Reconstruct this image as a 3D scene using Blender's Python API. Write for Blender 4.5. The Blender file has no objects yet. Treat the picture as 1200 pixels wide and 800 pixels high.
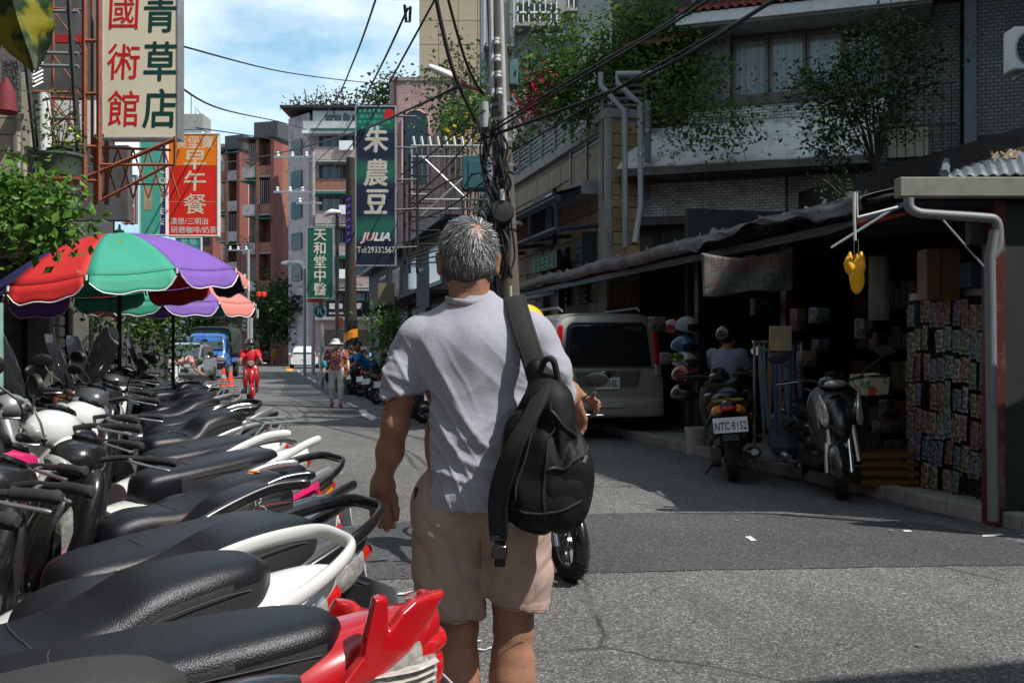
import bpy, bmesh, math, random
import numpy as np
from mathutils import Vector, Matrix, noise as mnoise
R = math.radians
PI = math.pi
rnd = random.Random(7)
SC = bpy.context.scene
COL = SC.collection

# ------------------------------------------------------------------ camera
CAM_H = 1.3
YAW = R(14.4)
cd = bpy.data.cameras.new('camera')
cam = bpy.data.objects.new('camera', cd); COL.objects.link(cam)
cam.location = (0, 0, CAM_H); cam.rotation_euler = (PI / 2, 0, -YAW)
cd.lens = 35; cd.sensor_width = 36; cd.shift_y = 10 / 1200
cd.clip_start = 0.05; cd.clip_end = 3000
SC.camera = cam

# ------------------------------------------------------------------ sky, sun, exposure
SUN_EL = R(54)
SUN_AZ = math.atan2(0.74, -0.67)                 # compass angle from +Y towards +X
W = bpy.data.worlds.new('World'); SC.world = W; W.use_nodes = True
nt = W.node_tree; nt.nodes.clear()
o_ = nt.nodes.new('ShaderNodeOutputWorld'); bg = nt.nodes.new('ShaderNodeBackground')
sky = nt.nodes.new('ShaderNodeTexSky'); sky.sky_type = 'NISHITA'; sky.sun_disc = False
sky.sun_elevation = SUN_EL; sky.sun_rotation = SUN_AZ; sky.air_density = 1.0; sky.dust_density = 0.6; sky.ozone_density = 1.6
tc = nt.nodes.new('ShaderNodeTexCoord'); mp = nt.nodes.new('ShaderNodeMapping'); mp.inputs['Scale'].default_value = (1.5, 1.5, 3.6); mp.inputs['Location'].default_value = (.35, .6, .22)
nz = nt.nodes.new('ShaderNodeTexNoise'); nz.inputs['Scale'].default_value = 2.3; nz.inputs['Detail'].default_value = 8; nz.inputs['Roughness'].default_value = .56
cr = nt.nodes.new('ShaderNodeValToRGB'); cr.color_ramp.elements[0].position = .41; cr.color_ramp.elements[1].position = .66
L = nt.links
mb_ = nt.nodes.new('ShaderNodeMixRGB'); mb_.inputs['Color2'].default_value = (6.8, 14.6, 20.5, 1)      # milky low sky over the Nishita blue
mx = nt.nodes.new('ShaderNodeMixRGB'); mx.inputs['Color2'].default_value = (18.5, 20, 21, 1)          # thin clouds
sz = nt.nodes.new('ShaderNodeSeparateXYZ'); mr_ = nt.nodes.new('ShaderNodeMapRange'); mr_.inputs['From Max'].default_value = .75; mr_.inputs['To Min'].default_value = .85; mr_.inputs['To Max'].default_value = .12
L.new(tc.outputs['Generated'], mp.inputs['Vector']); L.new(mp.outputs[0], nz.inputs['Vector']); L.new(tc.outputs['Generated'], sz.inputs[0]); L.new(sz.outputs[2], mr_.inputs['Value']); L.new(mr_.outputs[0], mb_.inputs['Fac'])
L.new(sky.outputs[0], mb_.inputs['Color1']); L.new(nz.outputs['Fac'], cr.inputs['Fac']); L.new(cr.outputs['Color'], mx.inputs['Fac'])
L.new(mb_.outputs[0], mx.inputs['Color1']); L.new(mx.outputs[0], bg.inputs['Color'])
bg.inputs['Strength'].default_value = .056
L.new(bg.outputs[0], o_.inputs['Surface'])
sd = bpy.data.lights.new('sun', 'SUN'); sd.energy = 5.0; sd.angle = R(.5); sd.color = (1, .96, .9)
sun = bpy.data.objects.new('sun', sd); COL.objects.link(sun)
S_DIR = Vector((math.cos(SUN_EL) * math.sin(SUN_AZ), math.cos(SUN_EL) * math.cos(SUN_AZ), math.sin(SUN_EL)))
sun.rotation_euler = S_DIR.to_track_quat('Z', 'Y').to_euler(); sun.location = (0, 0, 30)
vs = SC.view_settings
SC.display_settings.display_device = 'sRGB'
vs.view_transform = 'Standard'; vs.look = 'None'; vs.gamma = 1; vs.use_curve_mapping = False
vs.exposure = 0.16
SC.cycles.use_denoising = True
SC.cycles.max_bounces = 6; SC.cycles.diffuse_bounces = 3; SC.cycles.glossy_bounces = 3; SC.cycles.transmission_bounces = 4
SC.cycles.sample_clamp_indirect = 6

# ------------------------------------------------------------------ picture <-> place
FPX = 1166.7
RV = Vector((math.cos(YAW), -math.sin(YAW), 0)); FV = Vector((math.sin(YAW), math.cos(YAW), 0))
def P(px, py, d):                                 # point seen at a photo pixel, d metres along the view axis
    return RV * ((px - 600) / FPX * d) + FV * d + Vector((0, 0, CAM_H + (410 - py) / FPX * d))
def ray(px, py): return P(px, py, 1) - Vector((0, 0, CAM_H))
def G(px, py, z=0):                               # on the ground
    return P(px, py, (CAM_H - z) * FPX / (py - 410))
def onX(px, py, X):
    r = ray(px, py); t = X / r.x; return Vector((0, 0, CAM_H)) + r * t
def onY(px, py, Y):
    r = ray(px, py); t = Y / r.y; return Vector((0, 0, CAM_H)) + r * t

# ------------------------------------------------------------------ materials
MATS = {}
def _n(nt, t, **kw):
    n = nt.nodes.new(t)
    for k, v in kw.items():
        if k in n.inputs: n.inputs[k].default_value = v
        else: setattr(n, k, v)
    return n
def c4(c, k=1): return (min(1, c[0] * k), min(1, c[1] * k), min(1, c[2] * k), 1)
def mat(name, col=(.5, .5, .5), rough=.6, metal=0, var=.18, vs=5, bump=0., bs=80, coat=0, spec=.5, dirt=0, dcol=(.05, .045, .04), ds=2.0,
        trans=0, emit=0, sub=0, stretch=(1, 1, 1), bdist=.004, sheen=0, ior=1.45):
    if name in MATS: return MATS[name]
    m = bpy.data.materials.new(name); m.use_nodes = True; nt = m.node_tree; L = nt.links
    b = nt.nodes['Principled BSDF']
    b.inputs['Roughness'].default_value = rough; b.inputs['Metallic'].default_value = metal
    b.inputs['Coat Weight'].default_value = coat; b.inputs['Coat Roughness'].default_value = .08
    b.inputs['Specular IOR Level'].default_value = spec; b.inputs['Transmission Weight'].default_value = trans; b.inputs['IOR'].default_value = ior
    if sub: b.inputs['Subsurface Weight'].default_value = sub; b.inputs['Subsurface Radius'].default_value = (.012, .005, .003); b.inputs['Subsurface Scale'].default_value = 1
    if sheen: b.inputs['Sheen Weight'].default_value = sheen
    tc = _n(nt, 'ShaderNodeTexCoord'); mp = _n(nt, 'ShaderNodeMapping', Scale=stretch); L.new(tc.outputs['Object'], mp.inputs['Vector'])
    nz = _n(nt, 'ShaderNodeTexNoise', Scale=vs, Detail=5.0, Roughness=.6); L.new(mp.outputs[0], nz.inputs['Vector'])
    mr = _n(nt, 'ShaderNodeMapRange'); mr.inputs['From Min'].default_value = .3; mr.inputs['From Max'].default_value = .7; L.new(nz.outputs['Fac'], mr.inputs['Value'])
    mx = _n(nt, 'ShaderNodeMixRGB', Color1=c4(col, 1 - var), Color2=c4(col, 1 + var)); L.new(mr.outputs[0], mx.inputs['Fac'])
    out = mx
    if dirt:
        n2 = _n(nt, 'ShaderNodeTexNoise', Scale=ds, Detail=8.0, Roughness=.68); L.new(mp.outputs[0], n2.inputs['Vector'])
        m2 = _n(nt, 'ShaderNodeMapRange'); m2.inputs['From Min'].default_value = .5 - .0; m2.inputs['From Max'].default_value = .72; m2.inputs['To Max'].default_value = dirt
        L.new(n2.outputs['Fac'], m2.inputs['Value'])
        m3 = _n(nt, 'ShaderNodeMixRGB', Color2=c4(dcol)); L.new(m2.outputs[0], m3.inputs['Fac']); L.new(mx.outputs[0], m3.inputs['Color1']); out = m3
        rr = _n(nt, 'ShaderNodeMapRange'); rr.inputs['To Min'].default_value = rough; rr.inputs['To Max'].default_value = min(1, rough + .35)
        L.new(m2.outputs[0], rr.inputs['Value']); L.new(rr.outputs[0], b.inputs['Roughness'])
    L.new(out.outputs[0], b.inputs['Base Color'])
    if emit: L.new(out.outputs[0], b.inputs['Emission Color']); b.inputs['Emission Strength'].default_value = emit
    if bump:
        n4 = _n(nt, 'ShaderNodeTexNoise', Scale=bs, Detail=3.0); L.new(mp.outputs[0], n4.inputs['Vector'])
        bp = _n(nt, 'ShaderNodeBump', Strength=bump, Distance=bdist); L.new(n4.outputs['Fac'], bp.inputs['Height']); L.new(bp.outputs[0], b.inputs['Normal'])
    MATS[name] = m; return m
def tile_mat(name, col, mortar, w, h, rough=.4, var=.25, msize=.1, grime=.5, off=.5, gs=.9):
    if name in MATS: return MATS[name]
    m = bpy.data.materials.new(name); m.use_nodes = True; nt = m.node_tree; L = nt.links; b = nt.nodes['Principled BSDF']
    tc = _n(nt, 'ShaderNodeTexCoord'); sp = _n(nt, 'ShaderNodeSeparateXYZ'); L.new(tc.outputs['Object'], sp.inputs[0])
    ad = _n(nt, 'ShaderNodeMath', operation='ADD'); L.new(sp.outputs[0], ad.inputs[0]); L.new(sp.outputs[1], ad.inputs[1])
    cb = _n(nt, 'ShaderNodeCombineXYZ'); L.new(ad.outputs[0], cb.inputs[0]); L.new(sp.outputs[2], cb.inputs[1])
    br = _n(nt, 'ShaderNodeTexBrick', Color1=c4(col, 1 - var), Color2=c4(col, 1 + var), Mortar=c4(mortar), Scale=1.0)
    br.inputs['Brick Width'].default_value = w; br.inputs['Row Height'].default_value = h; br.inputs['Mortar Size'].default_value = msize * h; br.offset = off
    br.inputs['Mortar Smooth'].default_value = .1; L.new(cb.outputs[0], br.inputs['Vector'])
    n2 = _n(nt, 'ShaderNodeTexNoise', Scale=gs, Detail=8.0, Roughness=.7); L.new(tc.outputs['Object'], n2.inputs['Vector'])
    m2 = _n(nt, 'ShaderNodeMapRange'); m2.inputs['From Min'].default_value = .42; m2.inputs['From Max'].default_value = .75; m2.inputs['To Max'].default_value = grime; L.new(n2.outputs['Fac'], m2.inputs['Value'])
    m3 = _n(nt, 'ShaderNodeMixRGB', Color2=(.04, .037, .03, 1)); L.new(m2.outputs[0], m3.inputs['Fac']); L.new(br.outputs['Color'], m3.inputs['Color1'])
    L.new(m3.outputs[0], b.inputs['Base Color']); b.inputs['Roughness'].default_value = rough
    bp = _n(nt, 'ShaderNodeBump', Strength=.5, Distance=.004); bp.invert = True; L.new(br.outputs['Fac'], bp.inputs['Height']); L.new(bp.outputs[0], b.inputs['Normal'])
    MATS[name] = m; return m
def multi_mat(name, cols, scale=30, rough=.8, rnd_=1):
    if name in MATS: return MATS[name]
    m = bpy.data.materials.new(name); m.use_nodes = True; nt = m.node_tree; L = nt.links; b = nt.nodes['Principled BSDF']
    tc = _n(nt, 'ShaderNodeTexCoord'); vo = _n(nt, 'ShaderNodeTexVoronoi', Scale=scale); L.new(tc.outputs['Object'], vo.inputs['Vector'])
    sp = _n(nt, 'ShaderNodeSeparateXYZ'); L.new(vo.outputs['Color'], sp.inputs[0])
    cr = _n(nt, 'ShaderNodeValToRGB'); cr.color_ramp.interpolation = 'CONSTANT'; e = cr.color_ramp.elements
    while len(e) < len(cols): e.new(.5)
    for i, c in enumerate(cols): e[i].position = i / len(cols); e[i].color = c4(c)
    L.new(sp.outputs[0], cr.inputs['Fac']); L.new(cr.outputs['Color'], b.inputs['Base Color']); b.inputs['Roughness'].default_value = rough
    MATS[name] = m; return m
def leaf_mat(name, c1, c2, c3=None):
    if name in MATS: return MATS[name]
    m = bpy.data.materials.new(name); m.use_nodes = True; nt = m.node_tree; L = nt.links; b = nt.nodes['Principled BSDF']
    g = _n(nt, 'ShaderNodeNewGeometry'); cr = _n(nt, 'ShaderNodeValToRGB'); e = cr.color_ramp.elements
    e[0].color = c4(c1); e[1].color = c4(c2)
    if c3: x = e.new(.93); x.color = c4(c2); e[-1].color = c4(c3)
    L.new(g.outputs['Random Per Island'], cr.inputs['Fac']); L.new(cr.outputs['Color'], b.inputs['Base Color'])
    b.inputs['Roughness'].default_value = .5; b.inputs['Specular IOR Level'].default_value = .3
    tr = _n(nt, 'ShaderNodeBsdfTranslucent'); L.new(cr.outputs['Color'], tr.inputs['Color'])
    ms = _n(nt, 'ShaderNodeMixShader'); ms.inputs[0].default_value = .3
    out = nt.nodes['Material Output']; L.new(b.outputs[0], ms.inputs[1]); L.new(tr.outputs[0], ms.inputs[2]); L.new(ms.outputs[0], out.inputs['Surface'])
    MATS[name] = m; return m

# ------------------------------------------------------------------ scene objects
def tag(o, label=None, cat=None, group=None, kind=None):
    if label: o['label'] = label
    if cat: o['category'] = cat
    if group: o['group'] = group
    if kind: o['kind'] = kind
    return o
def thing(name, label, cat, loc=(0, 0, 0), rz=0, group=None):
    o = bpy.data.objects.new(name, None); COL.objects.link(o); o.empty_display_size = .1
    o.location = loc; o.rotation_euler = (0, 0, rz); return tag(o, label, cat, group)
def link(name, me, m=None, parent=None, loc=None, rot=None, scale=None):
    o = bpy.data.objects.new(name, me); COL.objects.link(o)
    if m is not None and len(me.materials) == 0: me.materials.append(m)
    elif m is not None and me.materials[0] != m:
        o.material_slots[0].link = 'OBJECT'; o.material_slots[0].material = m
    if parent: o.parent = parent
    if loc is not None: o.location = loc
    if rot is not None: o.rotation_euler = rot
    if scale is not None: o.scale = scale
    return o
def dup(root, loc=None, rz=None, label=None, parent=None):
    c = root.copy(); COL.objects.link(c)
    if parent: c.parent = parent
    for ch in list(root.children): dup(ch, parent=c)
    if loc is not None: c.location = loc
    if rz is not None: c.rotation_euler = (0, 0, rz)
    if label: c['label'] = label
    return c
def kid(t, n): return [c for c in t.children if c.name.split('.')[0] == n][0]
def rotm(rx=0, ry=0, rz=0): return (Matrix.Rotation(rz, 3, 'Z') @ Matrix.Rotation(ry, 3, 'Y') @ Matrix.Rotation(rx, 3, 'X'))
def frame(d):
    d = Vector(d).normalized(); u = Vector((0, 0, 1)) if abs(d.z) < .9 else Vector((1, 0, 0))
    x = d.cross(u).normalized(); return x, x.cross(d).normalized()
def spl(keys, n):                                  # smooth interpolation of rows
    K = np.array(keys, float); m = len(K); t = np.linspace(0, m - 1, n); i = np.minimum(t.astype(int), m - 2); f = (t - i)[:, None]
    p0 = K[np.maximum(i - 1, 0)]; p1 = K[i]; p2 = K[i + 1]; p3 = K[np.minimum(i + 2, m - 1)]
    return .5 * (2 * p1 + (p2 - p0) * f + (2 * p0 - 5 * p1 + 4 * p2 - p3) * f * f + (3 * p1 - p0 - 3 * p2 + p3) * f ** 3)
class MB:
    def __init__(s): s.v = []; s.f = []; s.mi = []; s.cur = 0
    def add(s, vs, fs):
        k = len(s.v); s.v.extend([tuple(v) for v in vs]); s.f.extend([tuple(i + k for i in f) for f in fs]); s.mi.extend([s.cur] * len(fs)); return s
    def box(s, c, sz, rot=None, ch=0):
        hx, hy, hz = sz[0] / 2, sz[1] / 2, sz[2] / 2; c = Vector(c)
        if ch:
            vs = []
            b = min(ch, hx * .9, hy * .9, hz * .9)
            for z, bb in ((-hz, b), (-hz + b, 0), (hz - b, 0), (hz, b)):
                X, Y = hx - bb, hy - bb
                for x, y in ((-X, -Y + (0 if bb else b)), (-X + (0 if bb else b), -Y), (X - (0 if bb else b), -Y), (X, -Y + (0 if bb else b)), (X, Y - (0 if bb else b)), (X - (0 if bb else b), Y), (-X + (0 if bb else b), Y), (-X, Y - (0 if bb else b))):
                    vs.append((x, y, z))
            fs = [tuple(range(7, -1, -1)), tuple(range(24, 32))]
            for r in range(3):
                for i in range(8): fs.append((r * 8 + i, r * 8 + (i + 1) % 8, r * 8 + 8 + (i + 1) % 8, r * 8 + 8 + i))
        else:
            vs = [(x, y, z) for z in (-hz, hz) for x, y in ((-hx, -hy), (hx, -hy), (hx, hy), (-hx, hy))]
            fs = [(3, 2, 1, 0), (4, 5, 6, 7), (0, 1, 5, 4), (1, 2, 6, 5), (2, 3, 7, 6), (3, 0, 4, 7)]
        if rot is not None: vs = [rot @ Vector(v) for v in vs]
        return s.add([Vector(v) + c for v in vs], fs)
    def bb(s, lo, hi, ch=0):
        return s.box([(a + b) / 2 for a, b in zip(lo, hi)], [abs(b - a) for a, b in zip(lo, hi)], ch=ch)
    def tube(s, pts, r, n=8, caps=True, r1=None):
        pts = [Vector(p) for p in pts]; m = len(pts); rs = r if isinstance(r, (list, tuple)) else [r + ((r1 if r1 is not None else r) - r) * i / max(1, m - 1) for i in range(m)]
        vs = []; px = None
        for i, p in enumerate(pts):
            d = (pts[min(i + 1, m - 1)] - pts[max(i - 1, 0)])
            if d.length < 1e-9: d = Vector((0, 0, 1))
            x, y = frame(d)
            if px is not None:
                dn = d.normalized(); x2 = px - dn * px.dot(dn)
                if x2.length > 1e-6: x = x2.normalized(); y = x.cross(dn).normalized()
            px = x
            for j in range(n):
                a = 2 * PI * j / n; vs.append(p + (x * math.cos(a) + y * math.sin(a)) * rs[i])
        fs = [(i * n + j, i * n + n + j, i * n + n + (j + 1) % n, i * n + (j + 1) % n) for i in range(m - 1) for j in range(n)]
        if caps: fs += [tuple(range(n)), tuple(range((m - 1) * n + n - 1, (m - 1) * n - 1, -1))]
        return s.add(vs, fs)
    def cyl(s, a, b, r, n=12, r1=None): return s.tube([a, b], r, n, True, r1)
    def lathe(s, prof, c=(0, 0, 0), axis='Z', n=24, rot=None, cap=True):   # prof: (r, h)
        vs = []; c = Vector(c)
        for r, h in prof:
            for j in range(n):
                a = 2 * PI * j / n; v = Vector((r * math.cos(a), r * math.sin(a), h))
                if axis == 'Y': v = Vector((v.x, v.z, -v.y))
                if axis == 'X': v = Vector((v.z, v.x, v.y))
                if rot is not None: v = rot @ v
                vs.append(v + c)
        m = len(prof)
        fs = [(i * n + j, i * n + (j + 1) % n, i * n + n + (j + 1) % n, i * n + n + j) for i in range(m - 1) for j in range(n)]
        if cap: fs += [tuple(range(n - 1, -1, -1)), tuple(range((m - 1) * n, m * n))]
        return s.add(vs, fs)
    def prism(s, poly, ext, flip=False):           # poly: 3D points (planar), ext: vector
        e = Vector(ext); p = [Vector(q) for q in poly]; n = len(p)
        return s.add(p + [q + e for q in p], [tuple(range(n)) if flip else tuple(range(n - 1, -1, -1)), tuple(range(n, 2 * n)) if not flip else tuple(range(2 * n - 1, n - 1, -1))] +
                     [(i, (i + 1) % n, n + (i + 1) % n, n + i) for i in range(n)])
    def rings(s, R_, closed=False, caps=True):
        m = len(R_); n = len(R_[0]); vs = [v for r in R_ for v in r]
        fs = [(i * n + j, i * n + (j + 1) % n, ((i + 1) % m) * n + (j + 1) % n, ((i + 1) % m) * n + j) for i in range(m - (0 if closed else 1)) for j in range(n)]
        if caps and not closed: fs += [tuple(range(n - 1, -1, -1)), tuple(range((m - 1) * n, m * n))]
        return s.add(vs, fs)
    def loft(s, keys, n=20, k=20, mirror=None):    # keys: x, y, zlo, zhi, halfwidth, exponent, topw
        rows = spl(keys, n); Rg = []
        for x, y, zl, zh, w, e, tw in rows:
            ring = []; zc = (zl + zh) / 2; hh = max(.001, (zh - zl) / 2); w = max(.001, w); e = max(1.2, e)
            for j in range(k):
                a = 2 * PI * j / k; ca, sa = math.cos(a), math.sin(a)
                cy = math.copysign(abs(ca) ** (2 / e), ca); cz = math.copysign(abs(sa) ** (2 / e), sa)
                ring.append((x, y + w * cy * (1 + (tw - 1) * (cz + 1) / 2), zc + hh * cz))
            Rg.append(ring)
        return s.rings(Rg)
    def sheet(s, grid, th=0):                      # grid of points [i][j]
        m = len(grid); n = len(grid[0]); s.add([p for r in grid for p in r], [(i * n + j, i * n + j + 1, (i + 1) * n + j + 1, (i + 1) * n + j) for i in range(m - 1) for j in range(n - 1)]); return s
    def mesh(s, name, mats=None, smooth=40, merge=False):
        me = bpy.data.meshes.new(name); me.from_pydata(s.v, [], s.f)
        if mats is not None:
            for m in (mats if isinstance(mats, (list, tuple)) else [mats]): me.materials.append(m)
            if isinstance(mats, (list, tuple)): me.polygons.foreach_set('material_index', s.mi)
        if merge:
            bm = bmesh.new(); bm.from_mesh(me); bmesh.ops.remove_doubles(bm, verts=bm.verts, dist=1e-5); bm.to_mesh(me); bm.free()
        bm = bmesh.new(); bm.from_mesh(me); bmesh.ops.recalc_face_normals(bm, faces=bm.faces); bm.to_mesh(me); bm.free()
        if smooth: me.polygons.foreach_set('use_smooth', [True] * len(me.polygons)); me.set_sharp_from_angle(angle=R(smooth))
        me.update(); return me
    def build(s, name, m, parent=None, smooth=40, loc=None, rot=None, thick=0, bev=0):
        o = link(name, s.mesh(name, m, smooth), None, parent, loc, rot)
        if thick: md = o.modifiers.new('s', 'SOLIDIFY'); md.thickness = thick; md.offset = 0
        if bev: md = o.modifiers.new('b', 'BEVEL'); md.width = bev; md.segments = 2; md.limit_method = 'ANGLE'; md.angle_limit = R(40)
        return o
MC = {}
def cached(key, fn, mats=None, smooth=40):
    if key not in MC:
        mb = fn(); MC[key] = mb.mesh(key if isinstance(key, str) else key[0], mats, smooth) if isinstance(mb, MB) else mb
    return MC[key]
def struct(o): o['kind'] = 'structure'; return o
def text(name, body, size, m, parent=None, loc=(0, 0, 0), rot=(PI / 2, 0, 0), ext=.004, off=0, align='CENTER', shear=0, xs=1, ys=1):
    c = bpy.data.curves.new(name, 'FONT'); c.body = body; c.size = size; c.extrude = ext; c.align_x = align; c.align_y = 'CENTER'; c.shear = shear
    c.resolution_u = 3; c.materials.append(m)
    q = bpy.data.objects.new(name, c); COL.objects.link(q); me = bpy.data.meshes.new_from_object(q.evaluated_get(bpy.context.evaluated_depsgraph_get())); bpy.data.objects.remove(q); bpy.data.curves.remove(c)
    if off:                                        # bolder strokes: the glyph laid over itself, each copy a hair higher
        n = len(me.vertices); co = np.empty(n * 3, np.float32); me.vertices.foreach_get('co', co); co = co.reshape(-1, 3); F = [tuple(p.vertices) for p in me.polygons]; VV, FF = [], []
        for i, (a, b) in enumerate(((0, 0), (1, 0), (-1, 0), (0, .8), (0, -.8))): VV.append(co + np.array([a * off * .8, b * off * .8, i * .0003], np.float32)); FF += [tuple(v + i * n for v in f) for f in F]
        me = bpy.data.meshes.new(name); me.from_pydata(np.concatenate(VV).tolist(), [], FF); me.materials.append(m)
    o = bpy.data.objects.new(name, me); COL.objects.link(o); o.location = loc; o.rotation_euler = rot; o.scale = (xs, ys, 1)
    if parent: o.parent = parent
    return o

# ------------------------------------------------------------------ rounded volumes: distance field + surface nets
class SDF:
    def __init__(s, lo, hi, v):
        s.lo = np.array(lo, float); s.v = v; s.n = (np.ceil((np.array(hi) - s.lo) / v).astype(int) + 1); s.g = np.full(s.n, 9., np.float32)
    def _w(s, lo, hi, pad):
        a = np.clip(((np.array(lo) - pad - s.lo) / s.v).astype(int), 0, s.n - 1); b = np.clip(((np.array(hi) + pad - s.lo) / s.v).astype(int) + 2, 1, s.n)
        sl = tuple(slice(i, j) for i, j in zip(a, b)); ax = [(np.arange(i, j) * s.v + l).astype(np.float32) for i, j, l in zip(a, b, s.lo)]
        return sl, ax[0][:, None, None], ax[1][None, :, None], ax[2][None, None, :]
    def _m(s, sl, d, k, sub=False):
        g = s.g[sl]
        if sub: s.g[sl] = np.maximum(g, -d); return
        if k <= 0: s.g[sl] = np.minimum(g, d); return
        h = np.clip(.5 + .5 * (g - d) / k, 0, 1); s.g[sl] = g + (d - g) * h - k * h * (1 - h)
    def cap(s, a, b, ra, rb=None, k=.02, sub=False):
        rb = ra if rb is None else rb; a = np.array(a, float); b = np.array(b, float); r = max(ra, rb)
        sl, x, y, z = s._w(np.minimum(a, b) - r, np.maximum(a, b) + r, k + 3 * s.v); ab = b - a; L2 = max(1e-9, float(ab @ ab))
        t = np.clip(((x - a[0]) * ab[0] + (y - a[1]) * ab[1] + (z - a[2]) * ab[2]) / L2, 0, 1)
        d = np.sqrt((x - a[0] - t * ab[0]) ** 2 + (y - a[1] - t * ab[1]) ** 2 + (z - a[2] - t * ab[2]) ** 2) - (ra + (rb - ra) * t); s._m(sl, d, k, sub); return s
    def chain(s, pts, rs, k=.02):
        for i in range(len(pts) - 1): s.cap(pts[i], pts[i + 1], rs[i], rs[i + 1], k)
        return s
    def ell(s, c, r, rot=None, k=.02, sub=False):
        c = np.array(c, float); r = np.array(r, float); m = max(r); lo, hi = (c - r, c + r) if rot is None else (c - m, c + m)
        sl, x, y, z = s._w(lo, hi, k + 3 * s.v); X, Y, Z = x - c[0], y - c[1], z - c[2]
        if rot is not None: Mt = np.array(rot.transposed()); X, Y, Z = (Mt[i, 0] * X + Mt[i, 1] * Y + Mt[i, 2] * Z for i in range(3))
        k0 = np.sqrt((X / r[0]) ** 2 + (Y / r[1]) ** 2 + (Z / r[2]) ** 2); k1 = np.sqrt((X / r[0] ** 2) ** 2 + (Y / r[1] ** 2) ** 2 + (Z / r[2] ** 2) ** 2)
        s._m(sl, k0 * (k0 - 1) / np.maximum(k1, 1e-4), k, sub); return s
    def box(s, c, h, rad=.01, rot=None, k=.01, sub=False):
        c = np.array(c, float); h = np.array(h, float); m = np.linalg.norm(h); lo, hi = (c - h, c + h) if rot is None else (c - m, c + m)
        sl, x, y, z = s._w(lo, hi, k + 3 * s.v); X, Y, Z = x - c[0], y - c[1], z - c[2]
        if rot is not None: Mt = np.array(rot.transposed()); X, Y, Z = (Mt[i, 0] * X + Mt[i, 1] * Y + Mt[i, 2] * Z for i in range(3))
        qx, qy, qz = abs(X) - h[0] + rad, abs(Y) - h[1] + rad, abs(Z) - h[2] + rad
        d = np.sqrt(np.maximum(qx, 0) ** 2 + np.maximum(qy, 0) ** 2 + np.maximum(qz, 0) ** 2) + np.minimum(np.maximum(qx, np.maximum(qy, qz)), 0) - rad
        s._m(sl, d, k, sub); return s
    def poly(s, V, y0, sl, ht, rad=.006, k=.01):     # outline in x-z, thickness along y, centre y = y0 + sl * x
        V = np.array(V, float); sla, x, y, z = s._w((V[:, 0].min() - .03, -1, V[:, 1].min() - .03), (V[:, 0].max() + .03, 1, V[:, 1].max() + .03), .02); X = x[:, 0, :] + 0 * z[0]; Z = z[0] + 0 * X; d2 = np.full(X.shape, 9.); ins = np.zeros(X.shape, bool)
        for i in range(len(V)):
            a, b = V[i - 1], V[i]; e = b - a; wx, wz = X - a[0], Z - a[1]; t = np.clip((wx * e[0] + wz * e[1]) / (e @ e), 0, 1); d2 = np.minimum(d2, np.hypot(wx - e[0] * t, wz - e[1] * t))
            ins ^= ((a[1] > Z) != (b[1] > Z)) & (X < (b[0] - a[0]) * (Z - a[1]) / (b[1] - a[1] + 1e-12) + a[0])
        d2 = np.where(ins, -d2, d2)[:, None, :] + rad; dy = np.abs(y - y0 - sl * x) - ht + rad
        s._m(sla, np.minimum(np.maximum(d2, dy), 0) + np.hypot(np.maximum(d2, 0), np.maximum(dy, 0)) - rad, k); return s
    def cut(s, p, n):                              # drop everything on the +n side of p
        p = np.array(p, float); n = np.array(Vector(n).normalized()); sl, x, y, z = s._w(s.lo, s.lo + s.n * s.v, 0)
        s.g = np.maximum(s.g, (x - p[0]) * n[0] + (y - p[1]) * n[1] + (z - p[2]) * n[2]); return s
    def mesh(s, name, m=None, disp=None, smooth=True):
        g = s.g; g[0] = g[-1] = 9; g[:, 0] = g[:, -1] = 9; g[:, :, 0] = g[:, :, -1] = 9
        ins = g < 0; n = np.array(g.shape) - 1
        c = np.zeros(n, np.uint8); off = [(i, j, k) for i in (0, 1) for j in (0, 1) for k in (0, 1)]
        for i, j, k in off: c += ins[i:i + n[0], j:j + n[1], k:k + n[2]]
        act = np.argwhere((c > 0) & (c < 8)); idx = np.full(n, -1, np.int64); idx[tuple(act.T)] = np.arange(len(act))
        acc = np.zeros((len(act), 3)); cnt = np.zeros(len(act)); ev = [(a, b) for a in off for b in off if sum(b) - sum(a) == 1 and all(y >= x for x, y in zip(a, b))]
        for a, b in ev:
            ga = g[tuple((act + a).T)]; gb = g[tuple((act + b).T)]; mk = (ga < 0) != (gb < 0); t = ga[mk] / (ga[mk] - gb[mk])
            acc[mk] += np.array(a) + t[:, None] * (np.array(b) - np.array(a)); cnt[mk] += 1
        V = (act + acc / cnt[:, None]) * s.v + s.lo; Q = []
        for ax in range(3):
            u, w = [(1, 2), (2, 0), (0, 1)][ax]; sa = [slice(None)] * 3; sb = [slice(None)] * 3; sa[ax] = slice(0, -1); sb[ax] = slice(1, None)
            A, B = ins[tuple(sa)], ins[tuple(sb)]; e = np.argwhere(A != B)
            e = e[(e[:, u] > 0) & (e[:, w] > 0) & (e[:, u] < n[u]) & (e[:, w] < n[w])]; fl = A[tuple(e.T)]
            du = np.zeros(3, int); dw = np.zeros(3, int); du[u] = 1; dw[w] = 1
            q = np.stack([idx[tuple((e - du - dw).T)], idx[tuple((e - dw).T)], idx[tuple(e.T)], idx[tuple((e - du).T)]], 1)
            q[~fl] = q[~fl][:, ::-1]; Q.append(q)
        Q = np.concatenate(Q); Q = Q[(Q >= 0).all(1)]
        me = bpy.data.meshes.new(name); me.vertices.add(len(V)); me.vertices.foreach_set('co', V.astype(np.float32).ravel())
        me.loops.add(len(Q) * 4); me.loops.foreach_set('vertex_index', Q.ravel().astype(np.int32)); me.polygons.add(len(Q))
        me.polygons.foreach_set('loop_start', np.arange(len(Q), dtype=np.int32) * 4); me.update(calc_edges=True)
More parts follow.
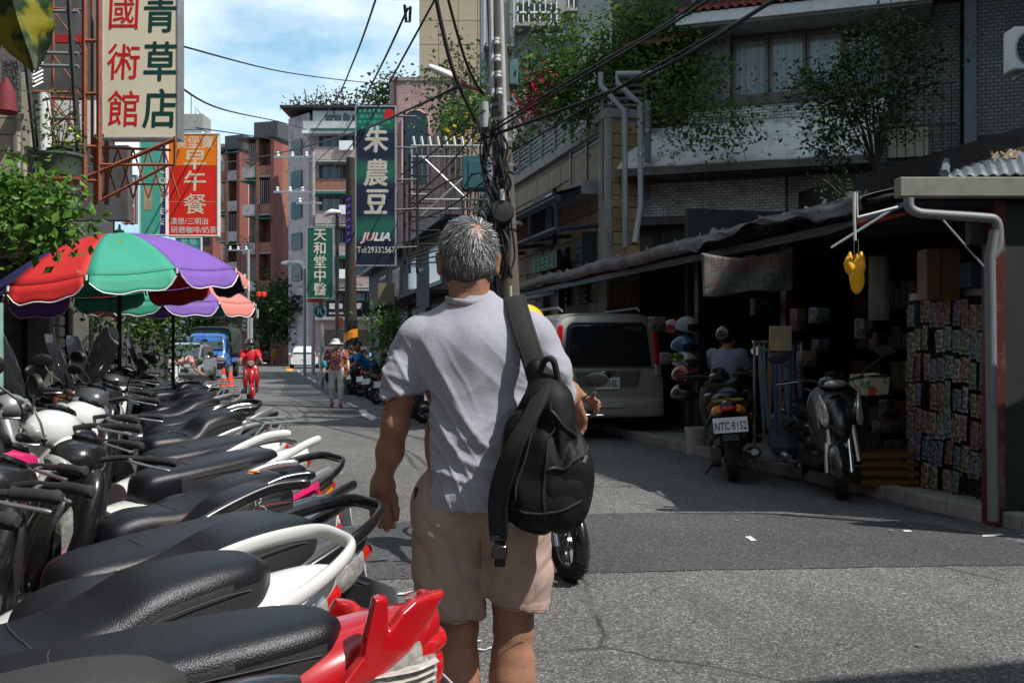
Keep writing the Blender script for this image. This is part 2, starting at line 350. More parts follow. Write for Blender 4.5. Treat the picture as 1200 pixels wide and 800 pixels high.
        if disp is not None:
            nr = np.zeros(len(V) * 3, np.float32); me.vertices.foreach_get('normal', nr); nr = nr.reshape(-1, 3)
            V = V + nr * disp(V, nr)[:, None]; me.vertices.foreach_set('co', V.astype(np.float32).ravel()); me.update()
        if smooth: me.polygons.foreach_set('use_smooth', [True] * len(Q))
        if m is not None: me.materials.append(m)
        return me
def fbm(V, sc, seed=0, oct=3):                     # cheap smooth noise on arrays: sums of warped sines
    r = np.random.RandomState(seed); out = np.zeros(len(V)); amp = 1; X = V * np.array(sc)
    for o in range(oct):
        for _ in range(4):
            d = r.normal(size=3); d /= np.linalg.norm(d); ph = r.uniform(0, 6.28)
            out += amp * np.sin(X @ d * (2 ** o) + ph + 1.3 * np.sin(X @ r.normal(size=3) * .7 * (2 ** o) + ph)) / 4
        amp *= .5
    return out
# ------------------------------------------------------------------ shared materials
BLACKP = mat('black_plastic', (.012, .012, .013), .45, bump=.15, bs=300)
GLOSSB = mat('gloss_black', (.008, .008, .009), .18, coat=.6)
RUBBER = mat('tyre_rubber', (.016, .016, .017), .8, dirt=.5, dcol=(.07, .065, .06), ds=9)
CHROME = mat('chrome', (.75, .75, .76), .12, 1, var=.03)
STEEL = mat('brushed_steel', (.42, .42, .43), .38, 1, dirt=.4, dcol=(.12, .09, .06), ds=12)
DGLASS = mat('dark_glass', (.015, .018, .02), .05, var=0, spec=.8)
WGLASS = mat('window_glass', (.05, .065, .075), .06, var=.1, spec=.8)
RUST = mat('rusty_steel', (.26, .075, .04), .75, dirt=.6, dcol=(.09, .035, .02), ds=9, bump=.3)
DARKM = mat('dark_painted_metal', (.02, .021, .023), .5, dirt=.4, dcol=(.06, .04, .03), ds=7)
GREYM = mat('grey_painted_metal', (.2, .21, .22), .5, dirt=.5, ds=5)
WHITEP = mat('white_paint', (.72, .73, .72), .4, var=.05, dirt=.35, dcol=(.3, .28, .25), ds=6)
CONC = mat('concrete', (.3, .29, .27), .85, dirt=.6, dcol=(.1, .095, .085), ds=2.2, bump=.4, bs=40)
DCONC = mat('stained_concrete', (.15, .14, .125), .9, dirt=.75, dcol=(.04, .037, .03), ds=1.6, bump=.4, bs=40)
CABLE = mat('cable_rubber', (.01, .01, .011), .6)
PVC = mat('grey_pvc', (.33, .35, .37), .45, dirt=.4, dcol=(.12, .11, .1), ds=5)
SKIN = mat('skin', (.33, .165, .104), .52, var=.2, vs=9, bump=.6, bs=180, sub=.25, bdist=.0015)
SKIN2 = mat('skin_light', (.5, .29, .19), .5, var=.08, vs=14, sub=.2)

def asphalt(name, base, agg, dark, speck, rough=.85, crack=.9):
    m = bpy.data.materials.new(name); m.use_nodes = True; nt = m.node_tree; L = nt.links; b = nt.nodes['Principled BSDF']
    tc = _n(nt, 'ShaderNodeTexCoord')
    v1 = _n(nt, 'ShaderNodeTexVoronoi', Scale=125.0); v2 = _n(nt, 'ShaderNodeTexVoronoi', Scale=70.0)
    for v in (v1, v2): L.new(tc.outputs['Object'], v.inputs['Vector'])
    s1 = _n(nt, 'ShaderNodeSeparateXYZ'); L.new(v1.outputs['Color'], s1.inputs[0])
    cr = _n(nt, 'ShaderNodeValToRGB'); e = cr.color_ramp.elements; e[0].color = c4(dark); e[1].color = c4(agg); e[0].position = .12; e[1].position = .97
    x = e.new(.35); x.color = c4(base); x = e.new(.78); x.color = c4(base, 1.25)
    L.new(s1.outputs[0], cr.inputs['Fac'])
    s2 = _n(nt, 'ShaderNodeSeparateXYZ'); L.new(v2.outputs['Color'], s2.inputs[0])
    r2 = _n(nt, 'ShaderNodeMapRange'); r2.inputs['From Min'].default_value = 1 - speck; r2.inputs['From Max'].default_value = 1; r2.inputs['To Max'].default_value = .8; L.new(s2.outputs[1], r2.inputs['Value'])
    ma = _n(nt, 'ShaderNodeMixRGB', Color2=c4(agg, 1.2)); L.new(r2.outputs[0], ma.inputs['Fac']); L.new(cr.outputs['Color'], ma.inputs['Color1'])
    n1 = _n(nt, 'ShaderNodeTexNoise', Scale=.45, Detail=7.0, Roughness=.6); L.new(tc.outputs['Object'], n1.inputs['Vector'])
    r3 = _n(nt, 'ShaderNodeMapRange'); r3.inputs['From Min'].default_value = .3; r3.inputs['From Max'].default_value = .7; r3.inputs['To Min'].default_value = .64; r3.inputs['To Max'].default_value = 1.2; L.new(n1.outputs['Fac'], r3.inputs['Value'])
    mm = _n(nt, 'ShaderNodeMixRGB', blend_type='MULTIPLY', Fac=1.0); L.new(ma.outputs[0], mm.inputs['Color1']); L.new(r3.outputs[0], mm.inputs['Color2'])
    # streaks along the traffic and hairline cracks
    mp = _n(nt, 'ShaderNodeMapping', Scale=(1.6, .12, 1)); L.new(tc.outputs['Object'], mp.inputs['Vector'])
    n2 = _n(nt, 'ShaderNodeTexNoise', Scale=1.5, Detail=5.0); L.new(mp.outputs[0], n2.inputs['Vector'])
    r4 = _n(nt, 'ShaderNodeMapRange'); r4.inputs['From Min'].default_value = .5; r4.inputs['From Max'].default_value = .75; r4.inputs['To Max'].default_value = .5; L.new(n2.outputs['Fac'], r4.inputs['Value'])
    m4 = _n(nt, 'ShaderNodeMixRGB', Color2=c4(dark, 1.3)); L.new(r4.outputs[0], m4.inputs['Fac']); L.new(mm.outputs[0], m4.inputs['Color1'])
    n3 = _n(nt, 'ShaderNodeTexNoise', Scale=1.3, Detail=6.0); L.new(tc.outputs['Object'], n3.inputs['Vector'])
    mv = _n(nt, 'ShaderNodeMixRGB', Fac=.35); L.new(tc.outputs['Object'], mv.inputs['Color1']); L.new(n3.outputs['Color'], mv.inputs['Color2'])
    v3 = _n(nt, 'ShaderNodeTexVoronoi', feature='DISTANCE_TO_EDGE', Scale=.62); L.new(mv.outputs[0], v3.inputs['Vector'])
    r5 = _n(nt, 'ShaderNodeMapRange'); r5.inputs['From Min'].default_value = .002; r5.inputs['From Max'].default_value = .007; r5.inputs['To Min'].default_value = crack; r5.inputs['To Max'].default_value = 0; L.new(v3.outputs['Distance'], r5.inputs['Value'])
    n5 = _n(nt, 'ShaderNodeTexNoise', Scale=.8, Detail=2.0); L.new(tc.outputs['Object'], n5.inputs['Vector'])
    r6 = _n(nt, 'ShaderNodeMapRange'); r6.inputs['From Min'].default_value = .48; r6.inputs['From Max'].default_value = .58; L.new(n5.outputs['Fac'], r6.inputs['Value'])
    mu = _n(nt, 'ShaderNodeMath', operation='MULTIPLY'); L.new(r5.outputs[0], mu.inputs[0]); L.new(r6.outputs[0], mu.inputs[1])
    m5 = _n(nt, 'ShaderNodeMixRGB', Color2=c4(dark, .6)); L.new(mu.outputs[0], m5.inputs['Fac']); L.new(m4.outputs[0], m5.inputs['Color1'])
    L.new(m5.outputs[0], b.inputs['Base Color']); b.inputs['Roughness'].default_value = rough
    bp = _n(nt, 'ShaderNodeBump', Strength=.6, Distance=.004); L.new(v1.outputs['Distance'], bp.inputs['Height']); L.new(bp.outputs[0], b.inputs['Normal'])
    return m
ASPH = asphalt('old_asphalt', (.1, .098, .094), (.27, .262, .245), (.04, .04, .04), .1)
ASPH2 = asphalt('patched_asphalt', (.05, .051, .055), (.13, .13, .13), (.022, .022, .025), .03, .8, .25)
ASPH3 = asphalt('worn_asphalt', (.085, .086, .087), (.24, .235, .22), (.03, .03, .031), .06, .82, .5)

# ------------------------------------------------------------------ setting
def flat(name, pts, z, m, sub=0):
    mb = MB(); mb.add([(p[0], p[1], z) for p in pts], [tuple(range(len(pts)))]); return struct(mb.build(name, m, smooth=0))
flat('ground', [(-900, -300), (900, -300), (900, 1500), (-900, 1500)], -.012, mat('ground_far', (.1, .095, .085), .9))
flat('road', [(-2.7, -6), (5.45, -6), (5.45, 22), (4.4, 40), (4.4, 150), (-9, 150), (-9, 26), (-2.7, 24)], 0, ASPH)
def rag(pts, a, n=7, seed=1):                      # ragged outline
    r = random.Random(seed); out = []
    for i, p in enumerate(pts):
        q = pts[(i + 1) % len(pts)]
        for k in range(n):
            t = k / n; w = a * min(1, (p - q).length) if 0 < k else 0
            out.append(p.lerp(q, t) + Vector((r.uniform(-w, w), r.uniform(-w, w), 0)))
    return out
pt = [G(*q) for q in ((-200, 690), (200, 690), (400, 680), (640, 673), (900, 667), (1200, 662), (1560, 662), (1560, 650), (1205, 637), (1100, 616), (1000, 604), (760, 601), (560, 606), (380, 618), (-200, 640))]
flat('asphalt_patch', rag(pt, .03), .004, ASPH2)
pt = [G(*q) for q in ((316, 436), (346, 436), (368, 449), (400, 465), (438, 487), (470, 497), (405, 488), (360, 470), (331, 463), (328, 457), (338, 448))]
flat('asphalt_patch', rag(pt, .06, seed=3), .004, ASPH2)
pt = [G(*q) for q in ((250, 491), (480, 493), (700, 497), (1000, 503), (1000, 520), (640, 504), (440, 499), (250, 497))]
flat('asphalt_patch', rag(pt, .05, seed=4), .005, ASPH3)
pt = [G(*q) for q in ((380, 618), (480, 612), (760, 603), (640, 620), (420, 636))]
# white edge dashes and the orange mark
WLINE = mat('road_line_paint', (.62, .62, .6), .7, dirt=.75, dcol=(.12, .12, .12), ds=7)
def mark(name, pts, m, z=.008): flat(name, rag([G(*q) for q in pts], .03, 4, seed=int(pts[0][0])), z, m)
for q in (((421, 480), (428, 480), (442, 490), (436, 493), (424, 487)), ((405, 472), (410, 472), (421, 477), (414, 477)), ((373, 449), (377, 449), (379, 452), (374, 452)),
          ((366, 445), (369, 445), (372, 448), (368, 448)), ((360, 441.5), (363, 441.5), (366, 444), (362, 444)), ((353, 437), (356, 437), (359, 440), (355, 440)), ((348, 434), (350, 434), (353, 436), (350, 436)),
          ((441, 489), (447, 490), (470, 499), (463, 500))):
    mark('road_marking', q, WLINE)
mark('road_marking', ((334, 430), (341, 430), (344, 435), (337, 435)), mat('orange_road_paint', (.6, .28, .05), .7, dirt=.5, ds=6))
for q in (((873, 630), (879, 629), (887, 634), (881, 635)), ((1058, 622), (1066, 622), (1069, 624), (1060, 624)), ((1150, 628), (1172, 626), (1176, 628), (1152, 630))):
    mark('road_marking', q, WLINE, .009)
mark('road_marking', ((1018, 577), (1026, 576), (1080, 592), (1150, 602), (1145, 605), (1078, 595)), mat('red_road_paint', (.4, .11, .06), .7, dirt=.6, ds=5), .009)
# pavements
def slab(name, lo, hi, m, bev=.02):
    return struct(MB().bb(lo, hi).build(name, m, smooth=0, bev=bev))
slab('pavement', (5.45, -6, -.1), (12, 24, .1), CONC)
slab('pavement', (4.4, 24, -.1), (12, 150, .11), DCONC)
slab('pavement', (-12, -6, -.1), (-2.7, 24, .12), CONC)
for k in range(24):
    mb = MB().bb((5.3, 5.2 + k * .8, -.05), (5.46, 5.99 + k * .8, .115)); struct(mb.build('kerb_stone', CONC, smooth=0, bev=.012))

# worn chalky scuffs and oil on the road, each its own thin stain
for i, (px, py, w_, h_) in enumerate(((510, 700, .5, .03), (520, 745, .35, .02), (480, 760, .3, .025))):
    c = G(px, py); r_ = random.Random(i)
    for k in range(7):
        q = c + Vector((r_.uniform(-.3, .3), r_.uniform(-.25, .25), 0)); a = r_.uniform(-.3, .3); u = Vector((math.cos(a), math.sin(a), 0)) * r_.uniform(.03, .14); v = Vector((-u.y, u.x, 0)) * .07; flat('chalk_scuff', rag([q - u, q - v, q + u, q + v], .3, 3, seed=k), .009, WLINE)
# the street goes on behind the camera
def offblock(name, label, lo, hi, m):
    t = MB().bb(lo, hi).build(name, m, smooth=0); tag(t, label, 'building')
    for k in range(int((hi[1] - lo[1]) / 3)):
        for z in np.arange(3.6, hi[2] - 1.5, 3): x = hi[0] if hi[0] < 0 else lo[0]; MB().bb((x - .05, lo[1] + .7 + k * 3, z), (x + .05, lo[1] + 2.3 + k * 3, z + 1.5)).build('window', WGLASS, t, smooth=0)
offblock('corner_building', 'building behind the viewer on the right side of the street', (6.0, -30, .1), (16, -.1, 7.4), CONC); offblock('terrace_building', 'building behind the viewer on the left side of the street', (-14, -30, .12), (-3.4, 2.6, 12), DCONC)
offblock('shade_tower', 'tall building on the right beyond the frame', (12.6, 1, .1), (22, 13, 17), CONC); offblock('end_building', 'building closing the street far behind the viewer', (-14, -45, .0), (16, -34, 16), CONC)  # the tower is unseen, added to throw shade on the tiled house
mb = MB(); r_ = random.Random(33)
for k in range(150):
    x = r_.choice([r_.uniform(4.6, 5.3), r_.uniform(.2, .9), r_.uniform(-2.6, 5.2)]); y = r_.uniform(1.5, 14); z = .012; a = r_.uniform(0, 6.3); u = Vector((math.cos(a), math.sin(a), r_.uniform(0, .3))) * r_.uniform(.008, .03); v = Vector((-math.sin(a), math.cos(a), r_.uniform(0, .3))) * r_.uniform(.006, .018); c = Vector((x, y, z)); mb.add([c - u, c - v, c + u, c + v], [(0, 1, 2, 3)])
t = mb.build('litter', multi_mat('litter_bits', [(.3, .26, .18), (.12, .09, .05), (.5, .5, .47), (.08, .07, .05), (.2, .2, .1)], 9), smooth=0); tag(t, 'scattered dry leaf and paper bits on the road', 'litter', kind='stuff')
# ------------------------------------------------------------------ scooters: +x forward, y left, z up
def paint(n, c, r=.25, m=0, coat=.7): return mat('paint_' + n, c, r, m, var=.06, vs=2, coat=coat, dirt=.12, dcol=(.12, .11, .1), ds=8)
PAINT = {'black': paint('black', (.009, .009, .01)), 'white': paint('white', (.62, .62, .6)), 'red': paint('red', (.4, .004, .008), .2), 'blue': paint('blue', (.012, .02, .07)),
         'silver': paint('silver', (.36, .37, .37), .3, .6), 'pink': paint('pink', (.5, .012, .11)), 'grey': paint('grey', (.08, .085, .09), .3, .4), 'navy': paint('navy', (.008, .01, .02)), 'cyan': paint('cyan', (.02, .16, .3)), 'brown': paint('brown', (.09, .035, .02))}
SEATM = mat('seat_vinyl', (.006, .0065, .0095), .36, var=.15, vs=9, bump=1, bs=300, spec=.5, bdist=.0012, dirt=.18, dcol=(.022, .022, .024), ds=7)
SEATM2 = mat('seat_vinyl_side', (.02, .02, .021), .6, bump=.9, bs=300, bdist=.0018)
SEATM3 = mat('worn_seat_vinyl', (.035, .034, .032), .65, bump=.6, bs=350, dirt=.4, dcol=(.07, .065, .06), ds=5)
THREAD = mat('seat_stitching', (.045, .045, .048), .8)
REDPIPE = mat('red_piping', (.4, .02, .02), .5)
REDLENS = mat('red_lens', (.45, .01, .01), .12, coat=.6, var=.3, vs=40)
CLEARLENS = mat('clear_lens', (.55, .54, .5), .08, .6, var=.35, vs=50, coat=.8)
AMBER = mat('amber_lens', (.65, .2, .02), .12, coat=.5)
PLATE = mat('plate_white', (.72, .74, .76), .4, dirt=.15, ds=20)
PLATETXT = mat('plate_ink', (.01, .01, .015), .5)
MIRG = mat('mirror_glass', (.8, .85, .85), .03, 1, var=0)

def wheel_mesh(r=.235, w=.055):
    t = MB().lathe([(r - .085, -w * .55), (r - .05, -w * .9), (r - .02, -w * .8), (r - .003, -w * .35), (r, 0), (r - .003, w * .35), (r - .02, w * .8), (r - .05, w * .9), (r - .085, w * .55)], axis='Y', n=32, cap=False)
    for k in range(30):                            # tread blocks
        a = 2 * PI * k / 30; q = Matrix.Rotation(-a, 3, 'Y'); t.box(q @ Vector((r - .002, w * .42 * (1 if k % 2 else -1), 0)), (.006, w * .5, .018), q)
    ri = MB().lathe([(r - .075, -w * .5), (r - .085, -w * .6), (r - .095, -w * .4), (r - .095, w * .4), (r - .085, w * .6), (r - .075, w * .5)], axis='Y', n=32, cap=False)
    ri.lathe([(.045, -.035), (.045, .035)], axis='Y', n=16); ri.lathe([(.015, -.06), (.015, .06)], axis='Y', n=10)
    for k in range(5):
        a = 2 * PI * k / 5; q = Matrix.Rotation(-a, 3, 'Y'); ri.box(q @ Vector(((r - .05) / 2, 0, 0)), (r - .1, .022, .03), q)
    return t, ri
def vloft(mb, keys, n=16, k=20):                   # rings stacked in z: z, xc, xh, yh, exponent
    Rg = []
    for z, xc, xh, yh, e in spl(keys, n):
        ring = []
        for j in range(k):
            a = 2 * PI * j / k; ca, sa = math.cos(a), math.sin(a)
            ring.append((xc + xh * math.copysign(abs(ca) ** (2 / e), ca), yh * math.copysign(abs(sa) ** (2 / e), sa), z))
        Rg.append(ring)
    return mb.rings(Rg)
def flatbar(mb, pts, w, t, n=10):                  # oval bar along points: w across horizontally, t vertically
    P_ = [Vector(p) for p in spl([tuple(p) for p in pts], n * (len(pts) - 1))]; Rg = []
    for i, p in enumerate(P_):
        d = (P_[min(i + 1, len(P_) - 1)] - P_[max(i - 1, 0)]).normalized(); s = d.cross(Vector((0, 0, 1))).normalized(); u = s.cross(d)
        f = .55 if i in (0, len(P_) - 1) else .9 if i in (1, len(P_) - 2) else 1
        Rg.append([p + s * (w * f * math.cos(a)) + u * (t * f * math.sin(a)) for a in [2 * PI * j / 12 for j in range(12)]])
    return mb.rings(Rg)
SEATK = {'step': [(.17, 0, .62, .67, .05, 2.2, .8), (.13, 0, .585, .725, .11, 2.6, .8), (.02, 0, .585, .755, .14, 3, .8), (-.16, 0, .6, .755, .155, 3, .84), (-.3, 0, .63, .785, .155, 3, .82), (-.42, 0, .66, .83, .15, 3, .8), (-.58, 0, .69, .85, .13, 2.8, .8), (-.7, 0, .72, .845, .095, 2.5, .8), (-.76, 0, .75, .82, .035, 2.2, .8)],
         'flat': [(.15, 0, .62, .68, .06, 2.4, .8), (.1, 0, .6, .74, .12, 3, .85), (-.1, 0, .61, .765, .15, 3.4, .88), (-.35, 0, .63, .785, .15, 3.4, .88), (-.55, 0, .66, .8, .135, 3, .85), (-.68, 0, .69, .8, .1, 2.6, .8), (-.73, 0, .72, .78, .04, 2.2, .8)],
         'hump': [(.17, 0, .62, .67, .05, 2.2, .8), (.12, 0, .59, .725, .11, 2.6, .75), (-.05, 0, .6, .745, .15, 2.8, .75), (-.2, 0, .63, .75, .15, 2.8, .75), (-.32, 0, .66, .83, .14, 2.6, .7), (-.48, 0, .7, .86, .125, 2.5, .7), (-.64, 0, .73, .855, .09, 2.3, .7), (-.7, 0, .77, .83, .03, 2.2, .7)]}
for _k in SEATK: SEATK[_k] = [(-.76 + (q[0] + .76) * .86,) + (q[1], q[2], q[3], q[4] * .86, q[5] + .7, min(.93, q[6] + .06)) for q in SEATK[_k]]
def seat_z(kind, x):
    K = SEATK[kind]; xs = [-k[0] for k in K]; return np.interp(-x, xs, [k[3] for k in K]), np.interp(-x, xs, [k[4] for k in K])
def seat_mesh(kind):                               # grained vinyl top, rougher side panels towards the pillion
    k = 'seat_' + kind
    if k not in MC:
        me = MC[k] = MB().loft(SEATK[kind], 56, 40).mesh(k, [SEATM, SEATM2], 60)
        for p in me.polygons:
            x, y, z = p.center; zt, w = seat_z(kind, x)
            p.material_index = 1 if x < -.14 and z < zt - .035 - .03 * max(0, (-.4 - x)) and abs(y) > w * .5 else 0
    return MC[k]
def make_scooter(label, body='black', seat='step', rail='loop', railc='silver', seatm=None, pipe=None, shield=False, plate=None, mirrors='oval', round_light=False, group=None, cat='scooter', panel='black', stand=True):
    t = thing('parked_scooter' if stand else 'motor_scooter', label, cat, group=group); bm_ = PAINT[body]; pm = PAINT[panel]
    for k, x in enumerate((.64, -.62)):
        tk = cached('tyre', lambda: wheel_mesh()[0], RUBBER); rk = cached('rim', lambda: wheel_mesh()[1], mat('rim_grey', (.25, .25, .26), .4, .8))
        w = link('wheel', tk, None, t, (x, 0, .236)); link('rim', rk, None, w)
    o = link('seat', seat_mesh(seat), seatm or SEATM, t)
    def seams():
        mb = MB()
        for s in (-1, 1):                          # seam along the flank, rising towards the pillion
            pts = []
            for x in np.linspace(-.2, -.68, 14):
                z, w = seat_z(seat, x); pts.append((x, s * (w * .985), z - .045 - .03 * max(0, (-.35 - x))))
            mb.tube(pts, .0016, 5)
        z, w = seat_z(seat, -.22)
        pts = [(-.22 - .02 * abs(math.cos(a)), w * 1.0 * math.copysign(abs(math.cos(a)) ** (2 / 3), math.cos(a)) * (1 - .09 * math.sin(a)), z - .074 + .076 * abs(math.sin(a)) ** (2 / 3)) for a in np.linspace(0, PI, 22)]
        mb.tube(pts, .0014, 5); return mb
    link('seam', cached('seam_' + seat, seams, THREAD), pipe or THREAD, o)
    def ribs():
        mb = MB()
        for k in range(5):
            x = -.02 - k * .045; z, w = seat_z(seat, x); q = [(x - .03 * abs(y) / w, y, z - .0015 - .02 * (abs(y) / w) ** 3) for y in np.linspace(-w * .6, w * .6, 9)]; mb.tube(q, .0035, 6)
        return mb
    if pipe or seat == 'hump': link('seat_rib', cached('ribs_' + seat, ribs, SEATM), SEATM, o)
    # bodywork
    link('rear_cowl', cached('rear_cowl', lambda: MB().loft([(.15, 0, .36, .6, .1, 3, .9), (.05, 0, .33, .62, .15, 3.5, .9), (-.2, 0, .34, .64, .165, 3.2, .9), (-.45, 0, .42, .7, .165, 3, .85), (-.68, 0, .55, .76, .14, 2.6, .8), (-.86, 0, .66, .79, .085, 2.3, .7), (-.94, 0, .72, .785, .03, 2.1, .7)], 26, 24), bm_, 50), bm_, t)
    def trim():
        mb = MB()
        for s in (-1, 1): flatbar(mb, [(.1, s * .16, .5), (-.2, s * .172, .5), (-.5, s * .168, .56), (-.78, s * .115, .67)], .006, .022, 8)
        return mb
    link('side_trim', cached('side_trim', trim, BLACKP), BLACKP, t)
    link('undercarriage', cached('undercarriage', lambda: MB().loft([(.3, 0, .2, .32, .1, 4, 1), (0, 0, .18, .4, .12, 4, 1), (-.3, 0, .2, .42, .11, 4, 1), (-.5, 0, .3, .45, .08, 3, 1)], 12, 16).box((-.42, .11, .25), (.5, .07, .15), ch=.03).cyl((-.62, .08, .236), (-.62, .155, .236), .09, 18).cyl((-.2, .08, .24), (-.2, .155, .24), .075, 18), mat('engine_grey', (.06, .06, .062), .55, .3, dirt=.5)), None, t)
    link('exhaust', cached('exhaust', lambda: MB().tube(spl([(-.25, -.12, .22), (-.4, -.14, .2), (-.5, -.16, .24)], 10), .02, 8).lathe([(.03, 0), (.055, .03), (.06, .2), (.055, .36), (.03, .4), (.02, .4)], (-.42, -.17, .235), n=16, rot=rotm(0, -PI / 2 + .12, 0)), STEEL), None, t)
    link('floorboard', cached('floorboard', lambda: MB().loft([(.52, 0, .27, .34, .1, 4, 1), (.42, 0, .25, .33, .16, 5, 1), (.2, 0, .25, .33, .165, 5, 1), (.06, 0, .25, .34, .15, 5, 1)], 10, 20), BLACKP), None, t)
    apk = [(.28, .47, .1, .1, 2.6), (.4, .49, .075, .165, 3), (.6, .475, .06, .2, 3), (.78, .43, .055, .195, 2.8), (.9, .39, .05, .15, 2.6), (.95, .37, .03, .08, 2.4)]
    link('leg_shield', cached('leg_shield', lambda: vloft(MB(), apk, 22, 26), bm_, 50), bm_, t)
    def inner():
        return vloft(MB(), [(.34, .41, .03, .13, 3), (.6, .4, .035, .165, 3), (.84, .365, .04, .14, 3), (.9, .35, .02, .1, 3)], 10, 18)
    link('inner_panel', cached('inner_panel', inner, BLACKP), pm if panel != 'black' else BLACKP, t)
    def nose():
        mb = MB(); vloft(mb, [(.45, .575, .01, .02, 2.2), (.55, .57, .04, .06, 2.2), (.68, .52, .06, .09, 2.2), (.8, .47, .05, .07, 2.2), (.86, .44, .02, .03, 2)], 12, 16); return mb
    link('nose_panel', cached('nose_panel', nose, pm), pm, t)
    def fend():
        mb = MB(); g = []
        for a in np.linspace(R(-20), R(165), 18):
            row = []
            for b in np.linspace(-1, 1, 9):
                rr = .262 - .05 * abs(b) ** 2.5; row.append((.64 + rr * math.cos(a), b * .06, .236 + rr * math.sin(a)))
            g.append(row)
        return mb.sheet(g)
    o = link('front_fender', cached('front_fender', fend, bm_, 60), bm_, t)
    def fork():
        mb = MB()
        for s in (-1, 1): mb.cyl((.64, s * .075, .236), (.5, s * .07, .62), .019, 10); mb.cyl((.645, s * .075, .22), (.6, s * .073, .36), .026, 10)
        return mb
    link('front_fork', cached('front_fork', fork, CHROME), None, t)
    # handlebar group
    hb = link('handlebar_cover', cached('handlebar_cover', lambda: MB().loft([(.5, 0, .92, .98, .03, 2.4, .8), (.46, 0, .9, 1.02, .09, 2.5, .8), (.4, 0, .9, 1.04, .12, 2.5, .7), (.33, 0, .91, 1.03, .1, 2.5, .7), (.27, 0, .94, 1.0, .05, 2.3, .7)], 16, 20), bm_, 50), bm_, t)
    link('instrument_panel', cached('instrument_panel', lambda: MB().lathe([(.055, -.012), (.06, 0), (.052, .012), (.05, .008)], (.34, 0, 1.03), n=20, rot=rotm(0, -.45, 0)), GLOSSB), None, hb)
    def bar():
        mb = MB()
        for s in (-1, 1): mb.tube([(.38, s * .07, .965), (.35, s * .16, .985), (.31, s * .25, .985), (.29, s * .36, .975)], .011, 8)
        return mb
    link('handlebar', cached('handlebar', bar, DARKM), None, t)
    for s in (-1, 1):
        def grip(s=s): return MB().lathe([(.014, 0), (.018, .004), (.0165, .02), (.0165, .1), (.018, .105), (.019, .115), (.012, .125)], (.31, s * .245, .985), n=14, rot=rotm(s * -PI / 2, 0, s * .16))
        link('grip', cached('grip%d' % s, grip, RUBBER), None, t)
        def lever(s=s): return flatbar(MB(), [(.345, s * .2, .985), (.385, s * .24, .985), (.375, s * .33, .975), (.365, s * .39, .97)], .008, .005, 6)
        link('brake_lever', cached('lever%d' % s, lever, STEEL), None, t)
        if mirrors:
            def stem_(s=s):
                return MB().tube(spl([(.35, s * .19, .99), (.36, s * .22, 1.06), (.37, s * .3, 1.12), (.36, s * .34, 1.17)], 12), .006, 6).cyl((.35, s * .19, .985), (.35, s * .19, 1.01), .014, 8)
            st = link('mirror', cached('stem%d' % s, stem_, BLACKP), CHROME if mirrors == 'round' else BLACKP, t)
            a = (.055, .055) if mirrors == 'round' else (.075, .05)
            q = rotm(0, .1, s * -.18)
            def hous(s=s, a=a):
                mb = MB(); R0 = []
                for x, f in ((.012, .3), (.012, .6), (.006, .9), (-.006, 1), (-.014, 1), (-.014, .94), (-.010, .92)):
                    R0.append([q @ Vector((x, a[0] * f * math.cos(u), a[1] * f * math.sin(u))) + Vector((.36, s * .36, 1.2)) for u in [2 * PI * j / 24 for j in range(24)]])
                return mb.rings(R0)
            link('mirror_housing', cached('mhous%d%s' % (s, mirrors), hous, BLACKP), None, st)
            def gl(s=s, a=a):
                mb = MB(); mb.add([q @ Vector((-.012, a[0] * .93 * math.cos(u), a[1] * .93 * math.sin(u))) + Vector((.36, s * .36, 1.2)) for u in [2 * PI * j / 24 for j in range(24)]], [tuple(range(24))]); return mb
            link('mirror_glass', cached('mgl%d%s' % (s, mirrors), gl, MIRG), None, st)
        def sig(s=s): return MB().loft([(.5, s * .12, .62, .68, .01, 2.2, 1), (.53, s * .12, .56, .76, .035, 2.2, .7), (.49, s * .13, .6, .82, .03, 2.2, .7)], 8, 12)
        link('turn_signal', cached('sig%d' % s, sig, CLEARLENS), None, t)
        def rsig(s=s): return MB().loft([(-.7, s * .13, .64, .68, .01, 2.2, 1), (-.8, s * .105, .64, .72, .025, 2.5, 1), (-.88, s * .07, .67, .74, .02, 2.2, 1)], 8, 12)
        link('turn_signal', cached('rsig%d' % s, rsig, CLEARLENS), AMBER if body in ('black', 'navy') else CLEARLENS, t)
    if round_light:
        link('headlight', cached('headlight_r', lambda: MB().lathe([(.03, -.03), (.065, 0), (.07, .03), (.06, .045), (.02, .05)], (.47, 0, .97), n=20, rot=rotm(0, PI / 2, 0)), CLEARLENS), None, t)
    else:
        link('headlight', cached('headlight_o', lambda: MB().loft([(.44, 0, .92, .97, .08, 2.2, 1), (.49, 0, .92, .99, .07, 2.4, 1), (.515, 0, .94, .975, .035, 2.2, 1)], 8, 16), CLEARLENS), None, t)
    link('tail_light', cached('tail_light', lambda: MB().loft([(-.8, 0, .66, .735, .08, 2.6, 1), (-.9, 0, .67, .74, .06, 2.5, 1), (-.955, 0, .7, .735, .03, 2.2, 1)], 8, 16), REDLENS), None, t)
    def mud(): return MB().prism([(-.8, -.06, .66), (-.92, -.06, .62), (-1.0, -.055, .42), (-.97, -.055, .40), (-.86, -.06, .58)], (0, .12, 0)).box((-.93, 0, .6), (.02, .1, .05))
    link('rear_mudguard', cached('mudguard', mud, BLACKP), None, t)
    pl = link('licence_plate', cached('plate', lambda: MB().box((0, 0, 0), (.006, .26, .14), ch=.003).box((-.005, .05, .045), (.006, .012, .012)).box((-.005, -.05, .045), (.006, .012, .012)), PLATE), None, t, (-.985, 0, .56), (0, R(14), 0))
    if plate: text('plate_lettering', plate, .105, PLATETXT, pl, (-.0055, 0, -.012), (PI / 2, 0, -PI / 2), .001, .0012, xs=.53)
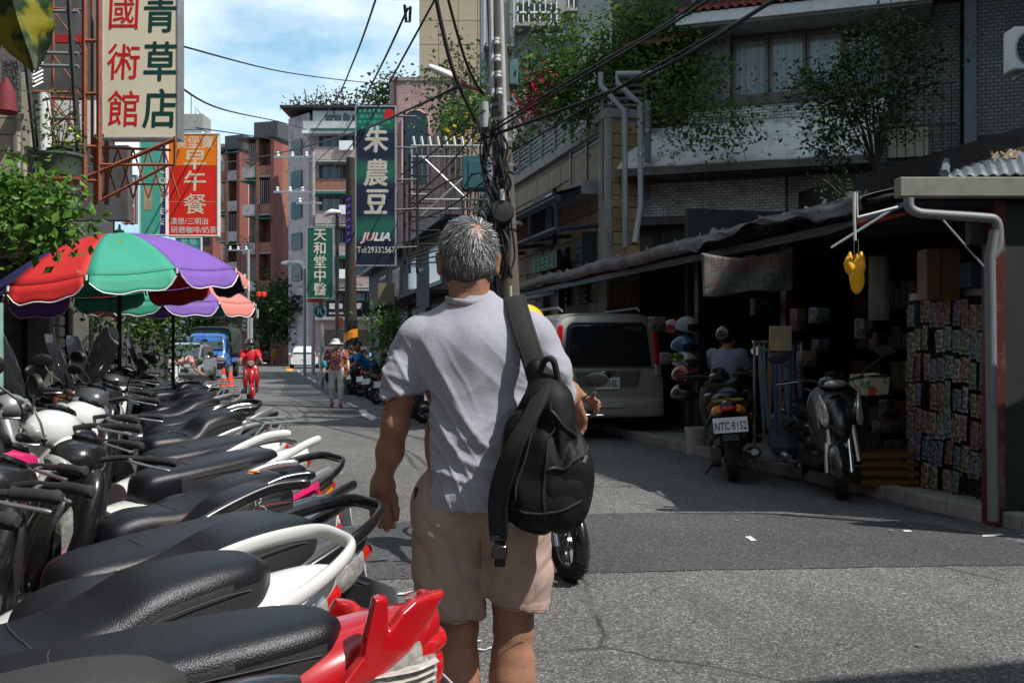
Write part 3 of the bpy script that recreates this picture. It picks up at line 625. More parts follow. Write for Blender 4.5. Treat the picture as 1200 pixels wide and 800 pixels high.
    # grab rails
    def loopr():
        mb = MB(); pts = [(-.4, .165, .66), (-.55, .185, .72), (-.78, .165, .8), (-.93, .09, .845), (-.96, 0, .85), (-.93, -.09, .845), (-.78, -.165, .8), (-.55, -.185, .72), (-.4, -.165, .66)]
        return flatbar(mb, pts, .012, .019, 7)
    def twinr():
        mb = MB()
        for s in (-1, 1): flatbar(mb, [(-.42, s * .16, .68), (-.6, s * .18, .76), (-.8, s * .165, .83), (-.93, s * .12, .845)], .014, .02, 7)
        return mb
    def spoiler():
        S = SDF((-.97, -.2, .66), (-.62, .2, .9), .0035); Q = [(600, 600), (640, 552), (690, 500), (703, 430), (735, 297), (762, 290), (790, 297), (796, 425), (850, 365), (910, 326), (980, 316), (1050, 312), (1003, 392), (900, 512), (800, 580), (740, 600), (660, 606)]
        for s in (-1, 1):
            S.poly([(-.70 - (x - 613) / 1850, max(-6, 600 - z) / 1950 * (1 if s > 0 else .5) + .705 - (x - 613) * 5.5e-5) for x, z in Q], s * .44, s * .42, .0165, .009, .012)
        S.cap((-.80, .09, .745), (-.80, -.09, .745), .02, k=.03); S.cap((-.9, .03, .815), (-.9, -.03, .79), .014, k=.02)
        return S.mesh('spoiler', bm_)
    def hook(): return flatbar(MB(), [(-.68, .13, .7), (-.72, .14, .78), (-.8, .13, .81), (-.86, .1, .79), (-.84, .08, .72)], .008, .016, 6)
    def rack():
        mb = MB()
        for s in (-1, 1): mb.tube([(-.62, s * .07, .76), (-.72, s * .08, .88), (-1.0, s * .08, .88)], .008, 8); mb.tube([(-.86, s * .07, .75), (-.9, s * .08, .88)], .008, 6)
        for x in (-.74, -.83, -.92, -1.0): mb.cyl((x, -.08, .88), (x, .08, .88), .007, 6)
        return mb
    fn = {'loop': loopr, 'twin': twinr, 'spoiler': spoiler, 'rack': rack, 'hook': hook}.get(rail)
    if fn:
        o = link('grab_rail', cached('rail_' + rail, fn, PAINT[railc]), PAINT[railc], t)
    if stand:
        link('kickstand', cached('kickstand', lambda: MB().tube([(-.18, .1, .2), (-.1, .2, .03), (-.07, .22, .0)], .009, 8).box((-.06, .225, .006), (.05, .03, .008)), DARKM), None, t)
    if shield:
        def sh():
            g = []
            for v in np.linspace(0, 1, 10):
                row = []
                for u in np.linspace(-1, 1, 11):
                    w = .2 * math.sqrt(max(.02, 1 - (2 * v - 1) ** 2 * .85)); row.append((.5 - .16 * v - .06 * u * u, u * w, 1.0 + v * .42))
                g.append(row)
            return MB().sheet(g)
        link('windscreen', cached('windscreen', sh, mat('smoked_screen', (.02, .022, .025), .08, trans=.25, coat=.5), 60), None, t)
    return t
STEER = ('wheel', 'front_fender', 'front_fork', 'handlebar', 'handlebar_cover', 'grip', 'brake_lever', 'mirror')
def steer(t, a):
    c = Vector((.42, 0, 0)); M_ = Matrix.Rotation(a, 3, 'Z')
    for o in t.children:
        b = o.name.split('.')[0]
        if b in STEER and not (b == 'wheel' and o.location.x < 0):
            o.location = M_ @ (o.location - c) + c; o.rotation_euler.z += a
def vary(t, r):                                    # no two riders leave their mirrors alike
    k = r.choice([0, 1, 1, 2, 2]); sc = r.uniform(.8, 1.0); a = r.uniform(-.5, .5); seen = 0
    for o in [c for c in t.children if c.name.split('.')[0] == 'mirror']:
        if seen >= k:
            for c in list(o.children): bpy.data.objects.remove(c)
            bpy.data.objects.remove(o); continue
        seen += 1; p = Vector((.35, .19 if o.data.name.startswith('stem1') else -.19, .99)); M_ = Matrix.Rotation(a * r.uniform(.5, 1.4), 3, 'Z') @ Matrix.Rotation(r.uniform(-.25, .35), 3, 'Y'); q = o.matrix_basis.to_3x3()
        o.rotation_euler = M_.to_euler(); o.scale = (sc,) * 3; o.location = p - M_ @ p * sc
def place(t, tx, ty, ang, lean=5, tail=.96):        # tail point on the ground plan, heading angle
    h = Vector((math.cos(ang), math.sin(ang), 0)); t.location = Vector((tx, ty, 0)) + h * tail
    t.rotation_euler = (R(-lean), 0, ang); return t
# ------------------------------------------------------------------ the left row of scooters, tails to the street
ROW = 'scooters parked in a tight row along the left kerb'
row = [  # tail X, tail Y, turn, options, label
 (.12, 1.45, 14, dict(body='black', seat='hump', rail=None), 'ribbed black seat cut by the bottom edge, closest to the camera'),
 (.06, 1.71, 16, dict(body='black', seat='step', rail='hook', railc='silver', seatm=SEATM3), 'worn dull grey seat with a small silver grab handle, before the red scooter'),
 (.36, 2.08, 14, dict(body='red', seat='flat', rail='spoiler', railc='red'), 'glossy red scooter with a red finned tail and clear lamp'),
 (.27, 2.52, 20, dict(body='white', seat='step', rail='loop', railc='white', panel='black'), 'large black seat inside a thick white grab rail, behind the red tail'),
 (.34, 3.0, 18, dict(body='grey', seat='step', rail='loop', railc='black'), 'black seat with thin black grab rail, next after the white railed one'),
 (.3, 3.45, 19, dict(body='white', seat='flat', rail='twin', railc='black'), 'white scooter with red striped tail and plain black seat'),
 (.36, 3.95, 20, dict(body='black', seat='hump', rail='twin', railc='black', pipe=REDPIPE), 'black seat with red piping and a little white dinosaur print'),
 (.3, 4.5, 19, dict(body='pink', seat='step', rail='twin', railc='silver'), 'magenta tailed scooter with silver grab bars and orange sticker on its seat'),
 (.38, 5.0, 22, dict(body='black', seat='step', rail='loop', railc='black', mirrors='round'), 'black scooter with oval black tail handle and round chromed mirrors'),
 (.3, 5.5, 20, dict(body='white', seat='flat', rail='twin', railc='white', panel='white'), 'white bodied scooter with upright white tail bracket'),
 (.25, 6.0, 24, dict(body='navy', seat='step', rail='loop', railc='silver'), 'dark navy scooter with long silver tail bar'),
 (.32, 6.55, 21, dict(body='white', seat='flat', rail='rack', railc='silver', mirrors='round', round_light=True, panel='pink'), 'white and magenta scooter with round mirrors and wire rack'),
 (.28, 7.1, 24, dict(body='silver', seat='hump', rail='twin', railc='silver'), 'silver scooter with humped seat'),
 (.22, 7.7, 22, dict(body='black', seat='step', rail='loop', railc='silver', shield=True), 'black scooter with tall smoked screen, near the big parasol'),
 (.3, 8.3, 22, dict(body='white', seat='flat', rail='twin', railc='black'), 'white scooter just before the big parasol'),
 (.25, 8.9, 25, dict(body='grey', seat='step', rail='rack', railc='silver'), 'grey scooter with a wire luggage rack beside the parasol'),
 (.2, 9.6, 24, dict(body='black', seat='hump', rail='loop', railc='black'), 'black humped scooter under the big parasol rim'),
 (.24, 10.3, 26, dict(body='white', seat='step', rail='loop', railc='silver'), 'white scooter under the red and pink parasol edge'),
 (.15, 11.1, 24, dict(body='blue', seat='flat', rail='rack', railc='silver', mirrors='round'), 'blue scooter with round mirrors past the big parasol'),
 (.12, 12.0, 28, dict(body='black', seat='step', rail='rack', railc='silver'), 'black scooter by the second parasol'),
 (.05, 13.0, 26, dict(body='silver', seat='flat', rail='loop', railc='silver', mirrors='round'), 'silver scooter with a big round mirror, toward the silver car'),
 (.0, 14.2, 30, dict(body='black', seat='flat', rail='rack', railc='black'), 'last black scooter of the row toward the traffic cones')]
_e = [('black', 'flat', 'loop', 'silver', 'black scooter with a silver loop rail in the middle of the row'), ('grey', 'hump', 'twin', 'black', 'grey humped scooter in the middle of the row'), ('black', 'step', 'twin', 'silver', 'black scooter with twin silver grab bars past the middle of the row'),
      ('navy', 'flat', 'loop', 'black', 'navy scooter with a black loop rail past the middle of the row'), ('black', 'hump', 'rack', 'silver', 'black humped scooter with a silver rack near the second parasol'), ('white', 'step', 'twin', 'silver', 'white scooter with silver bars near the second parasol'), ('black', 'flat', 'twin', 'black', 'plain black scooter near the far end of the row'), ('silver', 'hump', 'loop', 'silver', 'silver humped scooter near the far end of the row')]
row = row[:12] + [(.3, 0, 23, dict(body=b_, seat=s_, rail=r_, railc=c_), l_) for b_, s_, r_, c_, l_ in _e[:4]] + row[12:18] + [(.26, 0, 25, dict(body=b_, seat=s_, rail=r_, railc=c_), l_) for b_, s_, r_, c_, l_ in _e[4:]] + row[18:]
row = [(a_, (b_ if i < 3 else 2.08 + .46 * (i - 2) * (1 + .012 * max(0, i - 12))), c_, d_, e_) for i, (a_, b_, c_, d_, e_) in enumerate(row)]
rr = random.Random(5); LEFTROW = []
for i, (tx, ty, a, kw, lab) in enumerate(row):
    t = make_scooter(lab, group=ROW, **kw); place(t, tx - max(0, ty - 5) * .085 - (.0 if i < 3 else .12 if i < 4 else .05), ty, PI + R(a + (0 if i < 3 else 8 if i == 3 else 16) + rr.uniform(-2, 2)), rr.uniform(3, 7)); vary(t, rr) if i > 2 else None; steer(t, R(rr.uniform(-4, 38))); LEFTROW.append(t); t.scale = (1, 1, 1) if i < 5 else (rr.uniform(.95, 1.03), rr.uniform(.95, 1.08), rr.uniform(.92, 1.05))
# second row deeper under the parasols
row2 = [(-1.75, 4.9, 'white', 'step', True, 'white scooter with tall smoked screen at the left edge'), (-1.7, 5.7, 'black', 'flat', True, 'black scooter with smoked screen in the shop side row'),
        (-1.6, 6.5, 'silver', 'step', False, 'silver scooter in the shop side row'), (-1.7, 7.3, 'black', 'hump', True, 'black humped scooter with screen before the green board'),
        (-1.6, 8.2, 'brown', 'flat', True, 'brown scooter before the tiled shop pillar'), (-1.55, 9.2, 'black', 'step', True, 'black scooter in the dark doorway under the parasol'), (-1.5, 12.2, 'grey', 'flat', True, 'grey scooter under the second parasol')]
for tx, ty, b, st, sh, lab in row2:
    t = make_scooter(lab, body=b, seat=st, shield=sh, rail='rack', railc='black', mirrors='round' if b in ('silver', 'brown') else 'oval', group='scooters parked nose out by the left shops')
    place(t, tx - 1.2, ty, R(rr.uniform(-12, 12)), 4); vary(t, rr)
# near-tail details: fastener and sticker on the red tail, dinosaur print and orange sticker on seats
o = MB().lathe([(.013, 0), (.013, .005), (.008, .006), (.007, .003), (.001, .003)], (-.757, .128, .735), n=16, rot=rotm(-PI / 2, 0, 0)).build('bolt', BLACKP, LEFTROW[2])
def ribbed_lamp():
    mb = MB()
    for k in range(9):
        z = .575 + k * .016; mb.loft([(-.72 - k * .006, .122, z, z + .005, .013, 2.4, 1), (-.8 - k * .006, .112, z, z + .006, .021, 2.6, 1), (-.885 - k * .003, .088, z + .001, z + .006, .016, 2.4, 1)], 6, 8)
    return mb
MB().loft([(-.69, .118, .575, .66, .01, 2.6, 1), (-.76, .112, .57, .7, .022, 3, .9), (-.86, .098, .575, .715, .022, 3, .9), (-.91, .08, .6, .715, .012, 2.6, .9)], 14, 14).build('indicator_lens', CLEARLENS, LEFTROW[2])
ribbed_lamp().build('ribbed_lens', mat('lamp_ribs', (.7, .68, .62), .12, .5, var=.3, vs=60, coat=.8), LEFTROW[2])
MB().loft([(-.7, 0, .56, .6, .1, 3, 1), (-.82, 0, .55, .7, .108, 2.6, .8), (-.91, 0, .57, .72, .07, 2.3, .8), (-.95, 0, .62, .7, .03, 2.2, 1)], 12, 18).build('lamp_housing', REDLENS, LEFTROW[2])
for s in (1,):
    flatbar(MB(), [(-.1, s * .17, .56), (-.35, s * .182, .58), (-.62, s * .165, .63), (-.72, s * .15, .66)], .008, .028, 8).build('footrest_trim', mat('champagne_metal', (.4, .35, .28), .3, .8), LEFTROW[2])
    mb = MB(); 
    for dx, dz, r_ in ((0, 0, .02), (.028, .008, .013), (-.026, .006, .013), (.012, .02, .01), (-.01, .02, .01)): mb.lathe([(r_, 0), (r_, .0015)], (-.5 + dx, .181, .535 + dz), n=14, rot=rotm(-PI / 2, 0, 0))
    mb.build('sticker', mat('pearl_sticker', (.7, .6, .5), .3, var=.4, vs=60), LEFTROW[2])
dino = [(0, 0), (.01, .012), (.005, .03), (.018, .035), (.03, .032), (.028, .022), (.02, .02), (.026, .01), (.04, .006), (.055, -.008), (.07, -.02), (.05, -.016), (.043, -.03), (.036, -.03), (.036, -.014), (.028, -.016), (.022, -.034), (.014, -.034), (.016, -.014), (.008, -.002)]
z, w = seat_z('hump', -.5)
mb = MB(); pts = [(-.46 - a * 1.1, w * .995 + .0035 - .05 * max(0, a - .0), z - .055 + b * 1.1) for a, b in dino]; pts.append(pts[0]); mb.tube(pts, .0016, 5)
mb.build('dinosaur_print', WHITEP, kid(LEFTROW[6], 'seat'))
mb = MB()
for dx, dy, r_ in ((0, 0, .022), (.025, .01, .014), (-.026, .006, .014), (.0, .02, .013)): mb.lathe([(r_, 0), (r_, .002)], (-.62 + dx, dy, .853 - .2 * abs(dx)), n=14)
mb.build('sticker', mat('orange_sticker', (.75, .25, .02), .4), kid(LEFTROW[7], 'seat'))
# ------------------------------------------------------------------ people
def V3(*a): return np.array(a, float)
def hand(S, w, d, n, t, curl=.5, sc=1., spread=1., k=.006, thumb=(.55, .75, .15)):
    w, d, n, t = (np.array(v, float) for v in (w, d, n, t)); d /= np.linalg.norm(d); n = n - d * (n @ d); n /= np.linalg.norm(n); t = t - d * (t @ d) - n * (t @ n); t /= np.linalg.norm(t)
    ln = [.079, .088, .082, .064]; kn = [.09, .094, .09, .082]; tips = []
    for i in range(4):
        o = (.031 - i * .021) * sc; b = w + t * o * .62 + d * .012 * sc; K = w + t * o * spread + d * kn[i] * sc
        S.cap(b, K, .0145 * sc, .0112 * sc, .012 * sc)
        q = K; a = curl * (.35 + .1 * i); tot = a; ra = .0098 * sc
        for j, f in enumerate((.46, .31, .23)):
            dd = d * math.cos(tot) + n * math.sin(tot) + t * (.03 - i * .02) * spread; dd /= np.linalg.norm(dd)
            q2 = q + dd * ln[i] * f * sc; S.cap(q, q2, ra, ra * .9, k); q = q2; ra *= .9; tot += curl * .75
        tips.append(q)
    S.cap(w, w + d * .03 * sc, .022 * sc, .024 * sc, .02)
    q = w + d * .022 * sc + t * .022 * sc; S.cap(w + d * .01 * sc, q, .016 * sc, .0165 * sc, .012)
    dd = d * thumb[0] + t * thumb[1] + n * thumb[2]
    for j, L_ in enumerate((.042, .033, .026)):
        dd /= np.linalg.norm(dd); q2 = q + dd * L_ * sc; S.cap(q, q2, (.0135 - j * .0018) * sc, (.0118 - j * .0016) * sc, k + .003); q = q2; dd = dd + d * .35 - t * .12 + n * .12
    tips.append(q); return tips
def head(S, c, up, fw, sc=1., k=.02, ears=True, face=True):
    c = np.array(c, float); up = np.array(up, float); up /= np.linalg.norm(up); fw = np.array(fw, float); fw = fw - up * (fw @ up); fw /= np.linalg.norm(fw); rt = np.cross(fw, up)
    Rm = Matrix((rt, fw, up)).transposed()
    S.ell(c + up * .03 * sc - fw * .012 * sc, (.077 * sc, .094 * sc, .09 * sc), Rm, k); S.ell(c - up * .04 * sc + fw * .022 * sc, (.06 * sc, .072 * sc, .075 * sc), Rm, k)
    if face:
        S.ell(c - up * .098 * sc + fw * .055 * sc, (.028 * sc, .022 * sc, .02 * sc), Rm, .02); S.cap(c + up * .01 * sc + fw * .09 * sc, c - up * .026 * sc + fw * .108 * sc, .008 * sc, .0135 * sc, .012)
        for s in (-1, 1):
            S.ell(c + up * .03 * sc + fw * .082 * sc + rt * s * .032 * sc, (.026 * sc, .01 * sc, .008 * sc), Rm, .012); S.ell(c - up * .02 * sc + fw * .068 * sc + rt * s * .04 * sc, (.02 * sc, .018 * sc, .018 * sc), Rm, .015)
        S.ell(c - up * .058 * sc + fw * .088 * sc, (.024 * sc, .01 * sc, .009 * sc), Rm, .008)
    if ears:
        for s in (-1, 1):
            e = c + rt * s * .08 * sc - fw * .012 * sc - up * .008 * sc; Q = Rm @ rotm(0, s * .22, s * -.35)
            S.ell(e, (.0085 * sc, .019 * sc, .033 * sc), Q, .008); S.ell(e - up * .024 * sc, (.007 * sc, .011 * sc, .012 * sc), Q, .008)
    return Rm
STAND = dict(pelvis=(0, 0, .93), chest=(0, -.01, 1.27), neck=(0, .0, 1.43), head=(0, .02, 1.545), up=(0, 0, 1), fw=(0, 1, 0), shL=(-.18, 0, 1.37), elL=(-.22, -.02, 1.1), wrL=(-.23, .05, .87), shR=(.18, 0, 1.37), elR=(.22, -.02, 1.1), wrR=(.23, .05, .87),
             hipL=(-.085, 0, .9), knL=(-.1, .03, .5), anL=(-.1, 0, .09), toL=(-.11, .15, .035), hipR=(.085, 0, .9), knR=(.1, .03, .5), anR=(.1, 0, .09), toR=(.11, .15, .035))
def limb_r(g): return dict(ua=.048 * g, el=.039 * g, wr=.026 * g, th=.08 * g, kn=.054 * g, ca=.052 * g, an=.036 * g)
def body_sdf(S, J, g=1., hands=True, curl=.6, sc=1., palm=None, k=.03):
    r = limb_r(g); j = {a: V3(*b) if a not in () else b for a, b in J.items()}
    fwv = j['fw'] / np.linalg.norm(j['fw']); lat = (j['shR'] - j['shL']); lat /= np.linalg.norm(lat); sp = j['chest'] - j['pelvis']; sp /= np.linalg.norm(sp)
    Rm = Matrix((lat, np.cross(sp, lat), sp)).transposed()
    S.ell(j['chest'], (.155 * g, .105 * g, .19), Rm, k); S.ell((j['chest'] + j['pelvis']) / 2, (.135 * g, .1 * g, .17), Rm, k); S.ell(j['pelvis'], (.16 * g, .11 * g, .12), Rm, k)
    S.cap(j['shL'] - 0 * sp, j['shR'], .055 * g, .055 * g, k); S.cap(j['neck'] - sp * .06, j['head'], .052 * g, .05, k)
    for s in 'LR':
        sh, el, wr = j['sh' + s], j['el' + s], j['wr' + s]
        S.cap(sh, el, r['ua'] * 1.08, r['el'], k); S.cap(el, el + (wr - el) * .3, r['el'], r['el'] * 1.02, .02); S.cap(el + (wr - el) * .3, wr, r['el'] * 1.02, r['wr'], .02)
        h, kn, an, to = j['hip' + s], j['kn' + s], j['an' + s], j['to' + s]
        S.cap(h, kn, r['th'], r['kn'], k); ca = kn + (an - kn) * .32 - np.array([0, .012, 0]); S.cap(kn, ca, r['kn'] * .95, r['ca'] * 1.08, .025); S.cap(ca, an, r['ca'] * 1.05, r['an'], .03); S.cap(an, to, r['an'], .028, .02)
        if hands:
            d = wr - el; n = j['fw'] * -.2 + lat * (1 if s == 'L' else -1) if palm is None else np.array(palm[s][0], float); tt = j['fw'] if palm is None else np.array(palm[s][1], float)
            hand(S, wr, d if palm is None or len(palm[s]) < 3 else palm[s][2], n, tt, curl, sc)
    return head(S, j['head'], j['up'], j['fw'], ears=True)
def shoes(J, m, name='shoe', parent=None):
    for s in 'LR':
        a, t = V3(*J['an' + s]), V3(*J['to' + s]); S = SDF(np.minimum(a, t) - .16, np.maximum(a, t) + .16, .009); d = t - a; d[2] = 0; d /= np.linalg.norm(d) + 1e-6
        S.cap(a - d * .035 + V3(0, 0, -.035), t + d * .05, .04, .036, .02); S.cap(a, a - V3(0, 0, .03), .044, .045, .03); S.cut((0, 0, min(a[2], t[2]) - .045), (0, 0, -1)); link(name, S.mesh(name, m), None, parent)
def cloth_fold(amp, sc, seed=0): return lambda V, N: amp * fbm(V, sc, seed, 3)
def figure(label, loc, rz, J0, top, bottom, sleeve=.55, legs=1., hairm=None, hair='short', skin=None, g=1., v=.011, group=None, shoe=None, curl=.6, palm=None, extra=None, scale=1.):
    J = dict(STAND); J.update(J0); t = thing('person', label, 'person', loc, rz, group); t.scale = (scale,) * 3
    A = np.array([J[k] for k in J if k not in ('up', 'fw')], float); lo, hi = A.min(0) - .24, A.max(0) + .24
    S = SDF(lo, hi, v); Rm = body_sdf(S, J, g, curl=curl, palm=palm); link('body', S.mesh('body', skin or SKIN), None, t)
    j = {a: V3(*b) for a, b in J.items()}; r = limb_r(g); lat = (j['shR'] - j['shL']); lat /= np.linalg.norm(lat); sp = j['chest'] - j['pelvis']; sp /= np.linalg.norm(sp)
    Q = Matrix((lat, np.cross(sp, lat), sp)).transposed(); e = .016
    S = SDF(lo, hi, v)
    S.ell(j['chest'], (.155 * g + e, .105 * g + e, .19), Q, .04); S.ell((j['chest'] + j['pelvis']) / 2, (.14 * g + e, .105 * g + e, .18), Q, .04); S.ell(j['pelvis'], (.165 * g + e, .115 * g + e, .13), Q, .04); S.cap(j['shL'], j['shR'], .055 * g + e, .055 * g + e, .03)
    S.cut(j['pelvis'] - sp * .09, -sp); S.cut(j['neck'] - sp * .015, sp)
    for s in 'LR':
        a = j['sh' + s]; b = a + (j['el' + s] - a) * sleeve if sleeve <= 1 else j['el' + s]; S.cap(a, b, .056 * g + e, .05 * g + e * 1.4, .03)
        if sleeve > 1: S.cap(j['el' + s], j['wr' + s], .045 * g + e, .034 + e, .02)
    link('shirt', S.mesh('shirt', top, cloth_fold(.006, (14, 14, 9), 3)), None, t)
    S = SDF(lo, hi, v); S.ell(j['pelvis'] - sp * .02, (.158 * g + e, .112 * g + e, .12), Q, .04)
    for s in 'LR':
        h, kn, an = j['hip' + s], j['kn' + s], j['an' + s]
        if legs <= .6: S.cap(h, h + (kn - h) * min(1, legs * 2), r['th'] + e, r['kn'] + e * 1.6, .04)
        else: S.cap(h, kn, r['th'] + e, r['kn'] + e, .04); S.cap(kn, kn + (an - kn) * (legs * 2 - 1), r['kn'] + e, r['an'] + e * 1.2, .03)
    link('trousers' if legs > .6 else 'shorts', S.mesh('trousers', bottom, cloth_fold(.005, (12, 12, 10), 5)), None, t)
    if shoe: shoes(J, shoe, parent=t)
    hm = hairm or mat('black_hair', (.012, .01, .009), .45, bump=.6, bs=200); c = j['head']
    if hair:
        up, fw = np.array(Rm.col[2]), np.array(Rm.col[1]); S = SDF(c - .19, c + .19, .007)
        S.ell(c + up * .036 - fw * .02, (.087, .1, .098), Rm, .01); 
        if hair == 'long': S.cap(c - fw * .06, c - fw * .075 - up * .12, .07, .045, .03)
        if hair == 'bun': S.ell(c + up * .08 - fw * .09, (.04, .04, .04), Rm, .01)
        S.box(c + fw * .1 - up * .045, (.1, .075, .09), .03, Rm, sub=True)
        link('hair', S.mesh('hair', hm, cloth_fold(.004, (60, 60, 60), 9)), None, t)
    EW = mat('eye_white', (.7, .68, .65), .2); EB = mat('eye_dark', (.01, .008, .007), .15)
    for s in (-1, 1):
        p = Vector(c) + Rm @ Vector((s * .032, .079, .012)); MB().lathe([(.001, -.008), (.008, -.005), (.011, 0), (.008, .006), (.001, .009)], p, n=12).build('eye', EB, t)
    return t, Rm, j
def mask(t, c, Rm, m):
    S = SDF(np.array(c) - .15, np.array(c) + .15, .006); c = np.array(c); up, fw = np.array(Rm.col[2]), np.array(Rm.col[1])
    S.ell(c - up * .035 + fw * .03, (.07, .085, .062), Rm, .01); S.ell(c - up * .02 + fw * .1, (.02, .025, .03), Rm, .02); S.cut(c + fw * .035, -fw); link('face_mask', S.mesh('face_mask', m), None, t)
def helmet(t, c, Rm, m, name='helmet', visor=None):
    c = np.array(c); up, fw = np.array(Rm.col[2]), np.array(Rm.col[1]); S = SDF(c - .22, c + .22, .008)
    S.ell(c + up * .045 - fw * .01, (.125, .14, .125), Rm, .01); S.cut(c + up * .01, -up * 1 + fw * .25)
    S.ell(c + up * .045 + fw * .12, (.09, .06, .012), Rm, .02); o = link(name, S.mesh(name, m), None, t)
    mb = MB(); 
    for s in (-1, 1): mb.tube([Vector(c) + Rm @ Vector((s * .1, 0, .02)), Vector(c) + Rm @ Vector((s * .07, .04, -.07)), Vector(c) + Rm @ Vector((0, .05, -.125))], .006, 6)
    mb.build('chin_strap', BLACKP, o); return o

# ---- the man walking away in the middle; his frame: x right, y away, z up
MX, MD = 555, 2.92
man = thing('person', 'grey-haired man seen from behind in lavender T-shirt and beige shorts, black backpack on one shoulder, hand holding a cigarette', 'person', RV * ((MX - 600) / FPX * MD) + FV * MD, -YAW)
man['label'] = 'grey-haired man from behind, lavender grey T-shirt, beige shorts, cigarette in his hand'
v = .0055
S = SDF((-.36, -.3, -.02), (.44, .42, 1.75), v)
k = .03
S.ell((.01, 0, 1.25), (.165, .105, .2), k=k); S.ell((.01, 0, 1.03), (.155, .105, .18), k=k); S.ell((.02, 0, .88), (.17, .115, .12), k=k)
S.cap((-.13, 0, 1.32), (.145, 0, 1.325), .045, .045, k=.02); S.cap((-.08, .01, 1.36), (0, .005, 1.42), .025, .042, k=.02); S.cap((.1, .01, 1.365), (0, .005, 1.42), .025, .042, k=.02)
S.cap((-.01, .0, 1.4), (-.015, .02, 1.52), .063, .058, k=.03)
for s in (-1, 1): S.cap((-.012 + s * .02, -.03, 1.42), (-.015 + s * .026, -.028, 1.53), .034, .03, k=.02)
HC = V3(-.017, .03, 1.565); HR = head(S, HC, (0, .02, 1), (-.05, 1, 0), 1.06, .02)
S.chain([(-.163, 0, 1.325), (-.208, -.018, 1.2), (-.228, -.015, 1.085), (-.248, .02, 1.0), (-.272, .05, .915)], [.045, .043, .038, .038, .0255], .025)
S.ell((-.228, -.035, 1.08), (.022, .02, .028), k=.02)
hand(S, (-.274, .052, .918), (-.05, .12, -1), (.35, -1, 0), (1, .35, 0), .95, 1.02, .85, .005, (.95, .3, .35))
S.chain([(.175, 0, 1.33), (.232, -.008, 1.22), (.262, .03, 1.16), (.28, .1, 1.165), (.295, .2, 1.16)], [.045, .043, .04, .039, .0265], .025)
tipR = hand(S, (.297, .208, 1.156), (.3, .45, -.75), (-.75, -.4, -.4), (-.2, .8, .5), .75, 1.0, 1., .005, (.8, .35, .45))
for x0, x1, x2, s in ((-.07, -.045, -.035, -1), (.11, .117, .11, 1)):
    S.chain([(x0, 0, .86), (x1, .0, .5)], [.09, .058], .04); S.ell((x1, -.028, .47), (.045, .03, .05), k=.02)
    S.chain([(x1, 0, .47), (x1 - .006, -.014, .345), (x2, 0, .2), (x2, .01, .09)], [.053, .0565, .043, .037], .03); S.cap((x1 + .018, -.02, .4), (x1 + .014, -.024, .32), .04, .042, k=.03); S.cap((x1 - .022, -.02, .41), (x1 - .018, -.024, .33), .038, .038, k=.03)
    S.cap((x2, .01, .06), (x2, .15, .03), .036, .03, k=.02)
link('body', S.mesh('body', SKIN, lambda V, N: .0009 * fbm(V, (60, 60, 60), 2) ), None, man)
# shirt
SHIRT = mat('heather_jersey', (.315, .32, .375), .92, var=.16, vs=190, bump=.35, bs=700, bdist=.0008, sheen=.25)
S = SDF((-.36, -.25, .8), (.42, .3, 1.6), v)
S.ell((.01, -.005, 1.23), (.178, .12, .2), k=.05); S.ell((.012, -.005, 1.04), (.172, .122, .22), k=.05); S.ell((.02, -.005, .9), (.19, .138, .14), k=.05)
S.cap((-.145, -.004, 1.335), (.16, -.004, 1.34), .066, .066, k=.04); S.cap((-.13, 0, 1.36), (.0, 0, 1.425), .04, .058, k=.04); S.cap((.145, 0, 1.365), (0, 0, 1.425), .04, .058, k=.04)
S.cap((.01, -.03, 1.3), (.015, -.03, .9), .1, .12, k=.06)
for s in (-1, 1): S.ell((s * .085, -.055, 1.27), (.075, .065, .1), k=.04)                                    # shoulder blades
S.chain([(-.168, 0, 1.33), (-.2, -.012, 1.235), (-.217, -.02, 1.13)], [.062, .058, .064], .025); S.chain([(.182, 0, 1.335), (.226, -.005, 1.24), (.252, .03, 1.16)], [.06, .055, .053], .025)
S.cut((0, 0, .852), (.03, .0, -1))
S.g = np.where(True, S.g, S.g)
sl, x, y, z = S._w(S.lo, S.lo + S.n * S.v, 0)
S.g = np.maximum(S.g, np.where((x < -.12), (1.165 - z) + .22 * (x + .22), -9.)); S.g = np.maximum(S.g, np.where((x > .2) & (z < 1.25), (.62 * (x - .262) + .62 * (y - .04) - .48 * (z - 1.16)), -9.))
S.g = np.maximum(S.g, .06 - np.sqrt((x + .013) ** 2 + ((y + .0) * .9) ** 2 + ((z - 1.487) * 1.25) ** 2))
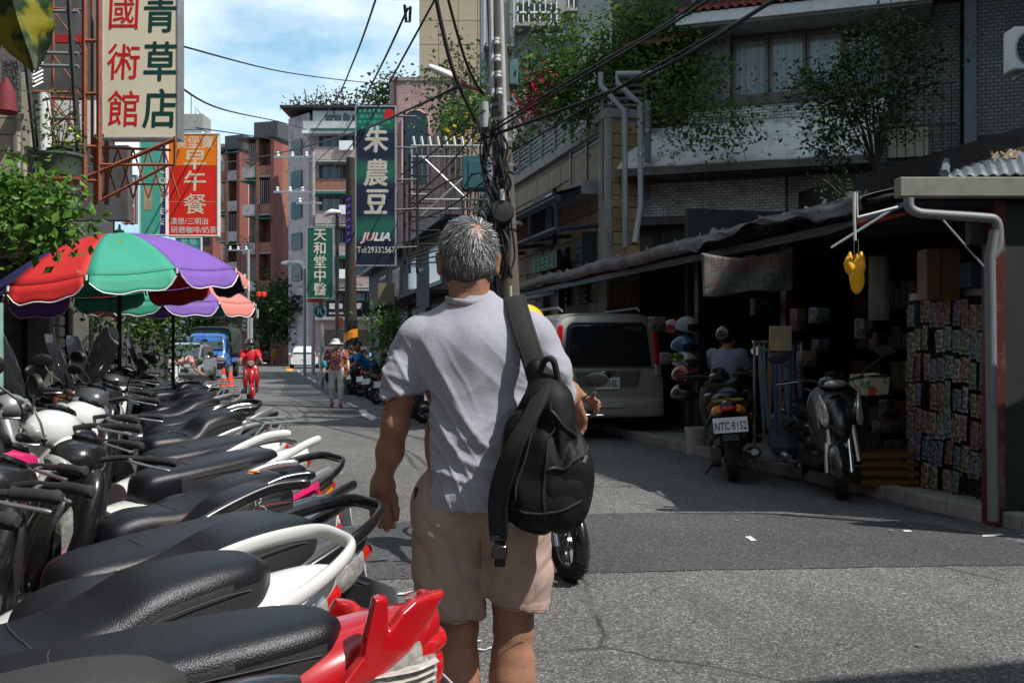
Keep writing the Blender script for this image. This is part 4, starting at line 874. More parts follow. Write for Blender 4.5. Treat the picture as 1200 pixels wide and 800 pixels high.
def shirt_disp(V, N):
    x, y, z = V[:, 0], V[:, 1], V[:, 2]; back = np.clip(-y * 12, 0, 1)
    wx = V + .02 * np.stack([np.sin(z * 19 + x * 9), np.sin(x * 15), np.sin(x * 17 + z * 7)], 1)
    def rid(ax, az, f, ph, s): u = (wx[:, 0] * ax + wx[:, 2] * az) * f + ph; return (np.abs(np.sin(u)) ** .8 * -1 + .6) * s
    mid = np.exp(-((z - 1.12) / .14) ** 2); low = np.exp(-((z - .95) / .08) ** 2); arm = np.clip((-x - .15) * 12, 0, 1) + np.clip((x - .2) * 12, 0, 1)
    d = back * (mid * rid(.75, .65, 34, .4, .0075) * np.clip(1 - (x + .02) ** 2 * 20, 0, 1) + mid * rid(-.5, .86, 26, 1.2, .005) * np.clip(x * 8 + .6, 0, 1) + low * rid(.15, 1, 44, .2, .0058)) + back * np.clip((1.25 - z) * 6, 0, 1) * .004 * fbm(V, (12, 6, 30), 4, 3)
    wp = .022 * fbm(V, (9, 9, 9), 31, 2)
    for (ax_, az_, f_, sd, am) in ((.82, .57, 70, 41, .0052), (.35, .94, 85, 42, .004), (-.7, .7, 78, 43, .0032)):
        u = (x * ax_ + z * az_ + wp) * f_; d = d + np.exp(-(np.sin(u) / .42) ** 2) * am * np.clip(fbm(V, (7, 7, 5), sd, 2) * 1.6, 0, 1) * np.clip((1.36 - z) * 7, 0, 1)
    d = d + back * np.exp(-((z - 1.25) / .09) ** 2) * rid(.8, .55, 22, 2.2, .0045) + arm * .0045 * fbm(V, (18, 18, 34), 8, 3) + .0022 * fbm(V, (20, 20, 16), 1, 3)
    hemz = np.exp(-((z - .862) / .008) ** 2); col = np.exp(-((np.sqrt((x + .013) ** 2 + y ** 2 * .8 + ((z - 1.475) * 1.25) ** 2) - .072) / .005) ** 2)
    return 1.4 * d + .0015 * hemz + .002 * col
shirt = link('shirt', S.mesh('shirt', SHIRT, shirt_disp), None, man)
mb = MB(); flatbar(mb, [(-.08, .0, 1.452), (-.066, -.048, 1.443), (-.013, -.074, 1.436), (.04, -.048, 1.443), (.054, .0, 1.452)], .005, .009, 8); mb.build('collar', SHIRT, shirt)
# shorts
SHORTS = mat('beige_cotton', (.37, .262, .222), .9, var=.1, vs=30, bump=.3, bs=600, bdist=.0008)
S = SDF((-.26, -.24, .44), (.32, .22, 1.0), v)
S.ell((.02, -.002, .88), (.18, .128, .12), k=.04); S.ell((-.06, -.045, .8), (.095, .085, .1), k=.04); S.ell((.11, -.045, .8), (.095, .085, .1), k=.04)
S.chain([(-.075, 0, .84), (-.067, -.005, .65), (-.068, -.005, .5)], [.112, .105, .1], .03); S.chain([(.115, 0, .84), (.13, -.005, .65), (.14, -.005, .52)], [.11, .1, .087], .03)
sl, x, y, z = S._w(S.lo, S.lo + S.n * S.v, 0)
S.g = np.maximum(S.g, np.where(x < .035, (.53 - z) - .05 * (x + .07), (.56 - z) - .22 * (x - .13)))
def short_disp(V, N):
    x, y, z = V[:, 0], V[:, 1], V[:, 2]; wx = x + .015 * np.sin(z * 40) + .01 * np.sin(z * 13 + x * 30); s1 = np.where(x < .03, 1., -1.)
    u = (wx * .9 * s1 + z * .75) * 62; f = (1 - np.abs(np.sin(u * .5))) ** 2
    cr_ = np.exp(-(np.sin((x * .75 * s1 + z * .66 + .02 * fbm(V, (9, 9, 9), 15, 2)) * 62) / .4) ** 2) * .006 * np.clip(fbm(V, (7, 7, 6), 16, 2) * 1.7, 0, 1)
    d = cr_ - .012 * f * np.clip((.86 - z) * 8, 0, 1) * (.4 + .6 * np.abs(fbm(V, (6, 6, 9), 12, 1))) + .008 * fbm(V, (13, 13, 15), 6, 3); seam = -.006 * np.exp(-((x - .027) / .006) ** 2) * (z > .7)
    return d + seam + .002 * (np.where(x < .035, z < .545, z < .575))
link('shorts', S.mesh('shorts', SHORTS, short_disp), None, man)
def on_shorts(pts, dy=.0): return [(a, -.128 - dy + .05 * abs((a - (-.07 if a < .03 else .12)) / .13) ** 2, c) for a, c in pts]
mb = MB(); mb.tube(on_shorts([(.022, z_) for z_ in np.linspace(.86, .68, 10)], -.02), .0018, 5)
for q in ([(-.15, .54), (.015, .535)], [(.05, .578), (.21, .562)]): mb.tube(on_shorts([(q[0][0] + (q[1][0] - q[0][0]) * u, q[0][1] + (q[1][1] - q[0][1]) * u) for u in np.linspace(0, 1, 12)], -.012), .0012, 4)
mb.build('stitching', mat('dark_thread', (.16, .1, .075), .9), kid(man, 'shorts'))
MB().box((-.163, -.03, .88), (.012, .05, .05), ch=.004).build('belt_pouch', BLACKP, man)
for s, x2 in ((-1, -.035), (1, .11)):
    S = SDF((x2 - .1, -.12, -.02), (x2 + .1, .27, .16), .007); S.cap((x2, -.02, .045), (x2 + s * .01, .17, .035), .048, .042, .03); S.cap((x2, -.02, .07), (x2, -.02, .04), .047, .047, .03); S.cut((0, 0, 0), (0, 0, -1)); link('shoe', S.mesh('shoe', mat('shoe_grey', (.08, .08, .09), .7)), None, man)
# hair: shell plus strands
HAIRM = bpy.data.materials.new('grey_hair'); HAIRM.use_nodes = True; _t = HAIRM.node_tree; _b = _t.nodes['Principled BSDF']
_g = _n(_t, 'ShaderNodeNewGeometry'); _c = _n(_t, 'ShaderNodeValToRGB'); _e = _c.color_ramp.elements; _e[0].color = (.012, .012, .013, 1); _e[1].color = (.55, .56, .58, 1); _x = _e.new(.4); _x.color = (.07, .07, .073, 1); _x = _e.new(.7); _x.color = (.24, .245, .255, 1)
_t.links.new(_g.outputs['Random Per Island'], _c.inputs['Fac']); _t.links.new(_c.outputs['Color'], _b.inputs['Base Color']); _b.inputs['Roughness'].default_value = .4
S = SDF(HC - .17, HC + .17, .005); up, fw = np.array(HR.col[2]), np.array(HR.col[1]); rt = np.array(HR.col[0])
S.ell(HC + up * .03 - fw * .014, (.0855, .105, .0985), HR, .01); S.ell(HC - up * .03 - fw * .045, (.076, .06, .06), HR, .02); S.box(HC + fw * .13 - up * .05, (.12, .1, .13), .03, HR, sub=True); S.cut(HC - up * .075, -up * 1 - fw * .0)
S.ell(HC + up * .078 - fw * .1 + rt * .022, (.027, .03, .027), HR, sub=True)
for s in (-1, 1): S.ell(HC + rt * s * .088 - up * .02 + fw * .0, (.02, .024, .036), HR, sub=True)
scalp = link('hair', S.mesh('hair', mat('hair_base', (.035, .033, .033), .6, bump=.8, bs=300, var=.5, vs=60), cloth_fold(.0025, (55, 55, 55), 4)), None, man)
CR = HC + up * .078 - fw * .085 + rt * .022            # crown point, thin there
mb = MB(); r_ = random.Random(3); n_h = 0
while n_h < 9500:
    a = r_.uniform(-PI, PI); e_ = math.asin(r_.uniform(-.62, 1)); n = V3(math.cos(e_) * math.sin(a), -math.cos(e_) * math.cos(a), math.sin(e_))
    loc = n * V3(.084, .104, .097); nn = loc / V3(.084 ** 2, .104 ** 2, .097 ** 2); nn /= np.linalg.norm(nn)
    p = HC + up * .03 - fw * .014 + rt * loc[0] + fw * loc[1] + up * loc[2]; nw = rt * nn[0] + fw * nn[1] + up * nn[2]
    if loc[1] > .045 and loc[2] < .05: continue
    if loc[2] < -.02: p = p - fw * .012 - up * .01
    if p[2] < HC[2] - .075: continue
    if abs(loc[0]) > .07 and -.03 < loc[1] < .02 and loc[2] < -.015: continue
    dc = np.linalg.norm(p - CR)
    if dc < .055 and r_.random() < 1.0 - (.25 + (dc / .055) ** 2 * .7): continue
    away = p - CR; away = away - nw * (away @ nw); away /= np.linalg.norm(away) + 1e-6; sw = np.cross(nw, away) * .35
    fl = away + sw + nw * r_.uniform(.02, .42) - up * .4 + V3(*[r_.gauss(0, .24) for _ in range(3)]); fl /= np.linalg.norm(fl); L_ = r_.uniform(.016, .042) * (1.15 if dc < .1 else 1)
    side = np.cross(nw, fl); side /= np.linalg.norm(side) + 1e-6; w_ = .0006
    q1 = p + fl * L_ * .5; f2 = fl - nw * .55 - up * .3; f2 /= np.linalg.norm(f2); q2 = q1 + f2 * L_ * .5
    mb.add([p - side * w_, p + side * w_, q1 + side * w_ * .9, q1 - side * w_ * .9, q2], [(0, 1, 2, 3), (3, 2, 4)]); n_h += 1
mb_me = bpy.data.meshes.new('hair_strands'); mb_me.from_pydata(mb.v, [], mb.f); mb_me.materials.append(HAIRM); o = link('hair_strands', mb_me, None, scalp)
MB().tube([Vector((.289 + .033 * math.cos(a) * .8, .175 + .015 * math.sin(a), 1.162 + .031 * math.sin(a + .4))) for a in np.linspace(0, 2 * PI, 16)], .003, 6).build('bracelet', mat('dark_beads', (.03, .02, .015), .4), man)
c0 = Vector(tipR[0]) * .5 + Vector(tipR[1]) * .5
o = MB().cyl(c0 + Vector((-.02, -.01, .004)), c0 + Vector((.045, .0, -.006)), .0042, 10).build('cigarette', mat('cigarette_paper', (.75, .74, .7), .7)); o.matrix_world = man.matrix_basis if False else Matrix.Translation(man.location) @ Matrix.Rotation(-YAW, 4, 'Z')
tag(o, "thin white cigarette held in the walking man's fingers", 'cigarette')
# backpack
PACK = mat('pack_nylon', (.007, .007, .008), .62, var=.2, vs=12, bump=.4, bs=500, bdist=.0008, spec=.25)
WEB = mat('pack_webbing', (.014, .0145, .015), .8, bump=.8, bs=420, bdist=.0012)
pk = thing('backpack', 'slouched black nylon backpack hanging from the right shoulder of the grey-haired man', 'backpack', man.location, -YAW)
pk['label'] = 'slouched black nylon backpack hung on one shoulder of the walking man'
S = SDF((.0, -.52, .66), (.5, .0, 1.3), .006)
Q = rotm(0, R(-13), R(8))
S.ell((.2, -.205, .99), (.115, .066, .18), Q, .05); S.ell((.2, -.215, .905), (.118, .07, .1), Q, .06); S.chain([(.178, -.17, 1.25), (.215, -.2, 1.15), (.24, -.22, 1.0)], [.028, .055, .075], .05); S.ell((.265, -.225, .955), (.075, .055, .1), Q, .03); S.cap((.13, -.22, .89), (.24, -.23, .87), .065, .068, .05)
def pack_disp(V, N):
    n = fbm(V, (16, 16, 5), 21, 3); return -.017 * (1 - np.minimum(1, np.abs(n) * 2.8)) ** 2 + .009 * fbm(V, (8, 8, 6), 5, 2) + .0025 * fbm(V, (40, 40, 14), 3, 2)
from mathutils.bvhtree import BVHTree
bag_me = S.mesh('bag', PACK, pack_disp); link('bag', bag_me, None, pk); BT = BVHTree.FromPolygons([v.co for v in bag_me.vertices], [tuple(p.vertices) for p in bag_me.polygons])
def snap(pts, off=.001):                           # lay seams on the bag's own surface
    out = []
    for p in pts:
        c, n, _, _ = BT.find_nearest(Vector(p)); out.append(c + n * off)
    return out
def strap(pts, w, th, name='strap', m=WEB, wd=None):
    P_ = [Vector(p) for p in spl(pts, 40)]; Rg = []; n0 = Vector(wd) if wd else None
    for i, p in enumerate(P_):
        d = (P_[min(i + 1, 39)] - P_[max(i - 1, 0)]).normalized(); sd = (n0 - d * n0.dot(d)).normalized(); u = sd.cross(d)
        Rg.append([p + sd * w * a + u * th * b for a, b in ((-1, -.6), (-.85, -1), (0, -1.15), (.85, -1), (1, -.6), (1, .6), (.85, 1), (0, 1.15), (-.85, 1), (-1, .6))])
    o = MB().rings(Rg).build(name, m, pk)
    mb = MB()
    for a in (-.8, .8): mb.tube([p + (n0 - (n0.dot((P_[min(i + 1, 39)] - P_[max(i - 1, 0)]).normalized())) * (P_[min(i + 1, 39)] - P_[max(i - 1, 0)]).normalized()).normalized() * w * a for i, p in enumerate(P_)][::2], th + .0012, 5)
    mb.build('strap_edge', PACK, o)
strap([(.12, .07, 1.4), (.12, .0, 1.452), (.128, -.07, 1.42), (.15, -.135, 1.34), (.175, -.165, 1.26), (.185, -.185, 1.22)], .031, .006, wd=(1, 0, .15))
strap([(.195, -.23, 1.2), (.175, -.28, 1.15), (.125, -.31, 1.06), (.09, -.3, .97), (.075, -.28, .89), (.078, -.27, .8)], .029, .006, wd=(.75, -.55, .3))
strap([(.078, -.27, .81), (.082, -.28, .765), (.08, -.27, .725)], .014, .0025, 'strap_tail', wd=(1, 0, 0)); MB().box((.08, -.28, .765), (.042, .014, .035), ch=.004).box((.078, -.275, .8), (.05, .012, .016), ch=.003).build('buckle', GLOSSB, pk)
MB().tube(spl([(.185, -.19, 1.22), (.2, -.22, 1.27), (.225, -.23, 1.27), (.24, -.21, 1.2)], 16), .009, 8).build('carry_handle', WEB, pk)
S = SDF((.12, -.4, .82), (.4, -.1, 1.12), .006); S.ell((.262, -.245, .95), (.066, .04, .1), rotm(0, R(-14), R(20)), .02); S.box((.25, -.25, .9), (.06, .035, .06), .03, rotm(0, R(-10), R(15)), .04)
link('front_pocket', S.mesh('front_pocket', PACK, lambda V, N: .004 * fbm(V, (22, 22, 12), 8, 3)), None, pk)
mb = MB(); mb.tube(snap(spl([(.1, -.29, .86), (.115, -.3, .95), (.15, -.295, 1.06), (.19, -.265, 1.15)], 24)), .004, 5).tube(snap(spl([(.2, -.31, .84), (.195, -.315, .95), (.21, -.3, 1.08), (.215, -.27, 1.16)], 24)), .0035, 5).tube(snap(spl([(.09, -.27, .875), (.15, -.315, .865), (.22, -.32, .87), (.3, -.29, .9)], 24)), .004, 5); mb.build('seam_piping', WEB, pk)
mb = MB()
for pts in ([(.205, -.315, .985), (.26, -.32, 1.0), (.31, -.295, 1.03), (.335, -.26, 1.06)], [(.215, -.285, 1.14), (.255, -.29, 1.1), (.295, -.265, 1.07)]):
    mb.tube(snap(spl(pts, 24), .002), .0045, 6)
mb.build('zip', mat('zip_metal', (.05, .05, .052), .35, .6), pk)
zp = snap([(.318, -.295, 1.02)], .006)[0]; MB().box(zp, (.008, .006, .02), rotm(0, .4, 0)).build('zip_pull', CHROME, pk)
# ================================================================== right side
BL = {}
def wallbox(name, lo, hi, m, parent=None, ch=0): return MB().bb(lo, hi, ch).build(name, m, parent, smooth=0)
TANT = mat('tan_panel', (.3, .235, .16), .75, var=.12, dirt=.45, dcol=(.09, .07, .05), ds=2.5, bump=.2, bs=60)
BROWNW = mat('brown_render', (.2, .165, .125), .85, var=.15, dirt=.6, dcol=(.06, .05, .04), ds=1.5, bump=.3, bs=50)
WTILE = tile_mat('small_white_tiles', (.66, .66, .61), (.12, .115, .1), .12, .052, .35, .2, .12, .75, gs=1.4)
GTILE = tile_mat('small_grey_tiles', (.2, .2, .175), (.045, .043, .04), .12, .06, .4, .2, .16, .6, gs=.8)
CURT = mat('pale_curtain', (.45, .5, .52), .9, var=.35, vs=14, stretch=(2.2, 2.2, .03))

# --- street-side brown house: plane X = 6.1
hb = thing('brown_house', 'brown house with tile-clad corner pillar, slatted roof terrace and dark sign, beside the shed roof', 'house', (6.1, 19, 0))
def HB(lo, hi): return [a - b for a, b in zip(lo, (6.1, 19, 0))], [a - b for a, b in zip(hi, (6.1, 19, 0))]
def hbox(name, lo, hi, m, par=None, ch=0): a, b = HB(lo, hi); return MB().bb(a, b, ch).build(name, m, par or hb, smooth=0)
y0, y1 = 17.05, 24.4
hbox('wall', (6.2, y0, 0), (8.6, y1, 5.35), BROWNW)
hbox('back_wall', (8.0, y0 + .4, 5.35), (8.6, y1, 11), mat('grey_render', (.3, .3, .28), .85, dirt=.6, ds=1.2))
# stone-like facing panels, each a piece
pm_ = cached('facing_panel', lambda: MB().box((0, 0, 0), (.05, .86, .4), ch=.012), TANT, 0)
for iy in range(8):
    for iz in range(10):
        yy, zz = y0 + .62 + iy * .9, 1.6 + iz * .42
        if 3.3 < zz < 4.75 and iy in (3, 4): continue
        if zz > 5.2: continue
        if zz < 3.2 and iy in (1, 2, 5): continue
        link('facing_panel', pm_, None, hb, (6.19 - 6.1, yy - 19, zz))
w = hbox('window', (6.12, 20.35, 3.55), (6.22, 21.9, 4.75), mat('brown_shutter', (.05, .02, .018), .6)); hbox('pane', (6.105, 20.38, 3.7), (6.13, 20.85, 4.65), mat('blue_pane', (.3, .38, .5), .2), w)
for yy in (18.0, 19.3): 
    w = hbox('window', (6.1, yy, 2.2), (6.2, yy + .7, 3.4), DARKM)
    for q in range(9): a, b = HB((6.07, yy + .03, 2.25 + q * .13), (6.12, yy + .67, 2.31 + q * .13)); MB().bb(a, b).build('slat', DARKM, w, smooth=0)
# corner pillar with individual tiles
px0, py0 = 5.98, 16.55
hbox('corner_pillar', (px0 + .03, py0 + .03, 0), (px0 + .62, py0 + .55, 5.4), CONC); hbox('pillar_cap', (px0 - .04, py0 - .04, 5.4), (px0 + .68, py0 + .6, 5.55), CONC); hbox('pillar_edge', (px0 - .02, py0 - .03, 1.5), (px0 + .07, py0 + .12, 5.4), CONC)
TANP = [mat('pillar_tile%d' % i, c, .55, dirt=.4, dcol=(.08, .055, .035), ds=6) for i, c in enumerate(((.38, .26, .13), (.33, .22, .115), (.42, .3, .16)))]
pt_ = cached('pillar_tile', lambda: MB().box((0, 0, 0), (.262, .03, .205), ch=.01), TANP[0], 0); r_ = random.Random(2)
for k in range(17):
    for c in range(2): link('tile', pt_, TANP[r_.randrange(3)], hb, (px0 + .21 + c * .275 - 6.1 + (.03 if k % 2 else 0) * (1 - c), py0 + .015 - 19, 1.75 + k * .217))
# slatted screens on the terrace (louvres), going away along the street
def louvre(x, ya, yb, z0, z1, sl=.085):
    t = hbox('louvre_frame', (x, ya, z0 - .05), (x + .06, yb, z0), GREYM)
    for yy in np.arange(ya, yb + .01, (yb - ya) / max(1, round((yb - ya) / 1.1))): a, b = HB((x - .02, yy - .03, z0), (x + .05, yy + .03, z1)); MB().bb(a, b).build('post', GREYM, t, smooth=0)
    for z in np.arange(z0 + .05, z1, sl): a, b = HB((x + .01, ya, z), (x + .04, yb, z + sl * .45)); MB().bb(a, b).build('slat', GREYM, t, smooth=0)
louvre(6.16, 17.2, 19.2, 4.35, 6.1, .11); louvre(6.16, 19.3, 24.3, 5.5, 6.2, .1)
hbox('parapet', (6.1, 17.1, 5.33), (6.3, 24.4, 5.5), CONC)
hbox('balcony', (5.75, 17.25, 4.15), (6.2, 19.2, 4.4), CONC); 
# dark sign and ledges under the steel awning
w = hbox('sign_board', (5.8, 19.0, 2.95), (5.9, 20.9, 3.3), mat('dark_sign_face', (.012, .016, .012), .5)); GLOW = mat('green_sign_letters', (.06, .4, .1), .5)
for i in range(5):
    for j in range(3): a, b = HB((5.785, 19.2 + i * .33, 3.0 + j * .09), (5.8, 19.2 + i * .33 + .22 - .05 * (j % 2), 3.035 + j * .09)); MB().bb(a, b).build('letter_stroke', GLOW, w, smooth=0)
hbox('ledge', (5.9, 17.4, 2.65), (6.25, 18.8, 2.85), CONC); hbox('ledge', (5.95, 19.6, 2.45), (6.25, 22, 2.6), CONC)
o = MB().lathe([(.55, -.03), (.55, .03), (.47, .03), (.47, -.03)], (.08, 1.9, 3.1), axis='X', n=28, cap=False).build('arch_moulding', CONC, hb)
# blue steel awning frame on the house
af = thing('steel_awning', 'dark blue steel awning frame projecting from the brown house', 'awning', (6, 20, 0)); bs = mat('blue_steel', (.045, .06, .085), .5, dirt=.3)
def abar(a, b, s=.05, n='beam'):
    a, b = Vector(a) - af.location, Vector(b) - af.location; mb = MB(); mb.tube([a, b], s * 1.2, 4); mb.build(n, bs, af, smooth=0)
A0, A1 = (5.2, 17.3, 4.15), (5.2, 23.4, 4.15)
abar((5.3, 17.3, 4.06), (5.3, 24.0, 4.06), .07); abar((5.3, 17.3, 3.5), (5.3, 24, 3.5), .05); abar((5.3, 22.4, 1.8), (5.3, 22.4, 4.1), .06, 'post')
for yy in (17.4, 19.2, 21, 22.8, 24): abar((5.3, yy, 4.06), (6.15, yy, 4.35), .04); abar((5.3, yy, 3.5), (6.15, yy, 3.6), .035); abar((5.3, yy, 3.5), (5.3, yy, 4.06), .04, 'strut')
mb = MB(); g = [[(5.25 - 6 + u * .95, yy - 20, 4.14 + u * .28 + .02 * math.sin(yy * 40)) for u in (0, 1)] for yy in np.arange(17.3, 24, .04)]; mb.sheet(g); mb.build('corrugated_sheet', DARKM, af, thick=.01)

# --- the angled, white-tiled house: local frame along its front
ax0 = Vector((6.45, 16.95, 0)); axd = Vector((10.9, 14.05, 0)) - ax0; AL = axd.length; ang = math.atan2(axd.y, axd.x)
ah = thing('tiled_house', 'shaded house with small white wall tiles, curtained window and red roof edge over a pale sloping canopy', 'house', ax0, ang)
ah['label'] = 'shaded white-tiled house with curtained window, red roof edge and pale sloping canopy'
def ab(name, lo, hi, m, par=None, ch=0): return MB().bb(lo, hi, ch).build(name, m, par or ah, smooth=0)
# x along the front, y inward, z up. zlevels from the picture at about 16 m
ab('ground_floor_wall', (-.2, .5, 0), (AL + 7, .8, 3.6), DCONC)
ab('tile_band', (.05, .02, 3.68), (AL - .95, .5, 4.28), WTILE); ab('tile_band_post', (2.82, .0, 3.66), (2.86, .02, 4.28), DARKM)
ab('slab_edge', (-.05, -.02, 3.54), (AL + .1, .6, 3.66), DCONC); 
for xx in (.0, 1.5): ab('teal_panel', (xx - .9, .42, 2.7), (xx + .55, .5, 3.52), mat('teal_glazing', (.02, .055, .06), .25))
# sloping canopy
mb = MB(); g = []
for u in np.linspace(0, 1, 16):
    row = []
    for v in np.linspace(0, 1, 8): row.append((.0 + (.35 + u * (AL - 1.35)) * 1 - (1 - u) * .35 * v, .0 - v * .62, 5.26 - v * .8 - .01 * math.sin(u * 30)))
    g.append(row)
CANOPY = mat('weathered_white_sheet', (.8, .8, .79), .6, var=.1, vs=3, dirt=1, dcol=(.04, .04, .038), ds=4.2)
mb.sheet(g); mb.build('canopy', CANOPY, ah, thick=.03); ab('canopy_fascia', (-.02, -.66, 4.32), (AL - .98, -.6, 4.45), DCONC); ab('canopy_soffit', (.05, -.6, 4.28), (AL - 1, .02, 4.33), DARKM)
ab('tile_sill_band', (1.15, .02, 5.28), (AL - .85, .3, 5.56), WTILE); ab('sill', (1.55, -.03, 5.56), (AL - .9, .3, 5.68), DCONC)
ab('wall_column', (1.36, -.02, 5.56), (1.88, .3, 6.9), mat('pale_render', (.26, .27, .26), .8, dirt=.6, ds=2)); ab('dark_wall', (-.3, .35, 4.9), (1.25, .6, 8.2), mat('dark_stucco', (.06, .055, .05), .9))
fx = mat('bronze_frame', (.17, .14, .115), .45, .2)
wn = ab('window', (1.88, .16, 5.68), (AL - .85, .22, 6.8), fx)
for k in range(4):
    xa = 1.98 + k * .62; pn = ab('pane', (xa, .1, 5.76), (xa + .52, .13, 6.68), mat('curtained_glass', (.3, .36, .38), .12, var=.4, vs=14, stretch=(2.4, 2.4, .02), spec=.7) if k < 3 else DGLASS, wn)
    for xx in (xa - .05, xa + .5): ab('sash', (xx, .06, 5.7), (xx + .05, .15, 6.74), fx, wn)
    ab('rail', (xa - .02, .065, 5.7), (xa + .54, .145, 5.76), fx, wn); ab('rail', (xa - .02, .065, 6.68), (xa + .54, .145, 6.74), fx, wn)
ab('soffit', (1.1, -.65, 6.8), (AL - .2, .5, 6.84), mat('soffit_boards', (.3, .31, .29), .7, dirt=.5)); ab('fascia', (1.05, -.72, 6.84), (AL - .15, -.64, 7.02), WHITEP)
RED = mat('red_roof_sheet', (.2, .035, .025), .5, dirt=.7, dcol=(.06, .03, .025), ds=3)
mb = MB(); mb.sheet([[(x, -.76 + v * 1.5, 7.05 + v * .62 + .03 * math.sin(x * 42)) for v in (0, .5, 1)] for x in np.arange(1.0, AL - .05, .03)]); mb.build('roof_sheet', RED, ah, thick=.012)
mb = MB(); mb.sheet([[(x, -.5 + v * 1.0, 6.65 + v * .5 + .02 * math.sin(x * 42)) for v in (0, 1)] for x in np.arange(.05, 1.1, .03)]); mb.build('side_roof_sheet', RED, ah, thick=.012)
ab('upper_wall', (1.0, .75, 7.3), (AL, 1.1, 12.5), mat('upper_wall_dark', (.11, .105, .1), .85, dirt=.6))
for k in range(5): w = ab('upper_window', (1.3 + k * .8, .62, 7.9), (1.95 + k * .8, .74, 9.3), GREYM); ab('pane', (1.36 + k * .8, .6, 7.96), (1.89 + k * .8, .62, 9.24), DGLASS if k % 2 else mat('blue_glass', (.05, .07, .1), .1), w)
for k in range(3): o = MB().tube([(1.2 + k * 1.4, .3, 7.5), (1.2 + k * 1.4, .3, 9.4)], .03, 8).build('balcony_post', GREYM, ah)
ab('balcony_rail', (1.1, .26, 8.35), (AL - .3, .34, 8.42), GREYM)
ab('recess_wall', (AL - 1.0, .4, 2.6), (AL + .3, .7, 7.1), GTILE)
for k in range(9): MB().tube([(AL - .98 + k * .14, .12, 4.1), (AL - .98 + k * .14, .12, 5.7)], .009, 6).build('grille_bar', DARKM, ah)
for z in (4.4, 5.0, 5.68): ab('grille_rail', (AL - 1.0, .105, z), (AL + .2, .135, z + .03), DARKM)
ab('cream_panel', (AL - .85, .3, 4.55), (AL - .2, .38, 5.05), mat('cream_board', (.45, .43, .3), .6))
ab('post', (AL + .32, -.05, 2.6), (AL + .5, .1, 7.7), mat('blue_grey_post', (.16, .18, .21), .5, dirt=.4))
ab('side_wall', (AL + .5, .1, 2.6), (AL + 3.2, .5, 8.5), GTILE); ab('wall_band', (AL + .5, .06, 4.72), (AL + 3.2, .1, 4.78), DARKM)
ab('roof_slab', (AL - .6, -1.2, 7.75), (AL + 6, 2.5, 7.95), DCONC); ab('roof_shade_block', (AL + .2, -3.6, 7.95), (AL + 9, 3.5, 15), DCONC); ab('back_block', (AL - 1, 1.2, 2.6), (AL + 6, 3, 8.4), DCONC)  # roof block drawn taller and wider than the overhang to shade the front
for k in range(6): ab('soffit_batten', (AL - .4 + k * .7, -1.15, 7.68), (AL - .33 + k * .7, .5, 7.75), DARKM)
mb = MB(); mb.prism([(AL + 1.0, -.3, 7.9), (AL + 5, -.3, 5.5), (AL + 5, -.3, 7.9)], (0, .35, 0)); mb.build('gable_soffit', DARKM, ah, smooth=0)
# drain pipes by the corner pillar
def pipe(label, pts, r=.045, m=None, n='drain_pipe'):
    t = MB().tube(pts, r, 10).build(n, m or PVC); tag(t, label, 'pipe')
    mb = MB()
    for i in range(len(pts) - 1):
        a, b = Vector(pts[i]), Vector(pts[i + 1])
        if (b - a).length > .8:
            q = a.lerp(b, .5); d = (b - a).normalized(); mb.cyl(q - d * .03, q + d * .03, r * 1.25, 10)
    if mb.v: mb.build('pipe_collar', STEEL, t)
pipe('grey drain pipe with an elbow running down the tile-clad corner pillar', [P(704, 85, 17.4), P(704, 100, 17.4), P(732, 130, 17.2), P(733, 290, 17.2)], .05)
pipe('grey drain pipe bent from the white pipe end, right of the tile-clad pillar', [P(772, 86, 16.9), P(722, 87, 16.9), P(724, 98, 16.9), P(750, 122, 16.9), P(751, 240, 16.9), P(744, 285, 16.6)], .05)
pipe('thin pale post standing between the louvres and the tiled house', [P(759, 118, 17.2), P(759, 190, 17.2)], .06, GREYM, 'pole')
t = thing('louvre_screen', 'dark slatted screen behind the two drain pipes', 'screen', (0, 0, 0))
for k in range(17): a, b = P(706, 92 + k * 8, 17.9), P(757, 92 + k * 8, 17.6); MB().tube([a, b], .03, 4).build('slat', GREYM, t, smooth=0)
for px in (706, 735, 757): MB().tube([P(px, 88, 17.75), P(px, 235, 17.75)], .03, 4).build('post', GREYM, t, smooth=0)
# bricks of small dark wall behind
t = wallbox('recess_wall', (6.6, 17.6, 0), (9.5, 18.0, 8.4), BROWNW); tag(t, 'brown recessed wall between the slatted screen and the tiled house', 'wall')

# air conditioner at the far right
def aircon(label, loc, rz, s=1., m=None):
    t = thing('air_conditioner', label, 'air conditioner', loc, rz); t.scale = (s,) * 3
    MB().box((0, 0, .3), (.82, .3, .58), ch=.02).build('case', WHITEP if m is None else m, t, smooth=0)
    MB().lathe([(.255, -.0), (.255, .02), (.24, .02), (.24, 0)], (-.14, -.16, .3), axis='Y', n=28, cap=False).build('fan_ring', GREYM, t); MB().lathe([(.23, 0), (.001, .004)], (-.14, -.152, .3), axis='Y', n=28, cap=False).build('fan_recess', DARKM, t)
    mb = MB()
    for k in range(18):
        a = 2 * PI * k / 18; q = Matrix.Rotation(a, 3, 'Y'); mb.box(q @ Vector((.13, 0, 0)) + Vector((-.14, -.168, .3)), (.21, .006, .007), q)
    for r in (.07, .14): mb.lathe([(r, -.003), (r, .003)], (-.14, -.168, .3), axis='Y', n=24, cap=False)
    mb.build('fan_grille', GREYM, t); MB().box((-.25, 0, -.03), (.04, .4, .05)).box((.25, 0, -.03), (.04, .4, .05)).build('bracket', STEEL, t, smooth=0); return t
aircon('white air conditioner mounted high at the right edge above the bright roof', P(1217, 86, 11.5), -YAW, .85)
